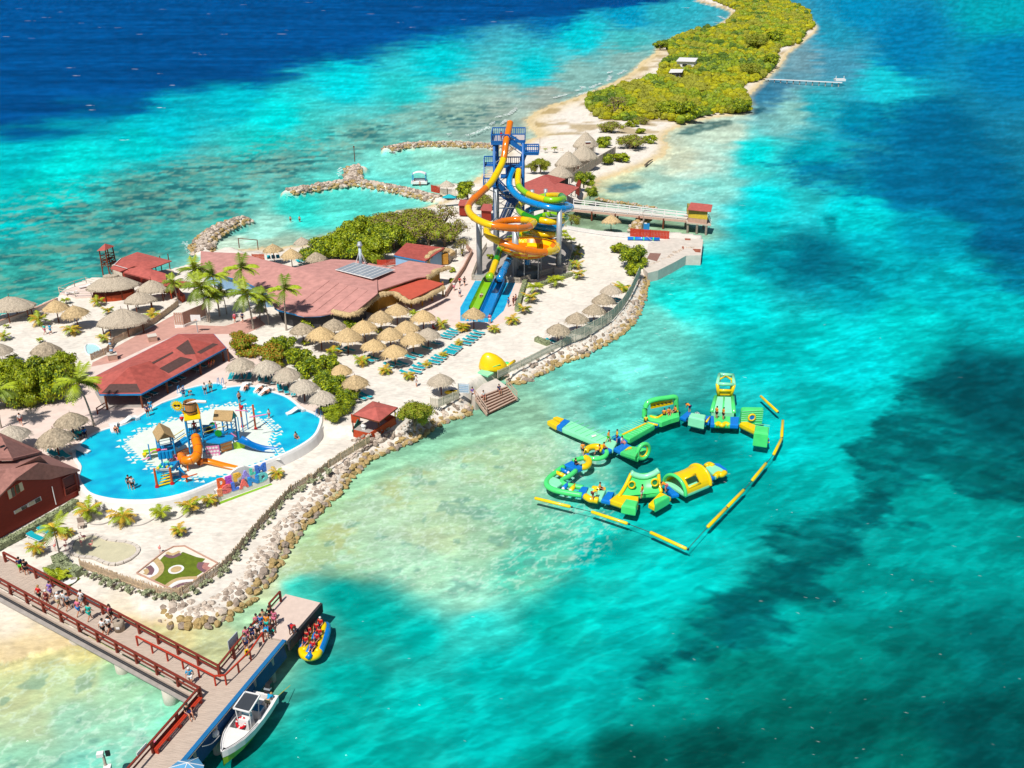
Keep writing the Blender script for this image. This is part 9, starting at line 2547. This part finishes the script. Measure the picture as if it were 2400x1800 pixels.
picket_fence('bamboo_fence','bamboo fence between the red path and the white sand',[GP('z1',790,1270),GP('z1',930,1215),GP('z1',985,1130),GP('z1',1170,1040),GP('z1',1330,960),GP('z1',1450,870),GP('z1',1545,800)],1.0,MATS['bamboo'],.16,.12,2.2,ragged=.08)
def screens():
 t=thing('screen_wall','tall pinkish slatted screen on a white base beside the palms','wall',GP('z1',1600,980))
 P=[GP('z1',1515,985),GP('z1',1590,985),GP('z1',1790,900)]
 for a,q in zip(P[:-1],P[1:]):
  b=MB();b.bar(a+V3((0,0,.2)),q+V3((0,0,.2)),.3,.4);b.build('base',MATS['white_wall'],t)
  n=int((q-a).length/.3)
  for i in range(n):
   p=a.lerp(q,(i+.5)/n);b=MB();b.box(p+V3((0,0,1.4)),(.26,.06,2.0),math.atan2((q-a).y,(q-a).x));b.build('slat',MATS['fence_pink'],t)
  for f in(.7,2.1):b=MB();b.bar(a+V3((0,.08,f)),q+V3((0,.08,f)),.06,.1);b.build('rail',MATS['fence_pink'],t)
 sheet('planter_sand',MATS['concrete'],[GP('z1',x,y)for x,y in((1600,975),(1790,890),(2100,860),(2120,900),(1940,970),(1660,960))],.03)
 for k,(x,y)in enumerate(((1320,1100),(975,1260))):
  p=GP('z1',x,y);s=thing('stone_plinth',['pale block plinth beside the red path','pale block plinth with stacked stones at the bamboo corner'][k],'plinth',p)
  b=MB();b.box(p+V3((0,0,.4)),(1.2,1.2,.8),.5);b.build('block',MATS['fence_pink'],s);b=MB();b.box(p+V3((0,0,.84)),(1.3,1.3,.08),.5);b.build('cap',MATS['concrete'],s)
  if k:
   for i in range(6):b=MB();b.ball(p+V3((random.uniform(-.06,.06),0,1.05+i*.33)),(.32-.03*i,.3-.03*i,.19),8,5,.1);b.build('stacked_stone',MATS[('rock_grey','blue_wall','rock_pale')[i%3]],s)
 p=GP('z1',1710,1030);s=thing('basketball_hoop','white basketball backboard on a post behind the pavilion','hoop',p);b=MB();b.bar(p,p+V3((0,0,2.3)),.1);b.build('post',MATS['grey_steel'],s);b=MB();b.box(p+V3((0,-.1,2.4)),(1.5,.06,.95));b.build('backboard',MATS['white'],s);b=MB();b.tube([p+V3((math.cos(t_)*.22,-.4+math.sin(t_)*.22,2.15))for t_ in[2*PI*k/12 for k in range(12)]],.02,5,closed=True);b.build('rim',MATS['play_orange'],s)
 P=[GP('a6',x,y,.02)for x,y in((1480,1180),(1600,1155),(1700,1190),(1760,1280),(1620,1365),(1500,1320))]
 s=thing('plunge_pool','small pale blue plunge pool behind the left grove','pool',P[0]);b=MB();b.prism([p_.xy for p_ in smooth_path(P,3,True)],HI-.1,HI+.02);b.build('basin',mat('pale_pool',A(190,236,240),.4,.05,1),s)
 b=MB();b.tube(smooth_path([q+V3((0,0,.02))for q in P],3,True),.12,6,closed=True);b.build('coping',MATS['white'],s)
 a,q=GP('z2',225,300),GP('z2',388,315);s=thing('swing_frame','bare wooden swing frame on the lagoon beach','swing',a);h=up(q,*U('z2',383,230))
 for p_ in(a,q):b=MB();b.bar(p_,p_+V3((0,0,h)),.14);b.build('post',MATS['wood_post'],s)
 b=MB();b.bar(a+V3((0,0,h)),q+V3((0,0,h)),.12);b.build('beam',MATS['wood_post'],s)
 picket_fence('orange_screen','orange slat screen beside the left lagoon palapa',[GP('z2',340,405),GP('z2',445,405)],1.2,MATS['orange_wall'],.22,.18,1.5)
 p=WZ('b3',1430,570,.1);s=thing('pedal_float','white floating lounge with arched canopy in the far lagoon','float',p)
 b=MB();b.box(p+V3((0,0,.3)),(4.2,3.0,.6));b.build('hull',MATS['white'],s)
 b=MB();b.tube([p+V3((-1.7+3.4*k/8,0,2.5+.5*math.sin(PI*k/8)))for k in range(9)],.1,6);b.add([p+V3((-1.8+3.6*k/8,y,2.5+.5*math.sin(PI*k/8)))for k in range(9)for y in(-1.4,1.4)],[(2*k,2*k+2,2*k+3,2*k+1)for k in range(8)]);b.build('canopy',MATS['white'],s)
 for x in(-1.75,1.75):
  b=MB();b.tube([p+V3((x,math.cos(t_)*1.3,1.5+math.sin(t_)*1.1))for t_ in[2*PI*k/16 for k in range(16)]],.09,6,closed=True,upv=(1,0,0));b.build('side_hoop',MATS['play_blue'],s)
 b=MB();b.box(p+V3((0,.3,.9)),(3.0,1.0,.6));b.build('bench',MATS['grey_steel'],s)
 p=GP('b3',760,365,.4);s=thing('marker_post','thin wooden marker post at the jetty fork end','post',p);b=MB();b.cyl(p,p+V3((0,0,4.5)),.12,.1,6);b.build('shaft',MATS['wood_post'],s);b=MB();b.box(p+V3((0,0,4.2)),(.5,.1,.3));b.build('plate',MATS['wood_post'],s)
screens()
for k,(x,y,l)in enumerate(((1010,262,'slim blue handrail at the left pool steps'),(1352,195,'slim blue handrail at the top pool steps'),(2205,470,'slim blue handrail at the right pool end'))):
 p=WZ('w1',x,y,HI);o=thing('pool_handrail',l,'handrail',p)
 for s in(-.3,.3):
  b=MB();b.tube([p+V3((s,.5,0)),p+V3((s,.45,.9)),p+V3((s,0,.95)),p+V3((s,-.5,.2))],.04,6);b.build('bar',MATS['blue_trim'],o)
def pw(t,x,y,rz,pose,a,c,l,z=None,**k):person(GP(t,x,y)if z is None else WZ(t,x,y,z),rz,pose,a,c,l,'visitors ashore',**k)
for v in(('a5',205,520,2.8,'walk','red','black','visitor in red shirt on the plaza path'),('a5',205,710,.2,'walk','white','navy','visitor in white top and navy shorts on the plaza'),('a5',285,515,2.8,'walk','black','black','child in black near the path wall'),('a5',105,600,2.8,'walk','white','pink','child in white beside the path wall'),('a5',1045,880,1,'stand','blue','blue','visitor in blue at the splash pad rim'),('a5',1130,860,1,'stand','maroon','maroon','left one of two bathers beside the hedge strip'),('a5',1170,825,1,'stand','none','navy','right one of two bathers beside the hedge strip'),('a5',720,1170,3,'stand','pink','white','fair-haired visitor at the splash pad foot'),('a6',785,985,2.5,'walk','teal','pink','walker in pale teal on the white sand'),('a6',880,980,2.5,'walk','cyan','cyan','walker in bright blue on the white sand'),('a2',370,1080,.5,'walk','white','maroon','lone walker in white shirt under the left grove'),('z2',188,945,2.6,'walk','pink','red','walker in pink on the red path'),('z2',255,940,2.6,'walk','navy','black','walker in navy on the red path'),('z5',1815,230,.5,'bend','red','red','visitor in red bending under the pavilion end'),('z5',1840,215,.5,'bend','orange','black','bather bending at the pavilion end'),('w3',395,1185,.4,'sit','purple','white','visitor in purple sitting at the step fence'),('w3',490,1215,.4,'sit','white','maroon','bather sitting at the top of the wooden steps'),('w3',625,1160,.4,'sit','navy','navy','visitor in navy sitting on the upper step'),('w2',1755,760,2,'stand','white','white','attendant in white on the open sand'),('w2',1900,260,2,'sit','red','red','visitor in red under the right rear block palapa')):
 pw(*v)
R2=RIM+.02
for v in(('a3',1710,550,.3,'stand','white','black','bather in white standing at the pool top, left'),('a3',1805,515,.3,'stand','khaki','black','bather standing at the pool top, right'),('a3',1440,580,.9,'bend','none','black','dark-haired bather bending toward a child in the pool'),('a3',1340,605,.4,'stand','navy','navy','small child held in the pool'),('a3',720,935,.6,'stand','navy','maroon','man in navy shirt standing at the pool rim'),('a3',770,850,.6,'stand','cyan','cyan','visitor in bright blue at the pool rim'),('w1',570,1090,.5,'stand','black','black','left bather of the pair in the lower pool'),('w1',600,1100,.5,'stand','white','black','right bather of the pair in the lower pool'),('w1',2005,655,1,'sit','none','black','swimmer alone at the right end of the pool'),('w1',1775,485,1,'stand','white','pink','child in white in the right pool shallows'),('w1',1520,350,1,'stand','none','black','slim bather standing behind the play poles')):
 pw(*v,z=R2-.1,sc=.8 if'child' in v[-1]else .98)
person(WZ('b1',885,672,HI+2.2),.3,'stand','red','black','lifeguard in red on the play tower deck',dark=True)
for t,x,y,rz,l in(('w1',450,585,.5,'sunbather lying on the left white pool slide'),('w1',1570,225,0,'sunbather lying at the pool top rim'),('w1',1690,235,-.3,'left sunbather of the pair at the pool top rim'),('w1',1745,260,-.5,'right sunbather of the pair at the pool top rim')):
 person(WZ(t,x,y,RIM+.25),rz,'lie','none','black',l,'sunbathers on the pool rim')
for x,y,l in((90,935,'left swimmer head in the lagoon'),(185,935,'right swimmer head in the lagoon')):
 person(WZ('b3',x,y,0)-V3((0,0,1.15)),0,'stand','none','black',l,'swimmers in the lagoon')
for x,y,l in((1375,575,'left bather standing on the far float'),(1435,590,'right bather standing on the far float')):
 person(WZ('b3',x,y+5,0)-V3((0,0,.6)),0,'stand','none','black',l,'bathers at the far float')
for x,y,k in((1385,1260,0),(1460,1230,1)):
 person(WZ('a2',x,y,HI+.45),.6,'sit',['teal','blue'][k],'navy',['left one of two guests seated in the left palapa shade','right one of two guests seated in the left palapa shade'][k],'visitors ashore',dark=True)
def spit():
 rnd=random.Random(77)
 w6=lambda x,y,z=.8:WZ('w6',x,y,z)
 edge=[w6(*p)for p in((235,790),(260,700),(500,650),(640,600),(760,560),(790,480),(860,420),(830,360),(760,350),(880,290),(1040,230),(1250,200),(1330,130),(1360,80),(1180,10),(1160,-20),(1200,-55),(1550,-45),(1680,0),(1760,45),(1860,75),(1900,150),(1920,200),(1850,240),(1810,320),(1680,350),(1640,400),(1630,490),(1560,560),(1520,600),(1420,610),(1400,650),(1440,760),(1440,820),(1250,840),(1080,860),(940,910),(840,890),(650,880),(560,900),(330,880))]
 poly=[(p.x,p.y)for p in edge]
 keep=[w6(980,500),w6(890,580),w6(1720,90)]
 xs=[p[0]for p in poly];ys=[p[1]for p in poly]
 b=MB();tr=MB()
 y=min(ys);n=0
 big=[]
 while y<max(ys):
  step=2.15+(y-min(ys))*.006
  x=min(xs)
  while x<max(xs):
   px,py=x+rnd.uniform(-1,1)*step*.5,y+rnd.uniform(-1,1)*step*.5
   if inpoly(px,py,poly)and all((V3((px,py,.8))-k).length>5.5 for k in keep):
    r=rnd.uniform(.9,2.3)*(1+(y-min(ys))*.0015);h=r*rnd.uniform(.6,1.3)
    big.append((px,py,r,h));n+=1
   x+=step
  y+=step
 tones=[]
 for px,py,r,h in big:
  tone=int(4.4*vnoise(np.array([px*.07]),np.array([py*.04]),3)[0]+rnd.uniform(-.5,.6))
  b.cm=max(0,min(3,tone))
  b.ball((px,py,.7+h*.5),(r*.85,r*.85,h*.62),7,5,.14)
  k=int(np.clip(90*(230/py)**1.6,10,100))
  q0=len(b.f)
  leaves(b,[(px,py,.7+h*.55,r,h*.75)],k,.42*(1+(py-min(ys))*.002),n+k,.6)
  for j in range(q0,len(b.f)):b.m[j]=max(0,min(3,tone+rnd.choice((-1,0,0,1))))
 o=b.build('mangrove_thicket',[MATS['leaf_dark'],MATS['leaf_mid'],MATS['leaf_yellow'],MATS['leaf_olive']])
 tag(o,'dense yellow-green scrub covering the far spit of land','thicket',kind='stuff')
 for i,(x,y_,w,pr,l)in enumerate(((420,990,190,t_olive,'olive bush in front of the spit thicket, left'),(450,860,240,t_bare,'grey dry bush at the near left of the spit thicket'),(640,990,90,t_bush,'small bush on the reddish near flat of the spit'),(700,1060,130,t_bush,'small bush near the spit beach curve'),(560,1110,240,t_olive,'spreading bush above the near spit beach'),(380,1100,150,t_round,'dark bush beside the far end of the screen fence'),(370,1220,130,t_round,'bush between screen fence and spit beach'),(480,1200,150,t_bush,'low bush along the near spit beach'),(580,940,110,t_bush,'bush at the front edge of the spit thicket'),(640,920,120,t_olive,'olive bush at the thicket front, right'),(860,870,260,t_mang2,'bright bush at the lower thicket edge'),(1000,890,230,t_round,'round bush at the thicket edge by the dark pool'),(1370,830,220,t_mang,'bush overhanging the right spit shore'),(1450,580,200,t_feath,'greyish bush beside the long white jetty'),(1620,500,160,t_round,'dark bush on the right spit shore'),(1500,380,220,t_feath,'pale domed bush in the spit thicket'),(1640,340,180,t_round,'dark bush on the upper right spit shore'),(780,370,110,t_round,'lone bush on the left spit shore'))):
  tree(pr,'w6',x,y_,w*1.12,l,'bush','bushes on the far spit',z=.5,ratio=.75)
 def house(label,P,h,roofm,wallm,wins,over=1.06):
  base=[w6(*p)for p in P];c=sum(base,V3((0,0,0)))/4
  t=thing('spit_house',label,'house',c)
  b=MB();b.prism([p.xy for p in base],.6,.8+h);b.build('wall',wallm,t)
  b=MB();b.slab([V3(((p.x-c.x)*over+c.x,(p.y-c.y)*over+c.y,.8+h+(.45 if i>1 else .15)))for i,p in enumerate(base)],.15);b.build('roof',roofm,t)
  a,q=base[0],base[1]
  for f0,f1,z0,z1 in wins:
   b=MB();p0,p1=a.lerp(q,f0),a.lerp(q,f1);b.add([V3((p0.x,p0.y-.05,.8+z0)),V3((p1.x,p1.y-.05,.8+z0)),V3((p1.x,p1.y-.05,.8+z1)),V3((p0.x,p0.y-.05,.8+z1))],[(0,1,2,3)]);w=b.build('window',MATS['white'],t)
   b=MB();m_=.12;b.add([V3((p0.x+m_,p0.y-.09,.8+z0+m_)),V3((p1.x-m_,p1.y-.09,.8+z0+m_)),V3((p1.x-m_,p1.y-.09,.8+z1-m_)),V3((p0.x+m_,p0.y-.09,.8+z1-m_))],[(0,1,2,3)]);b.build('pane',MATS['glass_dark'],w)
  return t
 house('white flat-roofed house in the spit scrub',[(903,512),(1030,516),(1050,492),(925,488)],4.2,MATS['white'],MATS['white_wall'],((.3,.62,1.4,3.0),(.72,.86,.3,2.6)),1.1)
 house('small dark shed with pale roof below the white spit house',[(850,582),(935,580),(945,562),(862,562)],2.9,MATS['white'],MATS['dark_inside'],((.1,.5,.6,2.2),(.55,.9,.6,2.2)),1.15)
 house('long pale roof near the top of the spit',[(1665,92),(1810,96),(1815,84),(1680,82)],3.0,MATS['white'],MATS['white_wall'],((.3,.45,.8,2.0),),1.05)
 a,q=w6(1560,585,1.0),w6(2130,612,1.0)
 t=thing('far_jetty','long thin white jetty reaching out from the spit','jetty',a)
 b=MB();b.bar(a,q,1.6,.3);b.build('deck',MATS['white'],t)
 for k in range(12):
  p=a.lerp(q,(k+.5)/12);b=MB();b.cyl((p.x,p.y,-1.5),(p.x,p.y,.9),.3,.3,7);b.build('pile',MATS['concrete_grey'],t)
 b=MB();p=w6(2110,600,1.0);b.box(p+V3((0,0,.6)),(5,3.5,1.0));b.build('jetty_head',MATS['white'],t)
 for s in(-1,1):b=MB();b.cyl(p+V3((s*2,0,1)),p+V3((s*2,0,2.4)),.15,.15,6);b.build('bollard',MATS['white'],t)
 a,q=w6(670,1222,.5),w6(725,1180,.5);b=MB();b.tube([a,a.lerp(q,.5)+V3((0,0,.2)),q],[.3,.26,.12],7);tag(b.build('driftwood_log',MATS['bark']),'bleached log lying at the near spit beach edge','log')
spit()
def foam_mat():
 m=mat('foam',(.9,.94,.94),.8,.04,2)
 N,L=m.node_tree.nodes,m.node_tree.links
 t=N.new('ShaderNodeBsdfTransparent');x=N.new('ShaderNodeMixShader');x.inputs[0].default_value=.45
 L.new(N['Principled BSDF'].outputs[0],x.inputs[1]);L.new(t.outputs[0],x.inputs[2]);L.new(x.outputs[0],N['Material Output'].inputs[0])
 return m
def foam():
 rnd=random.Random(5)
 b=MB()
 def fleck(p,L,w,a):
  n=7;P=[]
  for j in range(n):
   u=j/(n-1)-.5
   P.append((p.x+math.cos(a)*u*L+rnd.uniform(-.1,.1)*w,p.y+math.sin(a)*u*L+rnd.uniform(-.1,.1)*w,w*(.25-u*u)*4*rnd.uniform(.5,1)))
  vs=[(x-math.sin(a)*h*.5,y+math.cos(a)*h*.5,.012)for x,y,h in P]+[(x+math.sin(a)*h*.5,y-math.cos(a)*h*.5,.012)for x,y,h in P]
  b.add(vs,[(j,j+1,n+j+1,n+j)for j in range(n-1)])
 caps=UL('c1',25,158,78,38,120,90,190,75,260,52,300,293,325,327,385,455,580,298,685,318,745,368,865,236,840,228,960,148,1215,147,1235,130,1720,97,1775,118,2000,84,2130,94,2200,50,600,148,430,118,690,465,395,475,530,605,130,165,505,120,345,100,1395,45,1600,60,900,60,700,40,1050,20,1800,30,1330,10)
 for x,y in caps:
  p=W(x,y,0);s=p.y/FPX
  fleck(p,s*rnd.uniform(6,20),s*rnd.uniform(4,10),rnd.uniform(-.2,.3));fleck(p+V3((s*rnd.uniform(4,12),s*rnd.uniform(-6,6),0)),s*rnd.uniform(3,9),s*rnd.uniform(2,6),rnd.uniform(-.2,.3))
 o=b.build('whitecaps',foam_mat());tag(o,'scattered small whitecaps on the deep blue water','foam',kind='stuff')
 b=MB();
 for pts in((('w6',(0,720),(60,705),(100,700))),('w6',(180,640),(205,640),(215,650)),('w6',(265,650),(310,630),(350,615)),('w6',(380,600),(400,585),(415,560)),('w6',(400,540),(420,525)),('w6',(480,548),(510,530),(525,520)),('w6',(600,510),(635,490),(655,465)),('w6',(180,705),(240,680)),('w6',(160,670),(210,655)),('z3',(240,370),(350,335),(450,295)),('z3',(460,285),(530,262)),('z3',(530,225),(590,200)),('z3',(690,215),(765,165)),('z3',(640,135),(690,115)),('z3',(750,110),(800,85),(835,60),(880,10)),('z3',(0,360),(40,345)),('w6',(1215,118),(1260,140)),('w6',(1190,165),(1240,168)),('w6',(1030,10),(1100,0)),('w6',(1100,30),(1180,45)),('w6',(950,55),(990,58)),('z1',(1590,240),(1640,330),(1700,370)),('b3',(600,410),(600,490)),('b3',(60,690),(110,700)),('b3',(1080,230),(1200,250))):
  t=pts[0];P=smooth_path([WZ(t,*q,.06)for q in pts[1:]],5)
  for p,d in resample(P,max(.5,P[0].y/FPX*3)):
   s=p.y/FPX
   for _ in range(2):fleck(p+V3((rnd.uniform(-1,1),rnd.uniform(-2,2),0))*s*5,s*rnd.uniform(2,9),s*rnd.uniform(2,8),math.atan2(d.y,d.x)+rnd.uniform(-.3,.3))
 o=b.build('breakers',MATS['foam']);tag(o,'broken lines of white surf along the spit and jetties','foam',kind='stuff')
 b=MB()
 zones=[('c3',1000,1750,820,1000,26),('c3',1000,2200,1150,1650,130),('c3',500,1400,1350,1650,90),('c3',1500,2200,400,1100,50),('c3',600,900,1050,1250,18),('c4',1500,2200,350,1100,22),('c2',500,760,1150,1650,110),('c2',100,500,1500,1659,40),('c3',250,560,0,160,60),('c3',50,330,250,700,40),('c2',900,2200,1250,1650,30),('c2',820,1000,500,900,30),('c3',600,1050,150,560,30),('c3',900,1250,330,700,14)]
 for t,x0,x1,y0,y1,n in zones:
  for _ in range(n):
   p=W(*U(t,rnd.uniform(x0,x1),rnd.uniform(y0,y1)),0);
   d,_s=sdf_poly(np.array([p.x]),np.array([p.y]),SHORE)
   if d[0]>-.8 or rnd.random()<.8:continue
   s=p.y/FPX;fleck(p,s*rnd.uniform(4,15),s*rnd.uniform(.8,2.0),rnd.uniform(-.8,.1))
 o=b.build('foam_flecks',MATS['foam']);tag(o,'fine foam flecks on the wind ripples of the bay','foam',kind='stuff')
foam()
